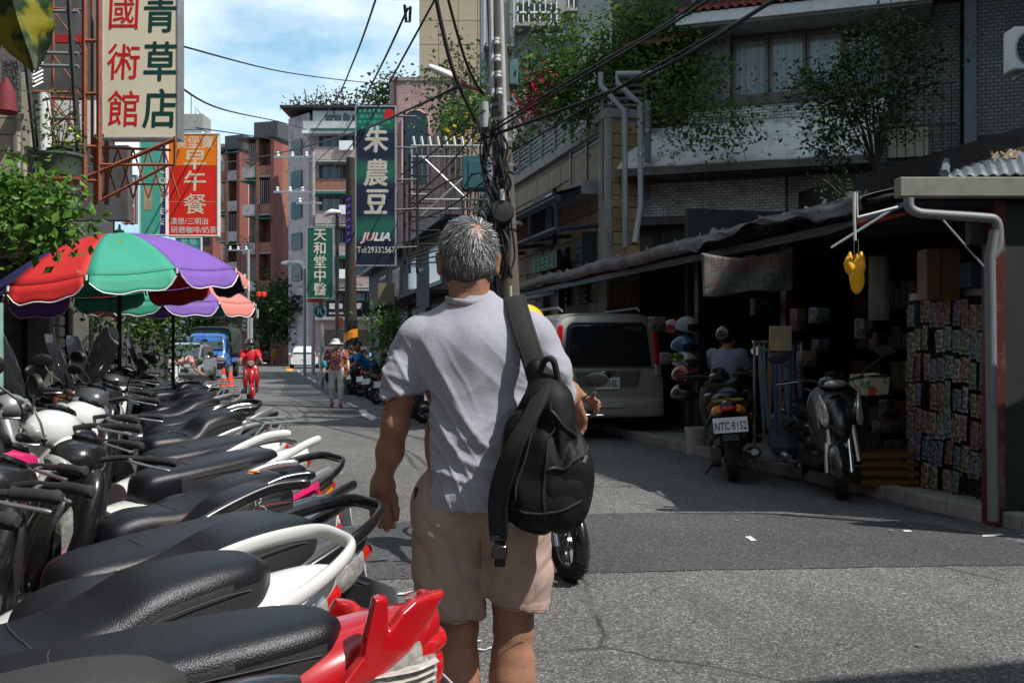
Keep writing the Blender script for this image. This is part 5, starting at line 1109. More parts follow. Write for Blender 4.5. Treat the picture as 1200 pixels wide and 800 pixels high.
# --- the long lean-to shed over the shops, eave at X = 5, Z = 2.57
sh = thing('market_shed', 'long dark lean-to shed roof of patched tarpaulin and metal over the shop fronts', 'shed', (5, 12, 0))
def sb(name, lo, hi, m, par=None, ch=0):
    o = sh.location; return MB().bb([a - b for a, b in zip(lo, o)], [a - b for a, b in zip(hi, o)], ch).build(name, m, par or sh, smooth=0)
TARP = mat('black_tarpaulin', (.045, .043, .042), .42, var=.5, vs=3, dirt=.5, dcol=(.16, .15, .14), ds=5, bump=.4, bs=14, bdist=.02)
CORR = mat('old_metal_sheet', (.07, .068, .065), .55, .3, dirt=.8, dcol=(.03, .02, .015), ds=4)
r_ = random.Random(4)
def edge(y): return 5.0 + .02 * math.sin(y * 1.7), 2.55 + .012 * math.sin(y * 2.3) + .006 * math.sin(y * 7)
cols = (CORR, TARP, mat('teal_sheet', (.05, .16, .14), .5, dirt=.6), TARP, mat('faded_red_sheet', (.13, .06, .065), .6, dirt=.7, ds=6), CORR)
ys = [7.35, 9.3, 11.2, 12.6, 14.2, 15.6, 17.2, 18.8, 20.6]
for i in range(len(ys) - 1):                       # roofing sheets, overlapping, each its own piece
    g = []; ya, yb = ys[i] - .1, ys[i + 1] + .08; lift = .015 * (i % 2); cor = i % 2 == 0
    for yy in np.arange(ya, yb, .05):
        ex, ez = edge(yy); row = []
        for u in np.linspace(0, 1, 12):
            row.append((ex - 5 + u * 3.6, yy - 12, ez + u * .95 + lift + (.014 * math.sin(yy * 60) if cor else .03 * math.sin(yy * 4 + u * 9) + .02 * math.sin(u * 31 + yy * 11))))
        g.append(row)
    MB().sheet(g).build('roof_sheet', cols[i % len(cols)], sh, thick=.012)
mb = MB(); g = []                                  # tarpaulin folded over the near eave
for yy in np.arange(7.3, 11.0, .06):
    ex, ez = edge(yy); row = []
    dr = .1 + .05 * math.sin(yy * 1.9) + .02 * math.sin(yy * 7.3)
    for u in np.linspace(0, 1, 14):
        a = u * 1.0; row.append((ex - 5 + .5 - .62 * min(1, a * 1.8) + .02 * math.sin(yy * 8 + u * 5) * u, yy - 12, ez + .17 - .12 * min(1, a * 1.8) - max(0, a - .5) * 2 * dr + .012 * math.sin(yy * 13 + u * 7)))
    g.append(row)
mb.sheet(g); mb.build('tarpaulin', TARP, sh, 60, thick=.006)
mb = MB(); g = []
for yy in np.arange(10.9, 20.4, .06):
    ex, ez = edge(yy); g.append([(ex - 5.03, yy - 12, ez + .07), (ex - 5.05, yy - 12, ez - .02 - .02 * math.sin(yy * 9)), (ex - 5.02, yy - 12, ez - .1)])
mb.sheet(g); mb.build('eave_strip', mat('faded_eave_strip', (.1, .075, .075), .6, var=.6, vs=2, dirt=.8, dcol=(.25, .24, .23), ds=5), sh, thick=.006)
for yy in (7.4, 10.4, 13.4, 16.4, 19.4): 
    MB().tube([(.1, yy - 12, 2.42), (3.5, yy - 12, 3.35)], .035, 4).build('rafter', RUST, sh, smooth=0)
sb('eave_beam', (5.08, 7.3, 2.36), (5.16, 20.4, 2.44), DARKM)
for yy, m_ in ((10.1, mat('dark_red_post', (.07, .012, .01), .5, dirt=.5)), (12.4, DARKM), (18.8, DARKM)): sb('post', (5.78, yy, 0), (5.9, yy + .12, 2.7), m_)
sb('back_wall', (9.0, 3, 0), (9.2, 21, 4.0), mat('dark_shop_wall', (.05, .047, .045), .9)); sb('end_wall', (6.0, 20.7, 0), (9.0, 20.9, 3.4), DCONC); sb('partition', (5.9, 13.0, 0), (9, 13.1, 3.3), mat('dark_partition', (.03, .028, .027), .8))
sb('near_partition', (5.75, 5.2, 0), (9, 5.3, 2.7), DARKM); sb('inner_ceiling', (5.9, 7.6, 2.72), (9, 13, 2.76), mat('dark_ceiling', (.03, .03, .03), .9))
# debris along the roof edge
mb = MB()
for k in range(70):
    yy = r_.uniform(7.4, 20); ex, ez = edge(yy); u = r_.uniform(.02, .5); q = rotm(r_.uniform(0, 3), r_.uniform(0, 3), r_.uniform(0, 3)); mb.box((ex - 5 + u, yy - 12, ez + u * .27 + .05), (r_.uniform(.04, .16), r_.uniform(.03, .12), .01), q)
o = mb.build('litter', mat('pale_scraps', (.3, .29, .28), .7, var=.6, vs=20), sh, smooth=0); o['kind'] = 'stuff'

# --- near hut roof: grey fascia box, blue corrugated sheets, gutter pipe
nh = thing('corner_hut', 'small corner hut roof with a grey fascia beam and blue-grey corrugated sheets, right edge', 'hut', P(1055, 410, 7.2) * 1, -YAW); nh.location.z = 0
nh['label'] = 'corner hut roof with grey fascia beam and pale blue corrugated sheets'
zf = CAM_H + (410 - 230) / FPX * 7.2
MB().bb((0, 0, zf), (2.6, .12, zf + .14), ch=.006).build('fascia', mat('mossy_concrete', (.24, .235, .2), .85, var=.2, vs=6, dirt=.65, dcol=(.08, .085, .05), ds=3), nh, smooth=0)
BLUEC = mat('pale_blue_sheet', (.1, .125, .14), .55, var=.2, dirt=.55, dcol=(.09, .09, .09), ds=4)
mb = MB(); mb.sheet([[(.34 + .96 * v + x, .06 + v * 2.2, zf + .15 + .3 * x * min(1, v * 3 + .12) + v * .42 + .012 * math.sin(x * 75)) for v in np.linspace(0, 1, 6)] for x in np.arange(0, 2.4, .02)]); mb.build('corrugated_sheet', BLUEC, nh, thick=.008)
MB().tube([(.34, .05, zf + .17), (1.32, 2.26, zf + .68)], .035, 6).build('ridge_cap', BLUEC, nh); mb = MB()
for k in range(26): q = rotm(r_.uniform(0, 3), r_.uniform(0, 3), r_.uniform(0, 3)); x = r_.uniform(.7, 1.6); vv = r_.uniform(.2, .6); mb.box((x + vv, .06 + 2.2 * vv, zf + .17 + .14 * x + .5 * vv), (.08, .05, .012), q)
o = mb.build('dead_leaves', mat('dry_leaves', (.3, .22, .16), .8, var=.5, vs=30), nh, smooth=0); o['kind'] = 'stuff'
MB().bb((0.1, .15, zf - .05), (2.6, 2.2, zf - .01)).build('ceiling', DARKM, nh, smooth=0); MB().bb((.62, .25, zf - .32), (2.6, .33, zf - .05)).build('lintel', DARKM, nh, smooth=0)
MB().bb((.73, .1, 0), (.81, .3, zf - .02)).build('red_post', mat('peeling_red_paint', (.08, .01, .008), .55, dirt=.7, dcol=(.25, .2, .18), ds=6), nh, smooth=0); MB().bb((.815, .12, 0), (2.6, .35, zf - .05)).build('side_panel', mat('dark_green_panel', (.02, .024, .022), .7), nh, smooth=0)
q = lambda px, py, y=.0: nh.matrix_basis.inverted() @ (P(px, py, 7.15 + y))
MB().tube(spl([q(1065, 232), q(1066, 243), q(1075, 249), q(1090, 251), q(1150, 255), q(1166, 258), q(1170, 270), q(1169, 290), q(1160, 305)], 30), .035, 10).tube([q(1166, 270), q(1160, 300), q(1164, 610)], .038, 10).build('gutter_pipe', mat('dull_grey_pipe', (.17, .18, .19), .5, dirt=.4, ds=5), nh)
MB().tube([q(1105, 258, .1), q(1158, 318, .1)], .008, 5).tube([q(1005, 255, .3), q(1052, 243, .3)], .012, 5).build('brace', STEEL, nh)
o = MB().tube([P(975, 290, 8.4), P(1050, 243, 7.6)], .012, 6).build('awning_pole', CHROME); tag(o, 'thin silver pole slanting under the shed roof near the yellow bags', 'pole')
o = MB().tube([P(1008, 262, 8.3), P(1062, 247, 7.7)], .03, 4).build('red_beam', mat('bright_red_beam', (.35, .02, .015), .5), smooth=0); tag(o, 'red beam showing under the shed eave beside the yellow bags', 'beam')

# --- yellow bags on a pale strap
t = thing('hanging_bag', 'bright yellow plastic bags hanging on a pale strap from the shed eave', 'bag', P(1003, 345, 7.6))
def hb_(px, py, dy=0): return P(px, py, 7.6 + dy) - t.location
MB().tube([hb_(1001, 225), hb_(1001, 250), hb_(1002, 282)], .011, 6).tube([hb_(1004, 226), hb_(1005, 255)], .007, 6).build('strap', mat('pale_strap', (.5, .5, .47), .7), t)
MB().tube([hb_(1001, 280), hb_(1001, 305)], .003, 5).tube([hb_(1006, 280), hb_(1006, 305)], .003, 5).build('cord', CHROME, t)
YEL = mat('yellow_plastic', (.85, .42, .01), .35, var=.12, sub=.15, bump=.5, bs=40, bdist=.004)
for (px, py, r1, r2, qz) in ((1004, 325, .06, .13, 0), (1009, 312, .035, .08, .1), (996, 314, .035, .09, -.4)):
    c = hb_(px, py); S = SDF(np.array(c) - .2, np.array(c) + .2, .008); S.ell(c, (r1, .035, r2), rotm(0, qz, 0), .02); S.cap(np.array(c) + (0, 0, r2 * .9), np.array(c) + (0, 0, r2 * 1.3), .02, .012, k=.03)
    link('bag', S.mesh('bag', YEL, cloth_fold(.007, (40, 30, 24), int(px))), None, t)

# --- banner
t = thing('cloth_banner', 'dirty sagging cloth banner with faded print under the shed roof', 'banner', P(878, 320, 10.2)); g = []
for u in np.linspace(0, 1, 28):
    row = []
    for v in np.linspace(0, 1, 14):
        top = 296 + (u * -8) + 10 * math.sin(u * PI); bot = 347 - u * 9 + 2 * math.sin(u * 9)
        row.append(P(822 + u * 108 + v * (2 if u < .5 else -1), top + (bot - top) * v, 10.2 + .06 * math.sin(u * 11 + v * 4)) - t.location)
    g.append(row)
MB().sheet(g).build('cloth', mat('dirty_canvas', (.15, .15, .13), .9, var=.2, dirt=.6, dcol=(.1, .09, .08), ds=4), t, 70, thick=.004)
text('lettering', '0926472', .17, mat('faded_green_ink', (.03, .09, .055), .8), t, P(885, 330, 10.1) - t.location, (PI / 2, R(-4), -YAW), .001, xs=1.0)
text('lettering', '瓜', .14, mat('faded_red_ink', (.22, .09, .07), .8), t, P(838, 333, 10.1) - t.location, (PI / 2, R(-4), -YAW), .001)
text('lettering', '鮮水果批發', .17, mat('faded_red_ink2', (.12, .05, .04), .8), t, P(880, 309, 10.1) - t.location, (PI / 2, R(-4), -YAW), .001)

# --- rack of hanging packets on the shop front, X = 5.62
pr = thing('display_rack', 'tall wire display rack of small packets on the shop front beside the drain pipe', 'display rack', (5.66, 7.25, 0)); Y0, Y1 = 6.72, 7.72
mb = MB()
for k in range(13): mb.tube([(.0, Y0 - 7.25 + k * .083, .1), (0, Y0 - 7.25 + k * .083, 1.8)], .004, 4)
for k in range(18): mb.tube([(.0, Y0 - 7.25, .12 + k * .1), (0, Y1 - 7.25, .12 + k * .1)], .004, 4)
mb.build('wire_mesh', DARKM, pr)['kind'] = 'stuff'; MB().bb((.03, Y0 - 7.25, .1), (.06, Y1 - 7.25, 1.84)).build('backboard', DARKM, pr, smooth=0); MB().bb((-.02, Y0 - 7.25, 1.74), (.02, Y1 - 7.25, 1.8)).build('top_rail', STEEL, pr, smooth=0)
PC = {'pink': (.5, .3, .32), 'blue': (.2, .3, .45), 'green': (.25, .38, .24), 'orange': (.5, .3, .18), 'violet': (.28, .22, .36), 'white': (.55, .55, .52), 'red': (.4, .13, .12), 'yellow': (.5, .45, .25), 'turquoise': (.2, .4, .42)}
pmesh = cached('packet', lambda: MB().box((0, 0, 0), (.012, .094, .225), ch=.003), None, 0); names = list(PC); r_ = random.Random(11)
ORC = 'leftmost|second|third|fourth|fifth|sixth|seventh|eighth|ninth|last'.split('|')
ORD = ['top', 'second', 'third', 'fourth', 'fifth', 'sixth', 'lowest']
for c in range(10):
    off = r_.uniform(-.04, .04)
    for k in range(7):
        nm = r_.choice(names); yy = Y1 - .05 - c * .1 + r_.uniform(-.014, .014); zz = 1.6 - k * .238 + off + r_.uniform(-.012, .012)
        if zz < .18 or r_.random() < .05: continue
        cc = PC[nm]; m_ = multi_mat('packet_' + nm, [tuple(q * f for q in cc) for f in (.7, .45, .95)] + [(.2, .2, .19), (.03, .03, .03), (.1, .09, .09), tuple(q * .25 for q in cc)], 55, .35)
        o = link('packet', pmesh, None, None, (5.63 + r_.uniform(-.02, 0), yy, zz), (r_.uniform(-.07, .07), r_.uniform(-.05, .05), r_.uniform(-.15, .15)), (1, r_.uniform(.85, 1.25), r_.uniform(.8, 1.1)))
        if not pmesh.materials: pmesh.materials.append(m_)
        o.material_slots[0].link = 'OBJECT'; o.material_slots[0].material = m_
        tag(o, '%s packet, %s down in the %s column of the wire rack' % (nm, ORD[k], ORC[c]), 'packet', 'packets hung on the wire rack')
# shop interior: shelves and stock
for k in range(4):
    t = thing('shelf_unit', ['dark shelf of boxes above the wire rack', 'dark shelf behind the parked black scooter', 'dark shelf of bright boxes in the shop depth', 'low dark shelf behind the umbrellas'][k], 'shelf', (7.2 + .3 * k, 8.2 + k * 1.15, 0), PI / 2 * 0)
    MB().bb((-.2, -.5, 0), (.2, -.47, 2.1)).bb((-.2, .47, 0), (.2, .5, 2.1)).build('frame', DARKM, t, smooth=0)
    for z in (.3, .8, 1.3, 1.8):
        MB().bb((-.2, -.47, z), (.2, .47, z + .03)).build('board', DARKM, t, smooth=0); yy = -.44
        while yy < .36:
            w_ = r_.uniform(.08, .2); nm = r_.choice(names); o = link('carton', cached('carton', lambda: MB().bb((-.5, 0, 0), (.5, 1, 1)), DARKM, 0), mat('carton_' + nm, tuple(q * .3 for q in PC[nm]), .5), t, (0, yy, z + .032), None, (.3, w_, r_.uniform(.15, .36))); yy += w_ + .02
for px, py, w_, h_, d_, nm, lab in ((1107, 322, .18, .42, 8.3, 'orange', 'tall orange box on the shelf over the packet rack'), (1090, 322, .14, .42, 8.3, 'orange', 'narrow orange box left of the tall orange box over the rack'), (1152, 322, .3, .2, 8.1, 'blue', 'stack of blue boxes beside the drain pipe top')):
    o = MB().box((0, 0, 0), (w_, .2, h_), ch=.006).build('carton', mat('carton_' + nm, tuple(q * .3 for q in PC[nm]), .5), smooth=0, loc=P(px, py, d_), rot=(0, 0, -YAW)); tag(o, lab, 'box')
o = MB().sheet([[P(1018 + u * 8, 300 + v * 75, 8.9 + .02 * math.sin(u * 3)) for v in range(2)] for u in range(4)]).build('cloth_banner', mat('grey_cloth', (.2, .21, .19), .9), thick=.004); tag(o, 'plain grey cloth hanging behind the yellow bags', 'cloth')
# ================================================================== left side
def foliage(S_, seeds, n, size, m, name='crown', parent=None, spread=.5, flat_=1., kind=None, asp=.5, seed=1, droop=.3):
    """leaf blades scattered in clumps round the seed points"""
    r = random.Random(seed); mb = MB(); cl = []
    for p in seeds:
        for _ in range(max(1, int(n / len(seeds) / 14))): cl.append(Vector(p) + Vector((r.gauss(0, spread), r.gauss(0, spread), r.gauss(0, spread * flat_))))
    per = max(1, n // max(1, len(cl)))
    for c in cl:
        for _ in range(per):
            p = c + Vector([r.gauss(0, size * 1.6) for _ in range(3)]); d = Vector((r.gauss(0, 1), r.gauss(0, 1), r.gauss(-droop, .6))).normalized(); s = d.cross(Vector((r.gauss(0, 1), r.gauss(0, 1), r.gauss(0, 1)))).normalized()
            L_ = size * r.uniform(.6, 1.3); w = L_ * asp; u = s.cross(d) * L_ * .12
            mb.add([p, p + d * L_ * .45 + s * w * .5 + u, p + d * L_, p + d * L_ * .45 - s * w * .5 + u], [(0, 1, 2, 3)])
    me = bpy.data.meshes.new(name); me.from_pydata(mb.v, [], mb.f); me.materials.append(m); o = link(name, me, None, parent)
    if kind: o['kind'] = kind
    return o
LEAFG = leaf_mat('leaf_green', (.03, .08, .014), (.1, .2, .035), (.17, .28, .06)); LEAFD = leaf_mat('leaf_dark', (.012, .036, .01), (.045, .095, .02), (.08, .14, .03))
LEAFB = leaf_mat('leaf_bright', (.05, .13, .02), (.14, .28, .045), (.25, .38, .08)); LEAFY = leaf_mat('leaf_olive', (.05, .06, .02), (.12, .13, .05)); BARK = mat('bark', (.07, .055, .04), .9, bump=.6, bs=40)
FLOW = leaf_mat('pink_petals', (.5, .01, .06), (.75, .03, .14)); FLOWY = leaf_mat('yellow_petals', (.6, .4, .02), (.8, .6, .05))

fl = thing('shop_building', 'left shop house with cream tiles, dark doorways and a low tarred awning behind the parasols', 'building', (-3.3, 14, 0))
fl['label'] = 'left shop house with dark open shopfronts, low awning and cluttered cage balconies'
def fb(name, lo, hi, m, par=None, ch=0):
    o = fl.location; return MB().bb([a - b for a, b in zip(lo, o)], [a - b for a, b in zip(hi, o)], ch).build(name, m, par or fl, smooth=0)
CT = tile_mat('cream_tiles', (.42, .37, .27), (.1, .09, .07), .2, .2, .4, .1, .05, .5, 0)
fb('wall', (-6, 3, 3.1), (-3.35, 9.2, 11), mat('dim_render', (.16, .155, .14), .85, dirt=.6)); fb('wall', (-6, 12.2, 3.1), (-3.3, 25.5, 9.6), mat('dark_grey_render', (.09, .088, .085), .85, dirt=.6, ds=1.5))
fb('back_wall', (-6.2, 3, 0), (-6, 25.5, 11), DARKM); fb('end_wall', (-6, 25.3, 0), (-3.3, 25.6, 9.6), DCONC)
fb('tiled_pier', (-3.35, 9.6, 0), (-3.05, 10.0, 3.2), tile_mat('pier_tiles', (.3, .25, .2), (.08, .07, .06), .12, .12, .4, .15, .08, .5, 0))
for yy in (3.2, 6.6, 13.0, 16.4, 19.8, 23.2, 25.2): fb('pier', (-3.35, yy, 0), (-3.05, yy + .3, 3.2), DCONC)
fb('floor_slab', (-6, 3, 3.0), (-3.0, 25.5, 3.15), DCONC)
gb = fb('green_board', (-3.3, 8.0, .5), (-3.2, 9.55, 2.6), mat('green_sign_board', (.02, .07, .02), .6, dirt=.4)); DG = mat('faint_green_ink', (.05, .13, .05), .6)
for i in range(3):
    for j in range(2): text('lettering', ('青草茶', '苦茶冰')[j], .26, DG, gb, (-3.17 + 3.3, 8.4 + j * .7 - 14, 2.2 - i * .0 - j * .05), (PI / 2, 0, PI / 2), .002) if i == 0 else text('lettering', '一杯25元 二杯' if i == 1 else '冬瓜茶 菊花茶', .15, DG, gb, (.13, 8.75 - 14, 1.75 - i * .22), (PI / 2, 0, PI / 2), .002) if j == 0 else None
for k, (ya, yb, m_) in enumerate(((13.4, 16.2, DARKM), (16.8, 19.6, mat('steel_shutter', (.05, .053, .053), .5, .3)), (20.2, 23.0, DARKM))):
    w = fb('shutter', (-3.5, ya, .1), (-3.4, yb, 2.9), m_)
    for j in range(14): fb('slat', (-3.4, ya, .15 + j * .2), (-3.38, yb, .3 + j * .2), m_, w)
for k in range(4): fb('glass_door', (-3.15, 10.2 + k * .7, .1), (-3.12, 10.8 + k * .7, 2.5), mat('dim_glass', (.03, .04, .035), .1, spec=.8))
# awning
aw = thing('awning', 'dark low awning with a pale front edge over the left shops, above the big parasol', 'awning', (-2.8, 11, 0))
TAR = mat('tarred_sheet', (.035, .03, .028), .7, dirt=.6, dcol=(.09, .05, .035), ds=2)
mb = MB(); mb.sheet([[(-.6 + u * 1.15, yy - 11, 3.15 - u * .42 + .015 * math.sin(yy * 30)) for u in (0, .5, 1)] for yy in np.arange(6, 17.5, .05)]); mb.build('awning_sheet', TAR, aw, thick=.01)
MB().bb((.5, -5, 2.66), (.56, 6.4, 2.76)).build('gutter', STEEL, aw, smooth=0); MB().bb((.48, 2.2, 2.42), (.53, 6.4, 2.66)).build('drop_cloth', mat('maroon_cloth', (.06, .025, .03), .8), aw, smooth=0)
for k in range(6): MB().tube([(-.5, -5 + k * 2.2, 2.9), (.5, -5 + k * 2.2, 2.68)], .02, 6).build('bracket', RUST, aw)
# upper clutter: balcony cages, cream wall, laundry, boards
dst = 11.3
def lp(px, py, d=dst): return P(px, py, d)
def panel(name, px0, py0, px1, py1, d, m, label, cat, th=.06, ch=.004):
    a, b = P(px0, py1, d), P(px1, py0, d); w_ = (b - a).length; c = (a + b) / 2; hw = ((P(px1, py1, d) - a).length, b.z - a.z)
    o = MB().box((0, th / 2, 0), (hw[0], th, hw[1]), ch=ch).build(name, m, None, smooth=0, loc=c, rot=(0, 0, -YAW)); tag(o, label, cat); return o
o = panel('tiled_wall', -60, 130, 18, 300, 12.2, CT, 'cream tiled wall at the left edge behind the leaves', 'wall', .3); MB().box((.42, -.02, .0), (.035, .03, 1.7)).box((.5, -.02, 0), (.02, .03, 1.7)).build('downpipe', GREYM, o, smooth=0)
panel('curtain_panel', 22, 85, 36, 172, 12.4, mat('beige_curtain', (.35, .33, .27), .9), 'narrow beige curtain panel at the upper left beside the black frame', 'curtain')
panel('upper_wall', -80, -60, 110, 118, 14.5, mat('grey_siding', (.1, .1, .105), .7, dirt=.5, var=.4, vs=1.5), 'dark grey siding wall behind the rusty scaffold', 'wall', .2)
panel('white_drum_sheet', 58, 118, 112, 170, 14.2, WHITEP, 'white curved sheet behind the green pot', 'panel'); panel('dim_wall', 20, 170, 150, 258, 16.6, mat('dim_wall', (.1, .1, .1), .8, dirt=.6), 'dim grey wall behind the scaffold below the cream sign', 'wall', .2)
panel('red_valance', 64, 40, 98, 50, 13.6, mat('red_cloth', (.35, .03, .03), .8), 'short red cloth strip high behind the scaffold', 'cloth')
tag(MB().tube([lp(52, 110), lp(53, 190)], .07, 12).build('white_pipe', WHITEP), 'fat white vertical pipe behind the green pot', 'pipe')
tag(MB().tube([lp(30, 60), lp(44, 190)], .035, 6).tube([lp(80, -20), lp(93, 190)], .035, 6).build('black_post', DARKM), 'pair of slanting black posts in front of the cage balcony', 'post')
t = thing('balcony_cage', 'pale metal bar rails of the cage balcony left of the cream sign', 'balcony', lp(70, 100))
for py in (13, 62, 77, 108, 138): a, b = lp(40, py) - t.location, lp(92, py + 1) - t.location; MB().tube([a, b], .022, 6).build('rail', GREYM if py != 108 else RUST, t)
for k in range(9): MB().tube([lp(38, 66 + k * 4.5, 11.9) - t.location, lp(50, 60 + k * 4.5, 12.2) - t.location], .012, 4).build('slat', WHITEP, t)
for k, (a, b) in enumerate((((45, 190), (60, 150)), ((55, 112), (85, 150)), ((60, 150), (92, 128)))): MB().tube([lp(*a) - t.location, lp(*b) - t.location], .012, 5).build('brace', RUST, t)
panel('dark_net', 2, 70, 22, 130, 11.2, multi_mat('net_print', [(.02, .02, .02), (.12, .12, .12), (.04, .04, .04)], 60), 'bundle of black and grey netting hanging at the upper left', 'net')
tag(MB().lathe([(.02, .25), (.09, .1), (.12, -.12), (.1, -.14)], lp(7, 118, 10.8), n=14).build('cloth_bundle', mat('dark_red_fabric', (.16, .02, .03), .8)), 'dark red cloth bundle hanging at the left edge', 'cloth')
# pot on a rusty bracket shelf
t = thing('flower_pot', 'big round green plant pot on a rusty bracket shelf left of the red scaffold', 'plant pot', lp(70, 207, 11.0))
rp = 25.5 / FPX * 11
MB().lathe([(.001, 0), (rp * .78, 0), (rp * .86, .06), (rp * .95, .2), (rp * 1.04, .22), (rp * 1.04, .245), (rp * .95, .245), (rp * .93, .2), (.001, .2)], n=36).build('pot', mat('mossy_green_pot', (.07, .12, .085), .6, dirt=.6, dcol=(.03, .035, .03), ds=5), t)
MB().lathe([(.001, .2), (rp * .5, .2), (rp * .55, .3), (rp * .58, .3), (.001, .29)], n=24).build('inner_pot', DARKM, t)
foliage(None, [(0, 0, .5), (-.1, 0, .7), (.1, 0, .4)], 260, .07, LEAFG, 'foliage', t, .13, seed=3); mb = MB(); r_ = random.Random(1)
for k in range(7): mb.tube([(0, 0, .25), (r_.uniform(-.15, .15), r_.uniform(-.1, .1), .6), (r_.uniform(-.25, .25), r_.uniform(-.1, .1), r_.uniform(.7, 1.3))], .006, 4)
mb.build('stems', BARK, t)
for k, (dx, dz) in enumerate(((.1, .36), (.2, .42), (.12, .5))): MB().lathe([(.001, -.035), (.035, 0), (.001, .035)], (dx, -.1, dz), n=8).build('fruit', mat('green_fruit', (.3, .4, .06), .4), t)
t = thing('pot_shelf', 'rusty bracket shelf under the green plant pot', 'shelf', lp(70, 208, 11.0))
MB().box((0, 0, -.03), (.52, .4, .03)).build('shelf_top', RUST, t, smooth=0)
for dx in (-.15, .15): MB().tube([(dx, -.15, -.04), (dx + .05, -.1, -.14), (dx + .1, .1, -.2)], .012, 4).build('bracket', RUST, t)
MB().bb((-.3, .1, -.52), (.5, .16, -.47)).build('lower_rail', STEEL, t, smooth=0)
# rusty sign scaffold
t = thing('sign_scaffold', 'rusty red steel scaffold that holds the cream sign', 'scaffold', lp(104, 200, 12.6)); D = 12.7
def sc(a, b, r=.028, d1=D, d2=None): MB().tube([P(*a, d1) - t.location, P(*b, d2 or d1) - t.location], r, 4).build('steel_bar', RUST, t, smooth=0)
for px in (99, 116): sc((px, -30), (px, 235), .034)
for px, dd in ((112, 13.6), (125, 13.8)): sc((px, 160), (px, 240), .03, dd)
for py in (-10, 48, 110, 172, 212): sc((99, py), (116, py), .024)
sc((92, 212), (205, 163)); sc((118, 235), (200, 192), .02, 13.1); sc((118, 193), (205, 193), .02); sc((150, 216), (196, 216), .014, 13.4); sc((205, 160), (205, 195), .02); sc((118, 173), (200, 176), .018, 13.3)
for k in range(5): sc((120 + k * 18, 175), (138 + k * 18, 232), .012, 13.6); sc((138 + k * 18, 175), (120 + k * 18, 232), .012, 13.6)
for k in range(4): sc((60, 10 + k * 52), (99, 12 + k * 52), .016, 13.2); sc((60, 10 + k * 52), (99, 60 + k * 52), .01, 13.2)
for px in (62, 108): sc((px, -20), (px, 190), .02, 13.4)
# signs
def signboard(label, px0, py0, px1, py1, d, face, edge_m, th=.12, rw=.025, cat='sign', back=None):
    a, b = P(px0, py1, d), P(px1, py0, d); W_ = (px1 - px0) / FPX * d; H_ = (py1 - py0) / FPX * d; c = P((px0 + px1) / 2, (py0 + py1) / 2, d)
    t = thing('sign', label, cat, c, -YAW); MB().box((0, th / 2, 0), (W_ - .01, th, H_ - .01)).build('face', face, t, smooth=0)
    for x in (-1, 1): MB().box((x * (W_ / 2 - rw / 2), th / 2 - .006, 0), (rw, th + .012, H_), ch=.004).build('edge', edge_m, t, smooth=0)
    for z in (-1, 1): MB().box((0, th / 2 - .006, z * (H_ / 2 - rw / 2)), (W_ - 2 * rw - .002, th + .01, rw), ch=.004).build('edge', edge_m, t, smooth=0)
    k = d / FPX
    def T(s, px, py, h, m, off=0, xs=1, shear=0, ys=1, dy=0): # glyph height in photo pixels
        return text('lettering', s, h * k * 1.02, m, t, ((px - (px0 + px1) / 2) * k, -.002 - dy, ((py0 + py1) / 2 - py) * k), (PI / 2, 0, 0), .0008, off, xs=xs, shear=shear, ys=ys)
    return t, T, k
REDI = mat('sign_red', (.55, .012, .012), .5); GREI = mat('sign_deep_green', (.005, .05, .04), .5); ALU = mat('aluminium_edge', (.5, .51, .53), .4, .7); CREAM = mat('cream_sign_face', (.72, .66, .5), .5, var=.05, vs=1, dirt=.3, dcol=(.3, .26, .18), ds=1.2)
t, T, k = signboard('large cream sign with red and dark green brush characters', 118, -40, 210, 163, 13.0, CREAM, ALU, .2, .03)
def BR(T, s, px, py, h, m, **kw):
    T(s, px, py, h, m, off=h * k * (.009 if s in '國術館餐' else .02), shear=.05, **kw)
for s, py in zip('中國術館', (-42, 17, 76, 131)): BR(T, s, 144.5, py, 39, REDI, ys=1.13)
for s, py in zip('青草店', (19, 76, 131)): BR(T, s, 187, py, 41, GREI, ys=1.18)
ORG = mat('sign_orange', (.9, .22, .01), .45, var=.04); RD = mat('sign_red_face', (.75, .025, .015), .45, var=.04); WT = mat('sign_white_ink', (.72, .7, .66), .5); CRI = mat('sign_cream_ink', (.7, .62, .48), .5)
t, T, k = signboard('orange and red breakfast shop sign with white characters', 196, 156, 256, 277, 19.5, RD, WHITEP, .15, .03)
MB().box((0, -.001, 41 * k), (57 * k, .004, 37 * k)).build('orange_field', ORG, t, smooth=0); MB().box((0, -.001, -20 * k + .0), (57 * k, .003, .008)).build('seam_line', mat('sign_seam', (.6, .4, .3), .5), t, smooth=0)
T('漢堡寶', 227, 168, 15.5, CRI, .004)
for s, py in zip('早午餐', (189, 214, 241)): BR(T, s, 228, py, 25, CRI, xs=1.1)
T('漢堡/三明治', 222, 260, 8.4, WT, .001); T('研磨咖啡/奶茶', 227, 270, 8.4, WT, .001)
t, T, k = signboard('tall turquoise and purple sign half hidden left of the orange one', 163, 150, 195, 276, 18.8, mat('sign_turquoise', (.08, .42, .33), .5), WHITEP, .12, .02)
mb = MB(); pl = [((8 + 8 * math.sin(a * 2.2 + .3)) * k * .8, 0, (a - .5) * 122 * k) for a in np.linspace(0, 1, 16)]; pl = [(15 * k, 0, -.5 * 122 * k)] + [] + pl[::1] + [(15 * k, 0, .5 * 122 * k)]
mb.prism([(p[0], -.003, p[2]) for p in pl], (0, .002, 0)); mb.build('purple_field', mat('sign_purple', (.05, .02, .16), .5), t, smooth=0); MB().box((-6 * k, -.002, -20 * k), (10 * k, .003, 26 * k)).build('tan_field', mat('tan_print', (.4, .33, .2), .6), t, smooth=0)
for i, s in enumerate('COFFEE'): T(s, 190, 200 + i * 12, 10, WT, .004)
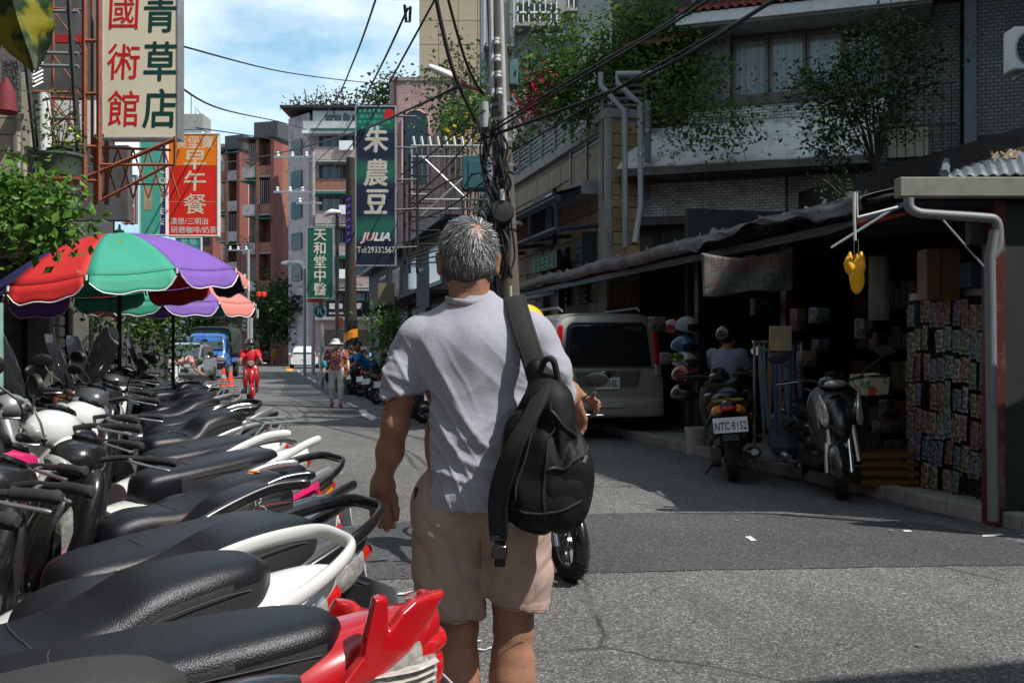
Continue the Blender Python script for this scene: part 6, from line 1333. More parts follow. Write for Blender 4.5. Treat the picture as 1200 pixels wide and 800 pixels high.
t, T, k = signboard('small white sign with red characters under the scaffold', 143, 205, 160, 262, 17.5, mat('sign_white_face', (.6, .6, .62), .5), GREYM, .08, .015)
for s, py in zip('赤肉羹', (235, 248, 259)): T(s, 151.5, py, 12, REDI, .008)
t, T, k = signboard('small turquoise sign with pale characters below the orange sign', 205, 278, 236, 297, 21, mat('sign_teal_face', (.03, .35, .33), .5), WHITEP, .08, .02); T('飲 糖', 221, 284, 8, mat('pale_teal_ink', (.3, .6, .58), .5), .004); T('冰 品', 221, 292, 6, mat('pale_teal_ink', (.3, .6, .58), .5), .003)

# parasols
def parasol(label, c, rad, zr, za, rot, tilt, pole=True, cols='RGVPBRGV', n=8):
    t = thing('parasol', label, 'parasol', (c.x, c.y, 0), rot, 'multicoloured market parasols'); H = Vector((0, 0, za))
    CM = {'R': (.5, .02, .02), 'G': (.04, .3, .2), 'V': (.17, .08, .36), 'P': (.6, .2, .17), 'B': (.02, .02, .1)}
    q = rotm(R(tilt[0]), R(tilt[1]), 0)
    for i in range(n):
        a0, a1 = 2 * PI * i / n, 2 * PI * (i + 1) / n; m_ = mat('parasol_' + cols[i], CM[cols[i]], .7, var=.07, vs=3, bump=.2, bs=30, sub=0); g = []
        for u in np.linspace(.03, 1, 14):
            row = []
            for v in np.linspace(0, 1, 9):
                a = a0 + (a1 - a0) * v; ch = math.cos((a1 - a0) / 2) / math.cos(a - (a0 + a1) / 2); sag = 1 - .0 * v
                f = u * (ch * .85 + .15); z = (za - zr) * (1 - u ** 1.9) + .02 * math.sin(PI * v) * u * -1.2
                row.append(q @ Vector((rad * f * math.cos(a), rad * f * math.sin(a), z)) + Vector((0, 0, zr)))
            g.append(row)
        MB().sheet(g).build('panel', m_, t, 70, thick=.003)
        g = []
        for v in np.linspace(.03, .97, 15):
            a = a0 + (a1 - a0) * v; ch = math.cos((a1 - a0) / 2) / math.cos(a - (a0 + a1) / 2); f = ch * .85 + .15; dep = .17 * min(1, (v - .0) * 7, (1 - v) * 7) ** .5
            g.append([q @ Vector((rad * f * (1.0 + w * .04) * math.cos(a), rad * f * (1.0 + w * .04) * math.sin(a), -.005 - dep * w + .012 * math.sin(v * 14 + i) * w - .024 * math.sin(PI * v))) + Vector((0, 0, zr)) for w in (0, .4, .75, 1)])
        o = MB().sheet(g).build('valance', m_, t, 70, thick=.003); MB().tube([p[3] for p in g], .007, 5).build('white_trim', WHITEP, o)
        rb = [q @ Vector((rad * u * math.cos(a0), rad * u * math.sin(a0), (za - zr) * (1 - u ** 1.9) - .02)) + Vector((0, 0, zr)) for u in np.linspace(.03, 1.01, 10)]; o = MB().tube(rb, .007, 5).build('rib', DARKM, t)
        MB().tube([q @ Vector((.03 * math.cos(a0), .03 * math.sin(a0), -.1)) + Vector((0, 0, zr)), rb[5]], .006, 5).build('strut', DARKM, o); MB().lathe([(.012, -.02), (.014, .03)], rb[-1], n=8).build('rib_tip', WHITEP, o)
    MB().lathe([(.05, 0), (.05, .03), (.015, .05), (.01, .1)], (0, 0, za), n=12).build('finial', DARKM, t)
    if pole: MB().cyl((0, 0, .12), (0, 0, za), .022, 10).build('pole', DARKM, t)
    MB().lathe([(.22, 0), (.22, .08), (.18, .12), (.03, .13), (.03, .3)], n=20).build('base', CONC, t)
    return t
c1 = P(140, 345, 10.3); parasol('large parasol with navy, red, green and violet panels at the left edge', c1, 1.27, 1.98, 2.5, R(-95.7), (7, 0), cols='GVPBRGVPBR', n=10)
c2 = P(203, 360, 13.6); parasol('smaller faded parasol of violet and pink panels behind the big one', c2, 1.12, 1.95, 2.36, R(-92), (0, 1), cols='VPBRGVPBRG', n=10)
# big banana leaf close to the lens at the upper left corner
t = thing('banana_plant', 'broad yellow and green banana leaf hanging into the upper left corner', 'plant', P(-20, 300, 3.2) * 1); t.location.z = 0
def leafblade(px, d, lit, mm, seed):
    r = random.Random(seed); g = []; n = 26
    C = spl(px, n)
    for i in range(n):
        cx, cy, w = C[i]; row = []
        for v in np.linspace(-1, 1, 13):
            ww = w * (1 + .04 * math.sin(i * 1.7 + v * 2)); row.append(P(cx + v * ww, cy + abs(v) * 4, d + .16 * abs(v) + .05 * v) - t.location)
        g.append(row)
    return MB().sheet(g).build('leaf', mm, t, 60, thick=.001)
BAN = bpy.data.materials.new('banana_leaf'); BAN.use_nodes = True; nt = BAN.node_tree; b = nt.nodes['Principled BSDF']; tcn = _n(nt, 'ShaderNodeTexCoord'); nz = _n(nt, 'ShaderNodeTexNoise', Scale=9.0, Detail=5.0); nt.links.new(tcn.outputs['Object'], nz.inputs['Vector'])
cr = _n(nt, 'ShaderNodeValToRGB'); e = cr.color_ramp.elements; e[0].position = .46; e[0].color = (.012, .035, .01, 1); e[1].position = .56; e[1].color = (.2, .18, .015, 1); nt.links.new(nz.outputs['Fac'], cr.inputs['Fac']); nt.links.new(cr.outputs[0], b.inputs['Base Color']); b.inputs['Roughness'].default_value = .4
leafblade([(-10, -60, 30), (8, -20, 46), (20, 20, 44), (30, 50, 28), (38, 72, 10), (40, 82, 2)], 3.2, 1, BAN, 1); leafblade([(-40, -40, 30), (-20, 0, 36), (-8, 30, 26), (2, 55, 8)], 3.5, 1, BAN, 2)
MB().tube(spl([P(-10, -60, 3.22) - t.location, P(-60, -20, 3.4) - t.location, P(-70, 200, 3.5) - t.location, (P(-75, 300, 3.5) - t.location) * 1], 14), .05, 8).tube([P(-75, 300, 3.5) - t.location, Vector((P(-75, 300, 3.5) - t.location).to_2d().to_3d())], .06, 8).build('stem', mat('banana_stem', (.12, .15, .05), .7), t)
# leafy shrub at the left edge above the parasol
t = thing('shrub', 'bright leafy shrub hanging at the left edge over the parasol', 'shrub', P(-40, 300, 6.5)); t.location.z = 0
pts = [P(px, py, 6.5 + dz) - t.location for px, py, dz in ((5, 222, 0), (8, 245, 0), (32, 228, .1), (40, 245, 0), (55, 250, -.1), (74, 247, 0), (-20, 225, 0), (-20, 250, .2), (20, 255, 0))]
foliage(None, pts, 1500, .075, LEAFB, 'crown', t, .045, asp=.6, seed=5, droop=.5)
mb = MB(); base = P(-40, 330, 6.6) - t.location
for p in pts: mb.tube(spl([base, (base + p) / 2 + Vector((0, 0, .08)), p], 6), .008, 5)
mb.tube([Vector((base.x, base.y, 0)), base], .04, 8); mb.build('trunk', BARK, t)
# light green post and low things at the left edge
tag(MB().tube([P(-3, 610, 6.3), P(-3, 355, 6.3)], .035, 12).build('post', mat('pale_green_paint', (.25, .42, .36), .4, dirt=.3)), 'pale green round post at the left edge', 'post')
t = thing('potted_tree', 'leafy potted tree standing behind the second parasol pole', 'tree', P(166, 440, 19)); t.location.z = 0
foliage(None, [Vector((0, 0, 1.6)), Vector((.4, 0, 1.9)), Vector((-.4, 0, 1.9)), Vector((.5, 0, 1.3)), Vector((.2, .2, 2.2))], 1300, .13, LEAFD, 'crown', t, .28, seed=8); foliage(None, [Vector((.4, -.4, 1.9)), Vector((.15, -.4, 1.7))], 220, .12, LEAFB, 'sun_painted_sprays', t, .16, seed=9)  # brighter sprays have sunlight painted into the leaf colour
MB().tube([(0, 0, .2), (.05, 0, 1.0), (.0, .05, 1.7)], [.05, .04, .02], 8).build('trunk', BARK, t); MB().lathe([(.001, 0), (.2, 0), (.26, .35), (.24, .35), (.001, .3)], n=20).build('pot', DARKM, t)
for i, (px, d) in enumerate(((145, 15), (152, 15.4), (120, 13.6))):
    tag(MB().tube([P(px - 5, 470, d), P(px - 2, 380, d)], .018, 6).build('pole', STEEL), ['thin steel stand pole behind the scooters', 'second thin steel pole beside the potted tree', 'leaning thin pole in the doorway shade'][i], 'pole')
t = thing('folding_screen', 'glazed grey screen frame standing at the shop front by the pink shirted person', 'screen', G(168, 478)); t.rotation_euler.z = -YAW; MB().bb((-.5, 0, .3), (.5, .04, 1.6)).build('panel', mat('screen_grey', (.14, .15, .16), .5), t, smooth=0); MB().bb((-.54, -.02, 0), (-.5, .06, 1.7)).bb((.5, -.02, 0), (.54, .06, 1.7)).build('frame', STEEL, t, smooth=0)
# ================================================================== far side
t = None
LIL = mat('lilac_render', (.44, .37, .39), .8, var=.12, dirt=.8, dcol=(.14, .11, .11), ds=1.3); PNK = mat('pinkish_tile', (.36, .26, .25), .75, dirt=.8, dcol=(.12, .08, .08), ds=1.2); BRK = mat('brick_red_render', (.27, .115, .08), .8, var=.2, dirt=.75, ds=1.2)
GRN = mat('green_awning_sheet', (.03, .17, .13), .6, dirt=.4); AWN = mat('pale_roof_sheet', (.45, .45, .44), .6, dirt=.7, ds=.8)
def block(name, label, px, d, w, rz, cat='building'):
    t = thing(name, label, cat, P(px, 410, d)); t.location.z = 0; t.rotation_euler.z = -YAW + rz
    def B(nm, lo, hi, m, par=None, ch=0): return MB().bb(lo, hi, ch).build(nm, m, par or t, smooth=0)
    return t, B
def win(B, x0, x1, z0, z1, y=0, par=None, m=None, grid=2):
    w = B('window', (x0, y - .08, z0), (x1, y + .02, z1), GREYM); n = max(1, grid)
    for k in range(n):
        a = x0 + (x1 - x0) * k / n; b = x0 + (x1 - x0) * (k + 1) / n; B('pane', (a + .05, y - .11, z0 + .07), (b - .05, y - .09, z1 - .07), m or WGLASS, w)
# lilac corner building, px 332..415 at 78 m. scale: 1 px = .067 m
D0 = 78.; K = D0 / FPX
t, B = block('apartment_building', 'pink-lilac apartment corner building with balconies and rooftop garden', 362, D0, 0, 0); Z = lambda py: CAM_H + (410 - py) * K
B('front_wall', (-.0, 0, 0), (9, 9, Z(150)), PNK)
MB().prism([(-2.1, 2.2, 0), (0, .0, 0), (.0, 8, 0), (-2.1, 8, 0)], (0, 0, Z(132))).build('side_wall', LIL, t, smooth=0)
B('roof_room', (.2, .5, Z(150)), (8, 7, Z(128)), WHITEP); B('roof', (-2.2, -.4, Z(127)), (9, 8, Z(124.5)), DARKM); B('roof_terrace', (-.3, -1.2, Z(160)), (9, 0, Z(157)), WHITEP); B('terrace_wall', (-.2, -1.2, Z(157)), (9, -1.05, Z(146)), AWN)
for k in range(4): win(B, 1.2 + k * .7, 1.75 + k * .7, Z(143), Z(133), .48, grid=1)
for k in range(6):                                 # storeys
    z = Z(190 + k * 37)
    B('balcony_slab', (.6, -1.0, z), (9, 0, z + .15), CONC); B('balcony_wall', (.6, -1.0, z + .15), (9, -.88, z + 1.0), PNK if k != 1 else BRK); B('shade_panel', (.8, -.03, z + .2), (8.8, .02, z + 2.2), mat('recess_shade_paint', (.03, .03, .032), .6)); B('awning', (.4, -1.5, z + 2.25), (9, -.1, z + 2.33), GRN if k % 2 == 0 else AWN)  # flat dark panel paints the shade of the balcony depth
    for q in range(4): win(B, 1.1 + q * 1.9, 2.5 + q * 1.9, z + 1.0, z + 2.1, -.05)
    for q in range(12): B('grille_bar', (.8 + q * .65, -.96, z + 1.0), (.83 + q * .65, -.93, z + 2.2), GREYM)
    B('air_conditioner_unit', (2.6 + (k % 2) * 1.5, -1.35, z + .7), (3.6 + (k % 2) * 1.5, -1.0, z + 1.4), WHITEP)
    w = B('side_window', (-.9, 1.0, z + .6), (-.3, 1.15, z + 1.9), DARKM); w.rotation_euler.z = 0
    MB().prism([(-1.75, 1.72, z + .7), (-.7, .62, z + .7), (-.7, .62, z + 2.0), (-1.75, 1.72, z + 2.0)], (-.03, -.05, 0)).build('side_window', DGLASS, t, smooth=0)
g = foliage(None, [Vector((x, 2, Z(117))) for x in (-1, .3, 1.5, 3, 4.5)], 900, .35, LEAFY, 'roof_plants', t, .55, .5, seed=12); foliage(None, [Vector((5.3, 2, Z(108))), Vector((6.4, 2, Z(100))), Vector((6, 2, Z(112)))], 1100, .4, LEAFD, 'roof_tree', t, .7, seed=13)
mb = MB(); r_ = random.Random(8)
for k in range(14): x = -1.5 + k * .5; mb.tube([(x, 2, Z(125)), (x + r_.uniform(-.3, .3), 2, Z(r_.uniform(92, 112)))], .04, 4)
mb.build('roof_plant_stems', BARK, t)
# receding balcony buildings, px 235..332; facade turned so that the street bends away
def balcony_house(label, px, d, wpx, storeys, ztop, rz, a, b_, nb=2, off=0):
    t, B = block('apartment_building', label, px, d, 0, rz); K = d / FPX; W_ = wpx * K / math.cos(rz) * 1.02; H = CAM_H + (410 - ztop) * K; st = (H - 3) / storeys
    B('wall', (-W_, 0, 0), (0, 8, H), a); B('roof', (-W_ - .2, -1.6, H), (.2, 8, H + .15), DARKM); B('roof_shed', (-W_ * .7, -.8, H + .15), (0, 5, H + 1.6), mat('dark_tin', (.06, .06, .06), .6)); 
    for k in range(storeys):
        z = 3 + k * st
        for q in range(nb):
            x0 = -W_ + W_ * q / nb + .15; x1 = -W_ + W_ * (q + 1) / nb - .25; mm = (a, b_)[(q + k + off) % 2] if q % 2 == 0 else b_
            bal = B('balcony', (x0, -1.3, z), (x1, 0, z + .12), CONC); B('balcony_wall', (x0, -1.3, z + .12), (x1, -1.2, z + 1.0), LIL if (q + off) % 2 == 0 else BRK, bal); B('balcony_side', (x0, -1.2, z + .12), (x0 + .1, 0, z + 1.0), LIL, bal)
            B('shade_panel', (x0 + .2, -.03, z + .2), (x1 - .2, .01, z + st - .5), mat('recess_shade_paint', (.03, .03, .032), .6)); win(B, x0 + .4, (x0 + x1) / 2, z + .9, z + st - .6, -.04); win(B, (x0 + x1) / 2 + .1, x1 - .3, z + .9, z + st - .6, -.04)  # dark panel on the wall stands in for shade inside the balcony
            if (k + q) % 3 == 0: B('awning', (x0 - .1, -1.8, z + st - .35), (x1 + .1, -.05, z + st - .27), GRN)
            if (k + q) % 3 == 1: 
                for u in range(7): B('grille_bar', (x0 + (x1 - x0) * u / 6.5, -1.28, z + 1.0), (x0 + (x1 - x0) * u / 6.5 + .04, -1.24, z + st - .3), GREYM)
            if (k * 2 + q) % 4 == 0: foliage(None, [Vector(((x0 + x1) / 2, -1.2, z + 1.2))], 90, .25, LEAFG, 'balcony_plants', t, .4, .4, seed=k + q)
        B('pier', (-W_ * .5 - .15, -1.35, z - (.0 if k else 3)), (-W_ * .5 + .15, 0, z + st), BRK)
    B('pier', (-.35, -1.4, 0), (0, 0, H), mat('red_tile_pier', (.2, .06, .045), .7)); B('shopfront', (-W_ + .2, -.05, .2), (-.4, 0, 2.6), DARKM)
    return t
balcony_house('brick red and lilac apartment building with stacked balconies, next to the pink corner building', 331, 88, 42, 5, 165, R(-18), BRK, PNK)
balcony_house('apartment building with lilac balconies and orange walls, second from the pink corner building', 291, 100, 34, 6, 178, R(-22), LIL, BRK, 2, 1)
balcony_house('farthest reddish apartment building beside the orange sign edge', 259, 114, 34, 6, 205, R(-24), BRK, LIL, 2)
t, B = block('water_tank_house', 'pale rooftop tank house with an antenna behind the cream sign', 222, 120, 0, 0); K = 120 / FPX; Z = lambda py: CAM_H + (410 - py) * K
B('wall', (-1.6, 0, 0), (1.6, 3, Z(152)), WHITEP); B('tank_room', (-1.7, -.2, Z(152)), (1.7, 3, Z(134)), CONC); MB().tube([(.2, 0, Z(134)), (.2, 0, Z(112))], .05, 5).build('antenna', DARKM, t); MB().tube([(.7, 0, Z(134)), (.7, 0, Z(126)), (1.4, 0, Z(134))], .05, 5).build('antenna_arm', DARKM, t)
t, B = block('distant_house', 'small white house far behind the orange sign', 242, 130, 0, 0); K = 130 / FPX; Z = lambda py: CAM_H + (410 - py) * K
B('wall', (-3, 0, 0), (3, 4, Z(174)), WHITEP); B('roof', (-3.2, -.8, Z(174)), (3.6, 4, Z(170)), DCONC); win(B, -1.4, 0, Z(182), Z(177)); win(B, .8, 2, Z(182), Z(177))
# low street-end buildings
t, B = block('street_end_shop', 'low cream signboard building at the end of the street under the tree', 376, 92, 0, 0); K = 92 / FPX; Z = lambda py: CAM_H + (410 - py) * K
B('wall', (-2.5, 0, 0), (2.5, 4, Z(386)), DARKM); B('sign_band', (-2.3, -.3, Z(388)), (2.2, 0, Z(374)), mat('cream_board2', (.5, .45, .3), .6)); B('canopy', (-2.6, -1.4, Z(393)), (2.4, 0, Z(388)), WHITEP)
text('lettering', '小吃店', .8, mat('dark_ink', (.03, .02, .02), .6), t, (.6, -.32, Z(380)), ext=.01)
t, B = block('street_end_building', 'dark buildings closing the street end, with a tan column and dim shop signs', 300, 118, 0, 0)
B('wall', (-16, 1, 0), (14, 6, 9), mat('dim_street_end', (.06, .055, .05), .8, var=.5, vs=.5)); B('tan_column', (1.5, 0, 0), (3.4, 1.2, 11), mat('tan_column', (.35, .25, .14), .8)); B('pale_sign', (-5, .7, 3.5), (-1, 1, 6), mat('pale_blue_board', (.3, .36, .4), .6)); B('white_sign', (-11, .7, 2.5), (-7, 1, 5.5), WHITEP); B('red_sign', (-13, .6, 2), (-11.5, .9, 5), BRK)
def tree(label, px, py0, d, pts, n, size, m, sp, trunk=True, seed=1, extra=None):
    t = thing('tree', label, 'tree', P(px, py0, d)); t.location.z = 0; q = [P(x, y, d + dd) - t.location for x, y, dd in pts]
    foliage(None, q, n, size, m, 'crown', t, sp, seed=seed); mb = MB(); top = sum(q, Vector()) / len(q)
    if trunk:
        mb.tube(spl([(0, 0, 0), (0.1, 0, top.z * .5), (top.x * .5, 0, top.z * .8)], 8), .05 * size * 14, 8, r1=.02 * size * 14)
        for p in q: mb.tube(spl([(0, 0, top.z * .5), (p.x * .5, p.y * .5, (p.z + top.z * .5) / 2), p], 6), .012 * size * 14, 5)
        mb.build('trunk', BARK, t)
    return t
tree('dark green street tree at the far end below the pink corner building', 345, 410, 82, [(322, 362, 0), (336, 358, 0), (348, 356, 1), (314, 372, 0), (340, 368, -1), (352, 362, -1)], 5200, .45, LEAFD, .75, seed=21)
tree('shaded tree at the far left end of the street', 255, 410, 95, [(238, 378, 0), (248, 372, 0), (225, 380, 0)], 1500, .45, LEAFD, .7, seed=22)
# tan tower and the pink arch building, right of the strip of sky
t, B = block('tan_tower', 'tall plain tan panelled tower above the pink arched building', 490, 46, 0, 0); K = 46 / FPX; Z = lambda py: CAM_H + (410 - py) * K
TW = mat('tower_tan', (.36, .29, .2), .75, var=.08, dirt=.35, dcol=(.16, .13, .1), ds=.6); B('core', (.05, .06, 0), (9, 8, Z(-6)), mat('tower_joint', (.1, .085, .065), .9))
tp = cached('tower_panel', lambda: MB().bb((.012, 0, .012), (.888, .06, 1.088)), TW, 0)
for i in range(8):
    for j in range(12): link('panel', tp, None, t, (.05 + i * .9, 0, 4.4 + j * 1.1))

t, B = block('pink_building', 'pink building with an arched window behind the scaffold cage', 457, 41, 0, 0); K = 41 / FPX; Z = lambda py: CAM_H + (410 - py) * K
PT = tile_mat('pink_tiles', (.42, .25, .24), (.2, .13, .13), .3, .15, .6, .1, .05, .3, 0)
B('wall', (0, 0, 0), (3.0, 6, Z(92)), PT); B('parapet', (-.05, -.06, Z(95)), (3.05, 6, Z(91)), mat('pink_cap', (.3, .19, .18), .7))
mb = MB(); ar = [(1.05 + .47 * math.cos(a), 0, Z(145) + .47 * math.sin(a)) for a in np.linspace(0, PI, 14)]; mb.prism([(1.52, -.04, Z(215)), *[(x, -.04, z) for x, _, z in ar], (.58, -.04, Z(215))], (0, .03, 0)); mb.build('arched_window', DGLASS, t, smooth=0)
MB().tube([(1.58, -.05, Z(215)), *[(1.05 + .55 * math.cos(a), -.05, Z(145) + .55 * math.sin(a)) for a in np.linspace(0, PI, 14)], (.5, -.05, Z(215))], .05, 6).build('arch_trim', mat('pale_pink_trim', (.5, .33, .32), .7), t); B('downpipe', (.2, -.1, 2), (.27, -.03, Z(92)), DARKM)
# flats behind the pole
t, B = block('apartment_building', 'grey apartment block with white barred balconies behind the utility pole', 562, 34, 0, 0); K = 34 / FPX; Z = lambda py: CAM_H + (410 - py) * K
GW = mat('grey_plaster', (.27, .265, .25), .85, var=.1, dirt=.55, dcol=(.1, .1, .095), ds=.9, bump=.3, bs=30); B('wall', (0, 0, 0), (9.5, 7, Z(-8)), GW)
for i, (xa, xb, pa, pb) in enumerate(((1.3, 2.6, 35, 5), (3.0, 4.2, 18, -15))):
    b = B('balcony', (xa - .1, -.8, Z(pa) - .12), (xb + .1, 0, Z(pa)), CONC); B('balcony_shade_panel', (xa, -.02, Z(pa)), (xb, .01, Z(pb)), DARKM)  # balcony depth is a flat panel, its shade put in as dark colour
    for k in range(8): B('cage_bar', (xa + (xb - xa) * k / 7 - .02, -.79, Z(pa)), (xa + (xb - xa) * k / 7 + .02, -.75, Z(pb)), WHITEP, b)
    for z in (Z(pa) + .3, Z(pb)): B('cage_rail', (xa - .05, -.81, z), (xb + .05, -.73, z + .05), WHITEP, b)
for (xa, xb, pa, pb) in ((4.7, 6.0, 48, 20), (2.0, 2.8, 70, 48), (6.4, 7.6, 60, 30), (.3, 1.0, 110, 60)):
    win(B, xa, xb, Z(pa), Z(pb)); B('canopy', (xa - .15, -.6, Z(pb)), (xb + .15, 0, Z(pb) + .06), AWN)
for x in (4.5, 5.15, 5.35, 6.2, .15, 1.15): MB().tube([(x, -.12, 2), (x, -.12, Z(-8))], .06 if x < 5.2 else .09, 8).build('downpipe', PVC, t)
B('awning_roof', (4.4, -1.3, Z(47)), (6.3, 0, Z(44)), DARKM)
t, B = block('apartment_building', 'dim apartment block above the bougainvillea with a plastered pale wall', 702, 31, 0, 0); K = 31 / FPX; Z = lambda py: CAM_H + (410 - py) * K
B('wall', (0, 0, 0), (9, 6, Z(-10)), mat('pale_plaster_dim', (.33, .32, .29), .85, dirt=.5, ds=.9)); 
for (xa, xb, pa, pb) in ((2.8, 4.0, 30, -12), (4.3, 5.6, 32, -12)): win(B, xa, xb, Z(pa), Z(pb), grid=3)
B('corner_pier', (2.4, -.3, 0), (2.75, 0, Z(-10)), GREYM); B('balcony', (2.6, -.9, Z(38)), (6.2, 0, Z(34)), CONC)
for k in range(14): B('rail_bar', (2.7 + k * .25, -.86, Z(34)), (2.73 + k * .25, -.82, Z(12)), DARKM)
# low dark building on the right pavement behind the pole, with scaffold cage on top
rb = thing('corner_shop', 'low dark shop building with a steel cage on its roof, behind the utility pole', 'building', (4.6, 24, 0)); o3 = rb.location
def B(nm, lo, hi, m, par=None): return MB().bb([a - b for a, b in zip(lo, o3)], [a - b for a, b in zip(hi, o3)]).build(nm, m, par or rb, smooth=0)
B('wall', (4.9, 25, 0), (10, 45, 4.6), mat('dark_mottled_wall', (.045, .04, .036), .85, var=.4, vs=1.2)); B('roof', (4.5, 24.9, 4.6), (10, 45, 4.75), DARKM); B('awning', (3.9, 25, 2.75), (4.9, 40, 2.85), TAR)  # wall in a very dark brown with random mottling
for k in range(5): B('shutter', (4.85, 25.6 + k * 3.6, .1), (4.9, 28.2 + k * 3.6, 2.6), (DARKM, GREYM, DARKM, mat('brown_door', (.1, .06, .04), .6), DARKM)[k]); B('pier', (4.75, 28.5 + k * 3.6, 0), (4.9, 28.8 + k * 3.6, 2.75), DCONC)
for k in range(4): w = B('window', (4.84, 26.5 + k * 4, 3.1), (4.9, 28.5 + k * 4, 4.2), GREYM); B('pane', (4.82, 26.6 + k * 4, 3.2), (4.84, 28.4 + k * 4, 4.1), WGLASS, w)
cg = thing('roof_cage', 'pale steel cage frame on the low roof between the green sign and the pole', 'cage', P(525, 230, 23)); D = 23
WM = mat('pale_galvanised', (.42, .43, .42), .5, .4, dirt=.4)
def bar(t, a, b, r=.02, m=None, d1=D, d2=None, n='bar'): return MB().tube([P(*a, d1) - t.location, P(*b, d2 or d1) - t.location], r, 6).build(n, m or WM, t)
for a, b in (((482, 171), (568, 171)), ((482, 184), (560, 184)), ((482, 171), (482, 228)), ((482, 228), (500, 228)), ((498, 234), (574, 234)), ((482, 245), (570, 245)), ((560, 171), (560, 245)), ((495, 184), (570, 255)), ((570, 184), (492, 255))): bar(cg, a, b, .028)
for k in range(13): bar(cg, (488 + k * 6.5, 173), (488 + k * 6.5, 245), .009, GREYM, 23.3)
for k in range(8): bar(cg, (484 + k * 9.5, 160), (486 + k * 9.5, 171), .03, WHITEP, 23, n='pot_rail_finial')
for k in range(7): bar(cg, (478, 190 + k * 16), (500 + k * 3, 190 + k * 16), .022, DARKM, 22.6)
for px in (474, 480, 489): bar(cg, (px, 130 if px == 474 else 180), (px, 320), .035, DARKM, 22.5, n='post')
for k in range(4): bar(cg, (478, 300 + k * 3), (575, 262 + k * 14), .02, DARKM, 22.3)
# teal cabinets on pole side
def cab(label, px0, py0, px1, py1, d, m): 
    o = panel('cabinet', px0, py0, px1, py1, d, m, label, 'cabinet', .3, .01); W_ = (px1 - px0) / FPX * d; H_ = (py1 - py0) / FPX * d
    MB().box((W_ * .08, -.008, -H_ * .05), (W_ * .7, .012, H_ * .8), ch=.004).build('door', m, o, smooth=0); MB().box((W_ * .3, -.02, 0), (.02, .02, .08)).build('handle', DARKM, o, smooth=0); return o
TEAL = mat('teal_paint', (.035, .13, .15), .5, dirt=.4); cab('teal metal cabinet with a door, hanging beside the utility pole', 542, 182, 572, 222, 17.5, TEAL); cab('smaller pale teal switch box high on the right of the utility pole', 594, 70, 607, 100, 17.2, mat('pale_teal_paint', (.1, .19, .21), .5, dirt=.4))
tree('feathery pine like tree behind the street lamp', 525, 410, 30, [(515, 100, 0), (532, 92, 0), (548, 110, 0), (522, 130, 0), (538, 145, 0), (552, 95, 0), (540, 130, 1)], 1300, .17, leaf_mat('leaf_grey_green', (.03, .06, .02), (.1, .15, .06)), .42, seed=31)
tree('bright green tree with yellow flowers at the foot of the street lamp arm', 548, 410, 26, [(535, 135, 0), (555, 130, 0), (548, 150, 0), (565, 145, 0), (600, 160, 0), (608, 190, 0), (612, 220, 0), (600, 250, 0), (610, 150, 0)], 2400, .14, LEAFG, .32, seed=32)
foliage(None, [P(533, 150, 25.5), P(560, 152, 25.5), P(537, 160, 25.5)], 40, .16, FLOWY, 'yellow_blossom', None, .15, seed=4); o = bpy.context.scene.objects['yellow_blossom']; tag(o, 'few yellow blossoms left of the utility pole', 'flowers')
# bougainvillea on the roof terrace
t = thing('bougainvillea', 'bougainvillea with magenta flowers and long green shoots on the slatted terrace', 'plant', P(690, 100, 19.5)); q = []
for x, y in ((612, 105), (625, 95), (640, 112), (655, 95), (668, 80), (680, 100), (700, 75), (715, 60), (690, 120), (660, 130), (720, 85), (740, 60), (750, 40), (765, 30), (780, 60), (800, 80), (815, 100), (790, 50), (735, 100), (760, 95), (810, 60), (640, 60), (655, 35), (740, 30)): q.append(P(x, y, 19 - (x - 600) / 200 * 1.6) - t.location)
foliage(None, q, 6000, .12, LEAFG, 'crown', t, .27, seed=41); foliage(None, q[:12], 1100, .12, LEAFB, 'sun_painted_leaves', t, .26, seed=42)  # second leaf set paints the sunlit side in a brighter green
foliage(None, [P(x, y, 18.4) - t.location for x, y in ((617, 122), (622, 118), (634, 103), (640, 92), (648, 90), (633, 135), (612, 115), (636, 98))], 420, .085, FLOW, 'blossom', t, .1, seed=43)
mb = MB(); r_ = random.Random(12)
for p in q: mb.tube(spl([p - Vector((0, 0, .6)), p * .9 + Vector((0, 0, -.1)), p + Vector((r_.uniform(-.4, .4), -.2, r_.uniform(-.1, .4)))], 7), .008, 4)
mb.build('stems', BARK, t)
t = thing('climbing_plant', 'sparse leafy shoots trailing over the pale sloping canopy', 'plant', P(810, 140, 16.2)); q = [P(x, y, 16.3) - t.location for x, y in ((770, 95), (780, 110), (795, 120), (805, 135), (820, 110), (835, 125), (790, 140), (840, 90), (765, 115), (850, 140), (815, 150), (845, 155), (868, 165), (800, 155), (832, 165), (878, 120), (862, 150))]
foliage(None, q, 1500, .09, LEAFG, 'crown', t, .16, seed=51); mb = MB()
for p in q: mb.tube([p + Vector((0, .1, .3)), p, p + Vector((.05, -.1, -.35))], .006, 4)
mb.build('stems', BARK, t)
t = thing('balcony_tree', 'dense dark green tree growing before the grille right of the curtained window', 'tree', P(1030, 150, 13.9)); q = [P(x, y, 13.9 + r_.uniform(-.3, .3)) - t.location for x, y in ((1005, 55), (1020, 40), (1045, 35), (1070, 50), (1085, 65), (990, 75), (1010, 80), (1035, 70), (1060, 85), (1080, 100), (985, 105), (1005, 115), (1030, 105), (1050, 120), (975, 95), (955, 100), (942, 98), (985, 130), (1000, 145), (975, 150), (1020, 140), (1060, 150), (970, 165), (985, 180))]
foliage(None, q, 3600, .08, LEAFD, 'crown', t, .11, seed=61); foliage(None, q, 1200, .075, LEAFG, 'lit_leaves', t, .2, seed=62)  # lighter green leaves mixed in as painted light on the dark crown
mb = MB()
for p in q: mb.tube(spl([(.1, .2, -.6), (p.x * .5, .1, p.z * .5), p], 6), .01, 4)
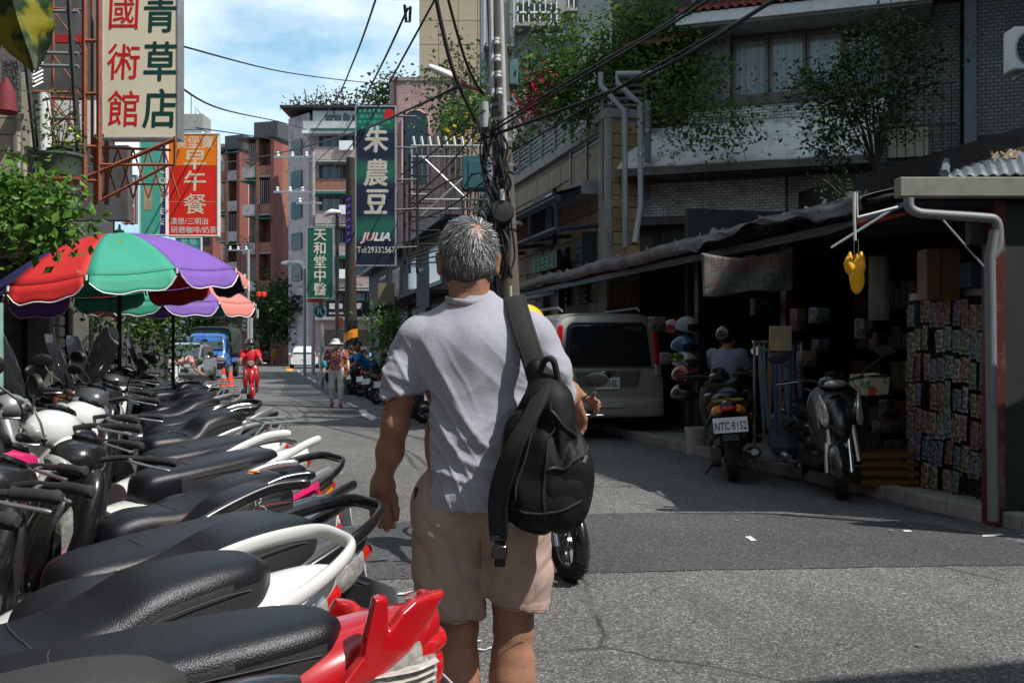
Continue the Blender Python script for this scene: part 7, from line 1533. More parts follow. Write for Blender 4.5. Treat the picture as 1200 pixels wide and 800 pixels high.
mb.tube([(.15, .2, -1.0), (.1, .2, 0)], .035, 6); mb.build('trunk', BARK, t)
t = thing('roof_weed', 'tiny dark sprig growing from the shed roof edge', 'plant', P(985, 228, 8.6)); foliage(None, [P(982, 215, 8.6) - t.location, P(978, 222, 8.6) - t.location], 70, .05, LEAFD, 'leaves', t, .05, seed=3); MB().tube([(0, 0, 0), P(968, 212, 8.6) - t.location], .005, 4).build('stem', BARK, t)
t = thing('weeds', 'small green weeds at the foot of the drain pipe', 'weeds', G(1188, 606)); foliage(None, [Vector((dx, dy, .05)) for dx in (-.05, .05, .15) for dy in (-.05, .1)], 260, .06, LEAFG, 'leaves', t, .05, seed=6)
# ================================================================== street furniture, vehicles, people
# --- near utility pole
b0 = P(607, 470, 16); pl = thing('utility_pole', 'tall concrete utility pole with pipes, insulators and cable bundles behind the man', 'utility pole', (b0.x, b0.y, 0))
def pp(px, py, dy=0): return P(px, py, 16 + dy) - pl.location
POLEC = mat('pole_concrete', (.1, .082, .064), .85, dirt=.5, dcol=(.08, .065, .05), ds=3, stretch=(1, 1, .2), bump=.3, bs=30)
MB().tube([pp(603, 505), pp(578, -60)], [.2, .14], 20).build('pole_shaft', POLEC, pl)
CW = mat('white_conduit', (.42, .43, .44), .4, dirt=.25)
for a, b, r in (((575, -20), (577, 114), .035), ((586, -20), (592, 175), .045)): MB().tube([pp(*a, -.25), pp(*b, -.25)], r, 10).build('conduit', CW, pl)
MB().tube([pp(567, 120, -.25), pp(568, 150, -.25)], .075, 12).build('service_cylinder', PVC, pl); MB().tube([pp(598, 335, -.28), pp(602, 430, -.28)], .025, 8).build('conduit', mat('pale_green_conduit', (.4, .42, .36), .5), pl)
for k, (px, py) in enumerate(((582, 48), (583, 68), (584, 87), (585, 107))): MB().lathe([(.02, -.05), (.05, -.045), (.05, -.015), (.03, 0), (.05, .015), (.05, .045), (.02, .05)], pp(px, py, -.3), n=12).build('insulator', mat('porcelain', (.7, .7, .68), .2), pl)
for py in (125, 142, 166, 195, 262): c = pp(590 + (py - 125) * .05, py); MB().lathe([(.215, -.025), (.215, .025)], c, n=18, cap=False).build('band', STEEL, pl)
r_ = random.Random(9)
for k in range(14):                                # cable bundle snaking up the pole
    x0 = r_.uniform(566, 596); pts = [pp(x0 + r_.uniform(-6, 6) + (py - 150) * .05, py, -.28 + r_.uniform(-.05, .05)) for py in range(150, 345, 22)]; MB().tube(spl(pts, 40), r_.uniform(.012, .03), 6).build('cable', CABLE, pl)
MB().lathe([(.17, -.05), (.2, 0), (.17, .06), (.05, .07)], pp(588, 248, -.35), n=22, rot=rotm(PI / 2 - .1, 0, 0)).build('speaker_horn', mat('black_housing', (.012, .012, .013), .4), pl); MB().tube([pp(588, 222, -.4), pp(589, 235, -.4)], .04, 8).build('white_stub', CW, pl)
for k in range(10):
    c = pp(572 + r_.uniform(-10, 14), r_.uniform(140, 330), -.33); a0 = r_.uniform(0, 3); MB().tube([c + Vector((.12 * math.cos(a) * (1 + .3 * math.sin(a0)), .03 * math.sin(3 * a), .18 * math.sin(a))) for a in np.linspace(a0, a0 + 5.2, 18)], .009, 5).build('cable_loop', CABLE, pl)
# lamp arm
MB().tube(spl([pp(568, 112), pp(562, 106), pp(545, 100), pp(530, 92)], 12), .03, 8).build('lamp_arm', RUST, pl)
lh = MB().loft([(-.55, 0, -.03, .02, .02, 2.5, 1), (-.45, 0, -.05, .04, .09, 2.6, 1), (-.1, 0, -.06, .06, .13, 2.8, .8), (.1, 0, -.05, .05, .09, 2.6, 1), (.18, 0, -.02, .02, .03, 2.2, 1)], 18, 16); o = lh.build('lamp_head', mat('lamp_white', (.65, .66, .66), .35), pl, loc=pp(525, 87)); o.rotation_euler = (R(35), R(24), -YAW); o.scale = (.62, .7, .8)
MB().box((-.15, 0, -.062), (.32, .14, .01)).build('lamp_lens', DGLASS, o, smooth=0)
MB().bb((-.42, -.15, 0), (.42, .15, .3), ch=.02).build('transformer', mat('transformer_grey', (.06, .08, .09), .5), pl, loc=P(488, -3, 15.5) - pl.location, rot=(0, 0, -YAW))
MB().tube([P(474, 6, 15.5) - pl.location, P(476, 26, 15.5) - pl.location, P(480, 26, 15.5) - pl.location, P(481, 8, 15.5) - pl.location], .025, 6).build('bushing', DARKM, pl)
# --- cables overhead
def cable(label, pts, r=.014, sag=0, n=22):
    q = [P(*p) for p in pts]
    if len(q) == 2 and sag: m = (q[0] + q[1]) / 2; m.z -= sag; q = [q[0], m, q[1]]
    tag(MB().tube(spl(q, n) if len(q) > 2 else q, r, 6).build('overhead_cable', CABLE), label, 'cable', 'overhead cables')
cable('thick black cable bundle slanting down to the utility pole from the top edge', [(505, -30, 15), (530, 80, 15.3), (562, 150, 15.7), (572, 180, 15.8)], .035)
cable('cable crossing in front of the top-right bougainvillea up to the top edge', [(575, 150, 15.8), (700, 75, 13), (790, 22, 11), (850, -30, 9.5)], .015)
cable('second of the pair of thick cables over the bougainvillea', [(575, 155, 15.8), (700, 80, 13.1), (800, 20, 11), (870, -30, 9.5)], .017)
cable('heavy black cable rising past the canopy window to the top edge', [(560, 165, 16), (700, 113, 14), (790, 72, 12.5), (915, -5, 10)], .024)
cable('lowest dark cable crossing the slatted screen', [(600, 178, 15.9), (700, 118, 14), (760, 82, 13), (910, 0, 10.5)], .013)
cable('thin cable from the cream sign to the rooftop garden, higher of the two', [(205, 52, 13.2), (330, 84, 22), (420, 96, 30), (455, 98, 41)], .014)
cable('thin cable from the cream sign sinking to the pink building roof', [(205, 98, 13.2), (260, 128, 20), (328, 143, 34), (360, 152, 55)], .016)
cable('thin cable behind the orange sign to the lilac building', [(230, 150, 30), (300, 160, 45), (345, 168, 60)], .022)
cable('steep thin cable left of the pole, nearest the cream sign', [(450, -30, 15), (415, 70, 20), (385, 130, 30), (345, 185, 60)], .018)
cable('steep thin cable from the transformer toward the green sign', [(478, 10, 15.5), (440, 90, 20), (400, 160, 30), (370, 190, 60)], .02)
cable('steep cable just right of the transformer', [(515, -10, 15.5), (460, 90, 19), (420, 160, 26), (375, 215, 60)], .02)
cable('dark drooping cable from the lamp arm past the top of the tall green sign', [(545, 97, 16), (480, 128, 18), (400, 160, 24), (300, 185, 40), (230, 195, 60)], .022)
cable('cable from the top edge crossing down behind the lamp head', [(520, -20, 14), (545, 70, 15), (565, 110, 16)], .022)
cable('thin pale cable in front of the terrace flowers', [(660, -10, 20), (620, 40, 18), (575, 100, 16)], .012)
cable('thin cable curving under the roof cage', [(575, 200, 16), (520, 215, 20), (470, 250, 24), (420, 262, 29)], .02)
for k, (a, b) in enumerate((((470, 205), (565, 120)), ((480, 235), (568, 140)), ((478, 262), (570, 210)), ((470, 285), (572, 240)))): cable('tangled cable %s behind the tall green sign' % ('on top of the tangle', 'second in the tangle', 'third in the tangle', 'lowest of the tangle')[k], [(a[0], a[1], 22), ((a[0] + b[0]) / 2, (a[1] + b[1]) / 2 + 8, 19), (b[0], b[1], 16.2)], .016)
# --- second pole with hazard bands
c = P(411, 462, 29); t = thing('utility_pole', 'dark utility pole with orange and black hazard bands at its foot', 'utility pole', (c.x, c.y, 0)); zt = CAM_H + 225 * 29 / FPX
MB().tube([(0, 0, 0), (0, 0, zt)], [.2, .13], 16).build('pole_shaft', mat('dark_pole', (.035, .028, .022), .85), t)
for k in range(6):
    m_ = mat('hazard_orange', (.7, .25, .02), .5) if k % 2 == 0 else BLACKP; z = .55 + k * .25; Rg = []
    for zz in (0, .25): Rg.append([(.205 * math.cos(a), .205 * math.sin(a), z + zz + .12 * math.cos(a + .8)) for a in [2 * PI * j / 20 for j in range(20)]])
    MB().rings(Rg, caps=False).build('hazard_band', m_, t)
def hpole(label, px, d, ztop_py, arms, r=.13, base_py=None):
    c = P(px, 410, d); t = thing('utility_pole', label, 'utility pole', (c.x, c.y, 0), -YAW); K = d / FPX; Z = lambda py: CAM_H + (410 - py) * K
    MB().tube([(0, 0, 0), (0, 0, Z(ztop_py))], r, 12).build('pole_shaft', mat('grey_pole', (.3, .3, .28), .8, dirt=.3), t)
    for py, x0, x1, ns in arms:
        a = MB().box(((x0 + x1) / 2 * K, 0, Z(py)), ((x1 - x0) * K, .1, .1)).build('crossarm', STEEL, t, smooth=0)
        for k in range(ns): x = (x0 + (x1 - x0) * (k + .3) / ns) * K; MB().lathe([(.03, 0), (.1, .06), (.06, .16), (.1, .2), (.03, .28)], (x, 0, Z(py)), n=10).build('insulator', mat('porcelain', (.7, .7, .68), .2), a)
    return t
hpole('slim pole with crossarms and white insulators behind the green clinic sign', 367, 52, 178, [(184, -46, 4, 3), (225, -46, -2, 3), (238, -20, 10, 2)], .1)
hpole('far slim pole with insulators over the parasol edge', 291, 72, 292, [(293, -24, 4, 3)], .1)
hpole('far white pole between the pink parasol and the red lanterns', 294, 60, 365, [], .12)
c = P(357, 410, 50); t = thing('street_lamp', 'grey street lamp with a curved white arm left of the green clinic sign', 'street lamp', (c.x, c.y, 0), -YAW); K = 50 / FPX; Z = lambda py: CAM_H + (410 - py) * K
MB().tube([(0, 0, 0), (0, 0, Z(315))], .075, 10).build('post', GREYM, t); MB().tube(spl([(0, 0, Z(315)), (-3 * K, 0, Z(309)), (-9 * K, 0, Z(307)), (-18 * K, 0, Z(308))], 12), .08, 8).build('arm', WHITEP, t); MB().loft([(-27 * K, 0, Z(310), Z(307), .1, 2.5, 1), (-20 * K, 0, Z(311), Z(305), .2, 2.5, 1), (-15 * K, 0, Z(309), Z(306), .1, 2.5, 1)], 8, 12).build('lamp_head', WHITEP, t)
c = P(395, 410, 31); t = thing('street_lamp', 'dark street lamp on a bent arm between the two green signs', 'street lamp', (c.x, c.y, 0), -YAW); K = 31 / FPX; Z = lambda py: CAM_H + (410 - py) * K
MB().tube([(0, 0, 0), (0, 0, Z(255))], .06, 8).build('post', DARKM, t); MB().tube(spl([(0, 0, Z(255)), (-2 * K, 0, Z(248)), (-6 * K, 0, Z(246))], 8), .04, 8).build('arm', DARKM, t); MB().loft([(-14 * K, 0, Z(254), Z(249), .06, 2.5, 1), (-6 * K, 0, Z(252), Z(245), .2, 2.5, .7), (5 * K, 0, Z(251), Z(247), .12, 2.5, 1)], 10, 14).build('lamp_head', WHITEP, t)
# --- signs on the right
NAV = bpy.data.materials.new('night_green_print'); NAV.use_nodes = True; nt = NAV.node_tree; b = nt.nodes['Principled BSDF']; tcn = _n(nt, 'ShaderNodeTexCoord'); sp = _n(nt, 'ShaderNodeSeparateXYZ'); nt.links.new(tcn.outputs['Object'], sp.inputs[0])
wv = _n(nt, 'ShaderNodeTexWave', Scale=.28, Distortion=2.5); wv.bands_direction = 'Z'; wv.inputs['Phase Offset'].default_value = 1.5; nt.links.new(tcn.outputs['Object'], wv.inputs['Vector']); cr = _n(nt, 'ShaderNodeValToRGB'); e = cr.color_ramp.elements; e[0].color = (.006, .012, .035, 1); e[1].color = (.008, .12, .08, 1); e[0].position = .45; e[1].position = .95
nt.links.new(wv.outputs['Fac'], cr.inputs['Fac']); nt.links.new(cr.outputs[0], b.inputs['Base Color']); b.inputs['Roughness'].default_value = .5
t, T, k = signboard('tall dark green sign with outlined characters, JULIA and a phone number', 416, 124, 464, 312, 22.0, NAV, ALU, .16, .028)
SIL = mat('sign_silver_blue', (.5, .58, .75), .5); GOLDI = mat('sign_pale_gold', (.58, .52, .38), .5)
mb = MB(); r_ = random.Random(3)
for i in range(26): mb.lathe([(r_.uniform(.03, .055), 0), (.001, .001)], ((-18 + (i % 7) * 5.6 + (i // 7 % 2) * 2.5) * k, -.003, (88 - (i // 7) * 6.5) * k), axis='Y', n=12, cap=False)
mb.build('bokeh_dots', mat('sign_bright_green', (.03, .3, .18), .5), t); MB().lathe([(.12, 0), (.001, .001)], (16 * k, -.004, 84 * k), axis='Y', n=16, cap=False).build('red_dot', REDI, t)
for i, (s, py) in enumerate((('朱', 166), ('農', 205), ('豆', 239))):
    T(s, 440, py, 28, SIL, .026, ys=1.15, shear=.1); T(s, 440, py, 28, GOLDI, .006, ys=1.15, shear=.1, dy=.006)
T('JULIA', 440.5, 278, 13.5, SIL, .02, shear=.3); T('JULIA', 440.5, 278, 13.5, WT, .004, shear=.3, dy=.005); T('JU', 432.5, 278, 13.5, mat('sign_rose', (.5, .06, .1), .5), .004, shear=.3, dy=.008); T('Tel:29332567', 440.5, 293, 9, WT, .0, xs=.88, ys=1.1)
for py in (135, 172, 210, 245, 290): MB().tube([((464 - 440) * k, .1, (218 - py) * k), ((486 - 440) * k, .4, (218 - py + 3) * k)], .025, 6).build('bracket', DARKM, t)
t, T, k = signboard('green clinic sign with pale yellow characters 天和堂中醫', 359, 266, 391, 350, 33.0, mat('clinic_green', (.01, .09, .06), .5, var=.05), ALU, .15, .035)
t['label'] = 'narrow green clinic sign with a vertical column of pale yellow characters'
for s, py in zip('天和堂中醫', (276, 292, 308, 324, 340)): T(s, 375, py, 15.5, CRI, .008)
t, T, k = signboard('tiny orange and red sign strip hanging under the green clinic sign', 360, 348, 380, 354, 33.2, ORG, REDI, .08, .02); T('營業中', 370, 351, 4.5, REDI, .01)
c = P(375, 365, 33.4); t = thing('round_sign', 'round blue sign with a letter R on a thin post', 'sign', c, -YAW); K = 33.4 / FPX; MB().lathe([(7.5 * K, -.03), (7.5 * K, .03)], axis='Y', n=28).build('disc', mat('round_sign_blue', (.12, .25, .32), .5), t); MB().lathe([(6 * K, -.04), (6 * K, -.03)], axis='Y', n=28).build('inner_disc', mat('round_sign_dark', (.02, .05, .07), .5), t); text('lettering', 'R', .32, mat('pale_teal_ink', (.3, .6, .58), .5), t, (0, -.045, 0), off=.004)
c = P(377, 410, 33.6); tag(MB().tube([(c.x, c.y, 0), (c.x, c.y, c.z + .9)], .07, 8).build('sign_post', GREYM), 'grey post carrying the round blue sign', 'post')
t, T, k = signboard('dark navy shop sign with pale squares and small lettering behind the hazard pole', 382, 352, 432, 371, 34, mat('navy_sign_face', (.008, .01, .02), .5), DARKM, .15, .02)
for s, px in zip('寵物美容', (389, 398, 408, 421)): T(s, px, 359, 7, WT, .01)
T('BOARDING', 394, 367, 3.2, WT, .004)
t, T, k = signboard('narrow purple striped barber style sign on the dark pole', 405, 229, 412, 286, 28.2, mat('deep_violet', (.02, .008, .06), .5), DARKM, .12, .012)
for i in range(7): MB().box((0, -.004, (24 - i * 8) * k), (5 * k, .006, 2.2 * k), rotm(0, R(-38), 0)).build('violet_stripe', mat('violet_stripe', (.12, .06, .5), .5), t, smooth=0)
panel('notice_board', 488, 312, 503, 360, 23.5, mat('pale_lilac_board', (.25, .26, .33), .6), 'pale lilac notice board on the dark shop wall', 'board'); panel('poster', 443, 332, 462, 357, 29, mat('faded_poster', (.2, .17, .1), .8), 'faded tan poster in the dark shopfront behind the tall green sign', 'poster'); panel('poster', 394, 372, 402, 385, 42, mat('orange_poster', (.5, .08, .02), .6), 'small orange round poster right of the round blue sign', 'poster'); panel('low_wall', 380, 386, 436, 406, 46, mat('brown_low_wall', (.16, .12, .085), .85, dirt=.4), 'low brown wall behind the parked scooters on the right', 'wall', .2)
t = thing('shrub', 'dark leafy shrub behind the blue shirted person', 'shrub', P(458, 410, 26)); t.location.z = 0; foliage(None, [P(x, y, 26) - t.location for x, y in ((445, 385), (460, 380), (472, 390), (455, 398), (468, 402))], 900, .14, LEAFG, 'crown', t, .16, seed=71); MB().tube([(0, 0, 0), (0, 0, .9)], .04, 6).build('stem', BARK, t)
for i, px in enumerate((303.5, 309)): 
    t = thing('lantern', ['left red paper lantern over the street end', 'right red paper lantern over the street end'][i], 'lantern', P(px, 345, 75), group='red lanterns'); MB().lathe([(.06, -.22), (.17, -.16), (.2, 0), (.17, .16), (.06, .22)], n=14).build('shade', mat('lantern_red', (.75, .03, .015), .5), t); MB().tube([(0, 0, .2), (0, 0, .7)], .012, 5).build('cord', DARKM, t)

# --- vehicles (x forward, y left)
def vehicle(name, label, cat, loc, rz, L_, W_, prof, glassp, m, wheels=(.62, -.62), wr=.32, tw=.82):
    t = thing(name, label, cat, loc, rz); mb = MB(); mb.loft([(x, 0, a, b, w * W_ / 2, e, tw_) for x, a, b, w, e, tw_ in prof], 40, 28); mb.build('body', m, t)
    for x in wheels:
        for s in (-1, 1):
            w = MB().lathe([(wr - .1, -.1), (wr - .02, -.1), (wr, -.06), (wr, .06), (wr - .02, .1), (wr - .1, .1)], (0, 0, 0), axis='Y', n=24).build('wheel', RUBBER, t, loc=(x * L_ / 2, s * (W_ / 2 - .1), wr)); MB().lathe([(wr - .11, -.09), (wr - .11, .09)], axis='Y', n=20).build('rim', STEEL, w)
    return t
# grey people carrier under the shed, seen from behind (rear = -x)
SUVM = mat('suv_champagne', (.4, .385, .335), .32, .25, var=.04, coat=.6, dirt=.25, dcol=(.12, .11, .09), ds=3)
t = thing('parked_van', 'beige grey people carrier parked under the shed, tail toward the camera', 'car', P(712, 410, 14.4)); t.location.z = 0; t.rotation_euler.z = PI / 2 - R(3)
WV = 1.72
MB().loft([(0, 0, .42, 1.0, WV * .46, 6, .98), (.03, 0, .38, 1.05, WV * .49, 7, .97), (.2, 0, .35, 1.08, WV * .5, 8, .96), (2.2, 0, .33, 1.06, WV * .5, 8, .96), (3.6, 0, .35, 1.02, WV * .49, 7, .96), (4.2, 0, .4, .8, WV * .42, 5, .9)], 34, 36).build('body', SUVM, t, 50)
MB().loft([(.02, 0, .98, 1.5, WV * .45, 6, .93), (.08, 0, .95, 1.78, WV * .475, 6, .86), (.3, 0, .95, 1.84, WV * .48, 7, .85), (2.0, 0, .95, 1.85, WV * .48, 7, .85), (2.7, 0, .95, 1.8, WV * .47, 6, .84), (3.3, 0, .95, 1.2, WV * .45, 5, .9)], 36, 36).build('cabin', SUVM, t, 50)
def rear(name, pts, x, th, m, par=t, bev=.02, sl=.12):   # panel on the sloping tailgate, pts (y, z)
    o = MB().prism([(x - .02 + sl * max(0, (z - 1.0)) / .8, y, z) for y, z in pts], (-th, 0, 0)).build(name, m, par, smooth=0, bev=bev); return o
wnd = rear('rear_window', [(.62, 1.1), (-.62, 1.1), (-.56, 1.62), (-.5, 1.66), (.5, 1.66), (.56, 1.62)], .0, .03, DGLASS, sl=.05); rear('window_seal', [(.66, 1.06), (-.66, 1.06), (-.59, 1.65), (-.52, 1.7), (.52, 1.7), (.59, 1.65)], .015, .03, BLACKP, sl=.05)
for s in (-1, 1):
    rear('tail_light', [(s * .7, 1.1), (s * .8, 1.08), (s * .74, 1.66), (s * .66, 1.66)], .0, .04, REDLENS, sl=.05); rear('reversing_light', [(s * .71, .93), (s * .82, .92), (s * .8, 1.08), (s * .7, 1.1)], -.0, .035, CLEARLENS, sl=.05)
    MB().prism([(.25, s * .845, 1.12), (1.1, s * .855, 1.12), (1.1, s * .79, 1.62), (.32, s * .785, 1.6)], (0, s * .02, 0)).build('side_window', mat('green_tint_glass', (.02, .1, .08), .06, spec=.8), t, smooth=0)
    MB().prism([(1.2, s * .855, 1.12), (2.6, s * .855, 1.12), (2.4, s * .79, 1.62), (1.2, s * .79, 1.62)], (0, s * .02, 0)).build('side_window', DGLASS, t, smooth=0)
    MB().tube([(.3, s * .6, 1.87), (.5, s * .62, 1.93), (2.2, s * .62, 1.93), (2.4, s * .6, 1.88)], .018, 8).build('roof_rail', STEEL, t); MB().box((2.7, s * .98, 1.15), (.12, .22, .16), ch=.04).build('wing_mirror', SUVM, t)
rear('plate_recess', [(.45, .78), (-.45, .78), (-.5, 1.0), (.5, 1.0)], .02, .03, mat('suv_trim', (.2, .195, .16), .35, .5), sl=0); p_ = MB().box((-.03, 0, .82), (.012, .36, .17), ch=.004).build('licence_plate', PLATE, t, smooth=0); text('plate_lettering', '5163·EL', .13, PLATETXT, p_, (-.038, 0, .81), (PI / 2, 0, -PI / 2), .001, .003, xs=.68)
MB().loft([(-.12, 0, .38, .52, WV * .38, 6, 1), (-.08, 0, .33, .6, WV * .48, 7, 1), (.06, 0, .33, .62, WV * .505, 8, 1), (.3, 0, .36, .6, WV * .505, 8, 1)], 10, 32).build('bumper', SUVM, t, 50); MB().box((-.13, .25, .5), (.02, .9, .06), ch=.01).build('bumper_strip', mat('pale_strip', (.4, .4, .38), .4), t, smooth=0)
MB().tube([(-.03, -.25, 1.1), (-.035, .0, 1.12), (-.0, .3, 1.22)], .012, 6).build('wiper', BLACKP, t); MB().lathe([(.04, -.02), (.04, .02)], (-.03, 0, .93), axis='X', n=14).build('badge', CHROME, t); MB().tube([(-.03, -.1, .98), (-.05, 0, .985), (-.03, .1, .98)], .014, 6).build('tailgate_handle', CHROME, t)
for x in (.8, 3.4):
    for s in (-1, 1): w = MB().lathe([(.22, -.1), (.31, -.1), (.33, -.06), (.33, .06), (.31, .1), (.22, .1)], axis='Y', n=28).build('wheel', RUBBER, t, loc=(x, s * .74, .33)); MB().lathe([(.21, -.09), (.21, .09)], axis='Y', n=20).build('rim', STEEL, w)
for k in range(3): MB().bb((-.055, .58 - k * .012, .69 + k * .05), (-.05, .6 + k * .02, .7 + k * .05)).build('stain', DARKM, t) if False else None
# white car far right, dark green box truck, silver car, blue truck, three-wheeler
def car(label, px, py, rz, m, s=1., face='rear', w_=1.78, kind='hatch'):
    c = G(px, py); t = vehicle('parked_car', label, 'car', c, rz, 4.2, w_, [(-2.1, .35, .9, .8, 5, .9), (-2.0, .25, 1.0, .98, 7, .95), (-1, .22, .98, 1, 8, .95), (1, .22, .95, 1, 8, .95), (1.9, .25, .8, .96, 6, .92), (2.1, .35, .62, .8, 4, .9)], None, m)
    MB().loft([(-2.0, 0, .85, 1.2, w_ * .42, 5, .9), (-1.75, 0, .85, 1.52, w_ * .44, 6, .8), (-.9, 0, .85, 1.58, w_ * .45, 6, .8), (.3, 0, .85, 1.55, w_ * .45, 6, .8), (1.15, 0, .85, .98, w_ * .42, 5, .9)], 26, 28).build('cabin', m, t, 50)
    MB().prism([(-2.03, w_ * .38, 1.0), (-2.03, -w_ * .38, 1.0), (-1.8, -w_ * .34, 1.45), (-1.8, w_ * .34, 1.45)], (-.03, 0, .01)).build('rear_window', DGLASS, t, smooth=0); MB().prism([(1.2, w_ * .4, .99), (1.2, -w_ * .4, .99), (.42, -w_ * .33, 1.5), (.42, w_ * .33, 1.5)], (.04, 0, .03)).build('windscreen', WGLASS, t, smooth=0)
    for q in (-1, 1):
        MB().prism([(-1.6, q * w_ * .452, 1.0), (.9, q * w_ * .452, 1.0), (.3, q * w_ * .4, 1.44), (-1.5, q * w_ * .4, 1.44)], (0, q * .02, 0)).build('side_window', DGLASS, t, smooth=0)
        MB().box((-2.06, q * w_ * .41, .88), (.1, .22, .2), ch=.03).build('tail_light', REDLENS, t); MB().loft([(1.7, q * w_ * .38, .6, .78, .12, 3, 1), (2.05, q * w_ * .36, .6, .74, .14, 3, 1), (2.12, q * w_ * .33, .62, .7, .08, 3, 1)], 6, 12).build('headlight', CLEARLENS, t); MB().box((.85, q * (w_ / 2 + .08), 1.0), (.12, .2, .14), ch=.03).build('wing_mirror', m, t)
    for x in (-2.12, 2.13): p = MB().box((x, 0, .5 if x > 0 else .7), (.02, .36, .16), ch=.004).build('licence_plate', PLATE, t)
    MB().box((2.1, 0, .5), (.06, 1.0, .14), ch=.02).build('grille', BLACKP, t); return t
car('white hatchback seen from behind at the far right kerb', 357, 431, PI / 2 - R(4), PAINT['white'], w_=2.0); car('silver grey car facing the camera before the blue truck', 219, 447, -PI / 2 - R(8), PAINT['silver'])
def truck(label, px, py, rz, cm, boxm, name='truck', box=True):
    c = G(px, py); t = thing(name, label, 'truck', c, rz)      # +x is the front, origin under the front bumper
    MB().loft([(0, 0, .5, 1.1, .84, 6, 1), (-.15, 0, .42, 1.3, .9, 7, .98), (-.55, 0, .4, 2.0, .9, 7, .9), (-1.6, 0, .4, 2.05, .9, 8, .9)], 20, 30).build('cab', cm, t, 50)
    MB().prism([(-.14, .78, 1.3), (-.14, -.78, 1.3), (-.5, -.7, 1.9), (-.5, .7, 1.9)], (.05, 0, .03)).build('windscreen', WGLASS, t, smooth=0); MB().box((.03, 0, .62), (.1, 1.76, .3), ch=.04).build('bumper', BLACKP, t); MB().box((.02, 0, 1.02), (.06, 1.1, .16), ch=.02).build('grille', BLACKP, t)
    for q in (-1, 1): MB().box((-.0, q * .7, .92), (.14, .34, .24), ch=.05).build('headlight', CLEARLENS, t); MB().box((-.3, q * 1.05, 1.5), (.08, .16, .3), ch=.03).build('wing_mirror', BLACKP, t); MB().prism([(-.6, q * .9, 1.25), (-1.4, q * .9, 1.25), (-1.4, q * .85, 1.85), (-.8, q * .85, 1.85)], (0, q * .02, 0)).build('side_window', DGLASS, t, smooth=0)
    for x in (-.8, -4.0):
        for q in (-1, 1): w = MB().lathe([(.25, -.1), (.34, -.1), (.36, 0), (.34, .1), (.25, .1)], axis='Y', n=22).build('wheel', RUBBER, t, loc=(x, q * .78, .36)); MB().lathe([(.24, -.08), (.24, .08)], axis='Y', n=16).build('rim', STEEL, w)
    MB().bb((-5.0, -.95, .75), (-1.7, .95, .95)).build('bed', cm, t, smooth=0)
    mb = MB(); g = []
    if box: mb.bb((-5.0, -1.0, .95), (-1.7, 1.0, 2.7), ch=.03)
    else: mb.loft([(-1.6, 0, .95, 2.25, .98, 6, .9), (-1.7, 0, .95, 2.4, 1.0, 6, .9), (-3.3, 0, .95, 2.35, 1.0, 6, .9), (-5.0, 0, .95, 2.42, 1.0, 6, .9)], 16, 24)
    mb.build('cargo_cover', boxm, t); MB().box((.08, .2, .62), (.02, .4, .16)).build('licence_plate', PLATE, t); return t
truck('blue pickup truck with a dark green canvas cover, parked at the left', 240, 444, -PI / 2 - R(7), PAINT['cyan'] if False else mat('truck_blue', (.02, .12, .42), .35, coat=.5), mat('dark_green_canvas', (.02, .035, .022), .85, bump=.3, bs=6), box=False)
tt = truck('blue truck with a tall dark green cargo box, seen from behind near the street end', 346, 426, PI / 2 - R(6), mat('truck_blue', (.02, .12, .42), .35), mat('box_green', (.018, .03, .026), .6)); tt.location += Vector((0, 6, 0))
for q in (-1, 1): MB().box((-5.06, q * .8, .85), (.06, .2, .12)).build('tail_light', REDLENS, tt)
c = G(313, 428); t = thing('cargo_tricycle', 'loaded three wheeled cart with a pale canopy and orange sacks far down the street', 'cart', c)
MB().bb((-.7, -.5, .5), (.7, .8, .62)).build('platform', RUST, t, smooth=0); [MB().tube([(x, y, .6), (x, y, 2.3)], .04, 5).build('post', mat('orange_post', (.5, .2, .04), .6), t) for x in (-.65, .65) for y in (-.45, .75)]
MB().loft([(-.8, 0, 2.2, 2.35, .4, 3, .7), (-.4, 0, 2.25, 2.6, .7, 3, .7), (.4, 0, 2.25, 2.6, .7, 3, .7), (.8, 0, 2.2, 2.35, .5, 3, .7)], 12, 16).build('canopy', WHITEP, t)
for x in (-.6, 0, .6): MB().lathe([(.2, -.05), (.3, -.05), (.3, .05), (.2, .05)], (x, -.3 if x else .8, .3), axis='X', n=16).build('wheel', RUBBER, t); MB().box((x, .1, .95), (.5, .7, .6), ch=.1).build('sack', mat('orange_sack' if x else 'brown_sack', (.55, .2, .04) if x else (.2, .1, .05), .8), t)
def cone(label, px, py, h=.75):
    t = thing('traffic_cone', label, 'traffic cone', G(px, py), group='orange traffic cones'); CO = mat('cone_orange', (.75, .06, .02), .5)
    MB().box((0, 0, .02), (.4, .4, .04), ch=.01).build('base', CO, t); MB().lathe([(.15, .04), (.03, h), (.02, h)], n=22).build('cone', CO, t); MB().lathe([(.088, h * .5), (.062, h * .72), (.058, h * .72)], n=22, cap=False).build('reflective_band', mat('reflective_grey', (.5, .45, .45), .4), t).scale = (1.06, 1.06, 1)
cone('near orange traffic cone with a pale band beside the blue truck', 262, 459); cone('second orange cone just behind the banded one', 270, 455, .6)

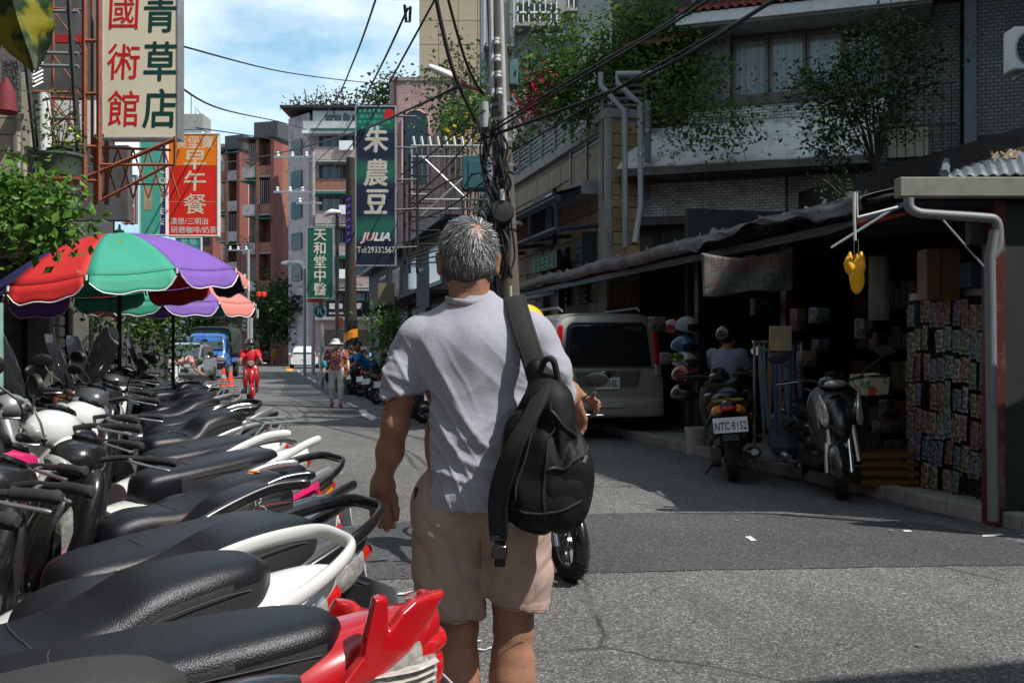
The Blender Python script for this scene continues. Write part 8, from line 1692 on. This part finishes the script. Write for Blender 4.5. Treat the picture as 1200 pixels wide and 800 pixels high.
# --- right-hand row of scooters beside the edge line, tails to the street
ROW2 = 'scooters parked along the right kerb'
specs = [(478, 2.75, 15.8, 'black', 'step', 'big dark scooter hidden behind the man, closest of the right row'), (0, 2.6, 17.4, 'white', 'hump', 'white and silver scooter with sharp tail beside the blue one'), (0, 2.55, 18.6, 'blue', 'hump', 'metallic blue scooter with red tail lamp behind the woman'), (0, 2.6, 21.5, 'black', 'flat', 'black scooter right behind the woman in the hat'),
         (0, 2.55, 23.6, 'grey', 'step', 'grey scooter just beyond the woman in the hat'), (0, 2.6, 25.6, 'red', 'step', 'dark red scooter near the hazard pole'), (0, 2.55, 27.8, 'black', 'step', 'black scooter level with the hazard pole'), (0, 2.6, 30.2, 'black', 'hump', 'black humped scooter beyond the hazard pole'), (0, 2.55, 33, 'silver', 'flat', 'silver scooter between the hazard pole and the white car'), (0, 2.6, 36, 'black', 'flat', 'black scooter second from the white car'), (0, 2.55, 39.5, 'navy', 'step', 'navy scooter closest to the white car')]
rr = random.Random(6)
for i, (_, x, y, b, s, lab) in enumerate(specs):
    t = make_scooter(lab, body=b, seat=s, rail=rr.choice(['loop', 'twin']), railc='silver' if b in ('white', 'silver') else 'black', mirrors='round' if i % 4 == 2 else 'oval', group=ROW2); a = R(38 + rr.uniform(-8, 8)); place(t, x, y, a, rr.uniform(3, 6)); steer(t, R(20))
for i, (px, py, lab) in enumerate(((270, 425, 'dark scooter parked at the far left past the blue truck'), (280, 424, 'second dark scooter at the far left past the blue truck'), (290, 422, 'farthest dark scooter on the left, by the tricycle'))):
    c = G(px, py + 2); t = make_scooter(lab, body='black', rail='loop', railc='silver', group='scooters parked at the far left'); place(t, c.x, c.y, PI + R(20))
# --- scooters by the shed
t = make_scooter('black scooter with plate NTC-8152 and lit red tail lamp under the shed', body='black', seat='step', rail='twin', railc='navy', plate='NTC·8152', cat='scooter', stand=True); place(t, *P(862, 410, 9.55).xy, PI / 2 - R(24), 5, .96); steer(t, R(-12))
o = MB().loft([(-.35, 0, .66, .68, .155, 3, 1), (-.6, 0, .7, .73, .16, 3, 1), (-.84, 0, .77, .795, .12, 3, 1)], 10, 16).build('yellow_edge', mat('mustard_trim', (.3, .24, .03), .5), t)
t['label'] = 'black scooter with white plate NTC-8152 standing under the shed'; t.scale = (1.05, 1.25, 1.05)
b = make_scooter('black scooter facing the camera with bright headlamp and silver fork, before the shop', body='black', seat='flat', rail='loop', railc='black'); b.location = G(968, 575); b.location.z = 0; b.rotation_euler = (R(4), 0, math.atan2(-(P(1005, 410, 8.7) - P(952, 410, 9.9)).x * -1, 0) if False else math.atan2((P(992, 410, 8.75) - P(945, 410, 10.0)).y, (P(992, 410, 8.75) - P(945, 410, 10.0)).x)); steer(b, R(-14))
b.location = (P(968, 410, 9.4).x, P(968, 410, 9.4).y, 0)
for s in (-1, 1):
    MB().loft([(.62, s * .1, .66, .7, .006, 2.2, 1), (.6, s * .115, .6, .8, .03, 2.4, .6), (.55, s * .13, .62, .88, .028, 2.2, .6)], 8, 12).build('side_lamp', CLEARLENS, b)
    MB().tube([(.6, s * .09, .3), (.52, s * .085, .6)], .022, 8).build('fork_cover', CHROME, b)
b.scale = (1.08, 1.3, 1.05)
MB().box((.3, .28, .92), (.2, .2, .16), rotm(0, .2, .3), ch=.01).build('printed_bag', multi_mat('bag_print', [(.5, .1, .05), (.6, .55, .4), (.1, .3, .15), (.6, .5, .3)], 16), b)
# stuff in the shed: helmets, bucket, umbrellas, cardboard, crates
def thelmet(label, px, py, d, m):
    t = thing('helmet', label, 'helmet', P(px, py, d), -YAW + .6, 'helmets hung in the shed'); S = SDF((-.2, -.2, -.2), (.2, .2, .2), .012); S.ell((0, 0, 0), (.13, .15, .13), None, .01); S.cut((0, 0, -.05), (0, .2, -1)); link('shell', S.mesh('shell', m), None, t); MB().loft([(-.1, -.13, -.05, .03, .02, 2.5, 1), (0, -.15, -.06, .04, .02, 2.5, 1), (.1, -.13, -.05, .03, .02, 2.5, 1)], 8, 10).build('visor', DGLASS, t)
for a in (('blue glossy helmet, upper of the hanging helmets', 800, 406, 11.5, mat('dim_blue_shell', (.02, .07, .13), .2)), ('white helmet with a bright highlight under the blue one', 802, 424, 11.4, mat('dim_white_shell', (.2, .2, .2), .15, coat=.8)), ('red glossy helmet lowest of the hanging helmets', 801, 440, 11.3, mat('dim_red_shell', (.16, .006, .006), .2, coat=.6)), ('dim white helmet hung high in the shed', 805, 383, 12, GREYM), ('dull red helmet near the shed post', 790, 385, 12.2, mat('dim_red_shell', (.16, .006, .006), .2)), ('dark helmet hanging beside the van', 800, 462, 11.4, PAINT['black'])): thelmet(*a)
t = thing('bucket', 'pale plastic bucket with wire handle on the ground under the shed', 'bucket', G(816, 531)); s = 10.9 * 11 / FPX
MB().lathe([(.001, 0), (.115, 0), (.14, .3), (.148, .3), (.148, .33), (.13, .33), (.11, .02), (.001, .02)], n=26).build('pail', mat('pale_bucket', (.5, .5, .42), .6, dirt=.35), t); MB().tube([(-.14, 0, .3), (-.1, -.14, .2), (.1, -.14, .16), (.14, 0, .3)], .004, 5).build('handle', STEEL, t)
t = thing('umbrella_stand', 'stand of hanging folded umbrellas in grey, teal and brown by the shop entrance', 'stand', P(912, 535, 9.9)); t.location.z = 0; r_ = random.Random(2)
MB().tube([(-.26, 0, 0), (-.26, 0, 1.38)], .015, 5).tube([(.26, 0, 0), (.26, 0, 1.38)], .015, 5).tube([(-.28, 0, 1.38), (.28, 0, 1.38)], .015, 5).tube([(-.28, 0, .2), (.28, 0, .2)], .012, 5).build('frame', STEEL, t)
for k in range(9):
    x = -.22 + k * .054; m_ = mat('umb_%d' % (k % 4), ((.12, .12, .13), (.06, .16, .2), (.16, .1, .06), (.05, .08, .18))[k % 4], .8)
    MB().tube([(x, -.02, 1.36), (x + r_.uniform(-.02, .02), -.03, 1.1), (x + r_.uniform(-.04, .04), -.05, .45 + r_.uniform(0, .1))], [.012, .03, .012], 7).build('folded_umbrella', m_, t)
panel('cardboard', 903, 382, 928, 411, 9.8, mat('cardboard', (.3, .24, .15), .85), 'plain cardboard sheet above the folded umbrellas', 'cardboard'); panel('blue_sack', 905, 485, 950, 530, 9.95, mat('pale_blue_sack', (.12, .17, .22), .7, bump=.5, bs=8), 'pale blue sack standing behind the folded umbrellas', 'sack', .2, .05)
t = thing('crate', 'yellow brown plastic crate on the ground right of the scooter facing the camera', 'crate', P(1035, 560, 8.9)); t.location.z = .1; t.rotation_euler.z = -YAW; cm = mat('yellow_crate', (.12, .06, .008), .5)
for z in (.02, .1, .18, .26): MB().bb((-.25, -.17, z), (.25, -.15, z + .04)).bb((-.25, .15, z), (.25, .17, z + .04)).bb((-.25, -.15, z), (-.23, .15, z + .04)).bb((.23, -.15, z), (.25, .15, z + .04)).build('slat', cm, t, smooth=0)
MB().bb((-.24, -.16, .0), (.24, .16, .02)).build('bottom', cm, t, smooth=0)
r_ = random.Random(15); CN = ['orange', 'blue', 'white', 'red', 'pink', 'violet', 'green']
for k, (px, py) in enumerate(((1035, 500), (1022, 520), (1042, 480), (1030, 455), (1046, 525), (935, 375), (960, 370), (945, 420), (962, 405), (1012, 385), (1030, 400), (770, 380), (780, 420), (890, 360))):
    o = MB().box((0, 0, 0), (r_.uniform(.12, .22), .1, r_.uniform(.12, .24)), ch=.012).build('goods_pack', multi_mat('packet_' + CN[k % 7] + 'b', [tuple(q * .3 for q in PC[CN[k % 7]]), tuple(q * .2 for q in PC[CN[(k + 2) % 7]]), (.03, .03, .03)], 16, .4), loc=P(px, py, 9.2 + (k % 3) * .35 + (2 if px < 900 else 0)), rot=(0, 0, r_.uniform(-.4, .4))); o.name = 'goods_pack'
    tag(o, ['orange pack low behind the headlamp scooter', 'blue pack beside the crate', 'white pack hanging right of the headlamp scooter', 'red pack level with the scooter mirror', 'pink pack above the crate', 'violet pack high behind the cardboard sheet', 'green pack near the red shed post', 'orange pack right of the umbrellas', 'blue pack left of the red shed post', 'white pack under the yellow bags', 'red pack right of the yellow bags', 'pink pack beside the van window', 'violet pack beside the van', 'green pack under the banner'][k], 'pack')
# --- other people
BLK = mat('black_cloth', (.012, .012, .014), .85)
SIT = dict(pelvis=(0, -.05, .84), chest=(0, .0, 1.15), neck=(0, .03, 1.31), head=(0, .06, 1.43), shL=(-.17, .02, 1.25), elL=(-.24, .16, 1.05), wrL=(-.27, .38, .99), shR=(.17, .02, 1.25), elR=(.24, .16, 1.05), wrR=(.27, .38, .99),
           hipL=(-.08, 0, .8), knL=(-.13, .38, .68), anL=(-.13, .3, .34), toL=(-.13, .45, .29), hipR=(.08, 0, .8), knR=(.13, .38, .68), anR=(.13, .3, .34), toR=(.13, .45, .29))
# rider of the red scooter coming towards us
c = G(293, 472); t = make_scooter('bright red scooter ridden toward the camera, round headlamp on the bars', body='red', seat='step', rail='loop', railc='black', round_light=True, stand=False, cat='scooter', panel='red', mirrors='oval'); t.name = 'red_scooter'
h = -c.copy(); h.z = 0; h.normalize(); az = math.atan2(h.y, h.x) + R(3); t.location = c + Vector((0, .25, 0)) * 1 - h * .35; t.rotation_euler = (0, 0, az); RS = t.location.copy()
w, Rm, j = figure('woman in bright red shirt and green mask riding the red scooter', RS - h * .0, az - PI / 2, dict(SIT), mat('bright_red_shirt', (.62, .02, .04), .85), BLK, shoe=BLK, hair='short', v=.012, g=.95)
w.location = RS - h * .12; mask(w, j['head'], Rm, mat('mint_mask', (.15, .45, .38), .8)); helmet(w, j['head'], Rm, mat('helmet_dark', (.03, .03, .035), .25, coat=.5)); 
# woman with hat walking towards us
c = G(394, 477); az = math.atan2(-c.y, -c.x)
w, Rm, j = figure('woman', c, az - PI / 2, dict(pelvis=(0, 0, .86), chest=(0, .0, 1.17), neck=(0, .02, 1.32), head=(0, .03, 1.42), shL=(-.17, 0, 1.26), elL=(-.26, .02, 1.02), wrL=(-.27, .16, .84), shR=(.17, 0, 1.26), elR=(.25, -.04, 1.02), wrR=(.28, .08, .8), hipL=(-.08, 0, .84), knL=(-.1, .1, .47), anL=(-.09, .12, .1), toL=(-.1, .27, .045), hipR=(.08, 0, .84), knR=(.1, -.02, .47), anR=(.1, -.12, .11), toR=(.1, .02, .045)),
    multi_mat('floral_blouse', [(.4, .05, .05), (.6, .2, .16), (.12, .03, .06), (.6, .45, .3), (.3, .02, .05), (.1, .08, .12)], 42, .85), mat('pale_trousers', (.6, .58, .52), .85), legs=.88, v=.012, shoe=mat('magenta_trainers', (.35, .03, .12), .7), g=.95, skin=SKIN2)
w['label'] = 'woman in white sun hat and mask, floral red blouse and pale trousers'
mask(w, j['head'], Rm, mat('cream_mask', (.55, .52, .36), .8)); hc = Vector(j['head']) + Rm @ Vector((0, 0, .06)); MB().lathe([(.001, .09), (.06, .085), (.1, .06), (.108, 0), (.12, -.005), (.165, -.035), (.17, -.045), (.12, -.02), (.1, -.01), (.09, .05), (.001, .08)], hc, n=30).build('sun_hat', mat('white_hat', (.65, .65, .62), .8, bump=.4, bs=60), w)
S = SDF((.1, -.25, .75), (.5, .2, 1.25), .014); S.ell((.27, -.05, .96), (.07, .12, .14), None, .03); o = link('shoulder_bag', S.mesh('shoulder_bag', mat('teal_bag', (.03, .2, .28), .7), cloth_fold(.01, (14, 14, 14), 2)), None, w); MB().tube([(.27, -.1, 1.05), (.19, -.06, 1.3), (.2, .05, 1.28), (.27, .02, 1.05)], .012, 6).build('bag_strap', BLK, o)
# people sitting on the scooters at the right
c = P(430, 410, 27); figure('person in blue T-shirt leaning forward over a parked scooter', (c.x, c.y, 0), R(110), dict(SIT, chest=(0, .22, 1.08), neck=(0, .38, 1.2), head=(0, .46, 1.3), shL=(-.17, .3, 1.15), shR=(.17, .3, 1.15), elL=(-.2, .45, .95), elR=(.2, .45, .95), wrL=(-.15, .6, .85), wrR=(.15, .6, .85), up=(0, .4, 1)), mat('royal_blue_shirt', (.01, .16, .45), .85), BLK, v=.014, shoe=BLK)
c = P(421, 410, 29); figure('bare armed person in a dark vest sitting beside the blue shirted person', (c.x, c.y, 0), R(150), dict(SIT), mat('maroon_vest', (.1, .03, .03), .85), BLK, sleeve=.15, v=.014, shoe=BLK)
# person in a pink patterned top bending over at the left
c = P(205, 410, 30); figure('person in pink patterned top bending forward among the scooters', (c.x, c.y, 0), -YAW - R(80), dict(chest=(0, .38, 1.0), pelvis=(0, -.05, .92), neck=(0, .56, .98), head=(0, .68, .92), up=(0, .9, .1), fw=(0, .2, -1), shL=(-.17, .5, .95), shR=(.17, .5, .95), elL=(-.2, .6, .72), elR=(.2, .6, .72), wrL=(-.18, .75, .6), wrR=(.18, .75, .6)), multi_mat('pink_print', [(.55, .25, .22), (.6, .35, .3), (.4, .15, .15)], 30, .85), mat('white_trousers', (.6, .6, .6), .85), v=.014, shoe=BLK)
# shop person with a helmet behind the NTC scooter
c = P(850, 410, 11.0); w, Rm, j = figure('man in grey blue shirt', (c.x, c.y, 0), R(-58), dict(SIT, pelvis=(0, -.05, .82), head=(0, .05, 1.42)), mat('slate_shirt', (.16, .19, .26), .85), BLK, v=.012, shoe=BLK)
w['label'] = 'man in grey blue shirt and dark helmet behind the scooter with the plate'
helmet(w, j['head'], Rm, GLOSSB); MB().tube([(-.12, .1, 1.28), (0, .14, 1.12), (.12, .1, .95)], .015, 5).build('strap', BLK, w)
# rider partly hidden by the man, heading away
c = P(634, 410, 6.0); f_ = P(662, 410, 5.6); hd = -FV * math.cos(R(19)) + RV * math.sin(R(19)); az = math.atan2(hd.y, hd.x); t = make_scooter('dark scooter rolling toward the camera beyond the backpack, one black mirror showing', body='black', seat='step', rail='loop', railc='black', stand=False, cat='scooter')
t.name = 'ridden_scooter'; c = P(625, 410, 6.2); t.location = (c.x, c.y, 0); t.rotation_euler = (R(3), 0, az); kid(t, 'front_fender').scale = (1, .7, 1); t.scale = (.95, .95, .92)
w, Rm, j = figure('rider in a yellow helmet approaching, mostly hidden by the walking man', Vector((c.x, c.y, 0)), az - PI / 2, dict(SIT, head=(.02, .04, 1.42)), mat('tan_jacket', (.3, .2, .13), .85), BLK, v=.012, shoe=BLK, g=.85); w.location -= Vector((math.cos(az), math.sin(az), 0)) * .12
helmet(w, j['head'], Rm, mat('yellow_helmet', (.8, .45, .02), .2, coat=.7))
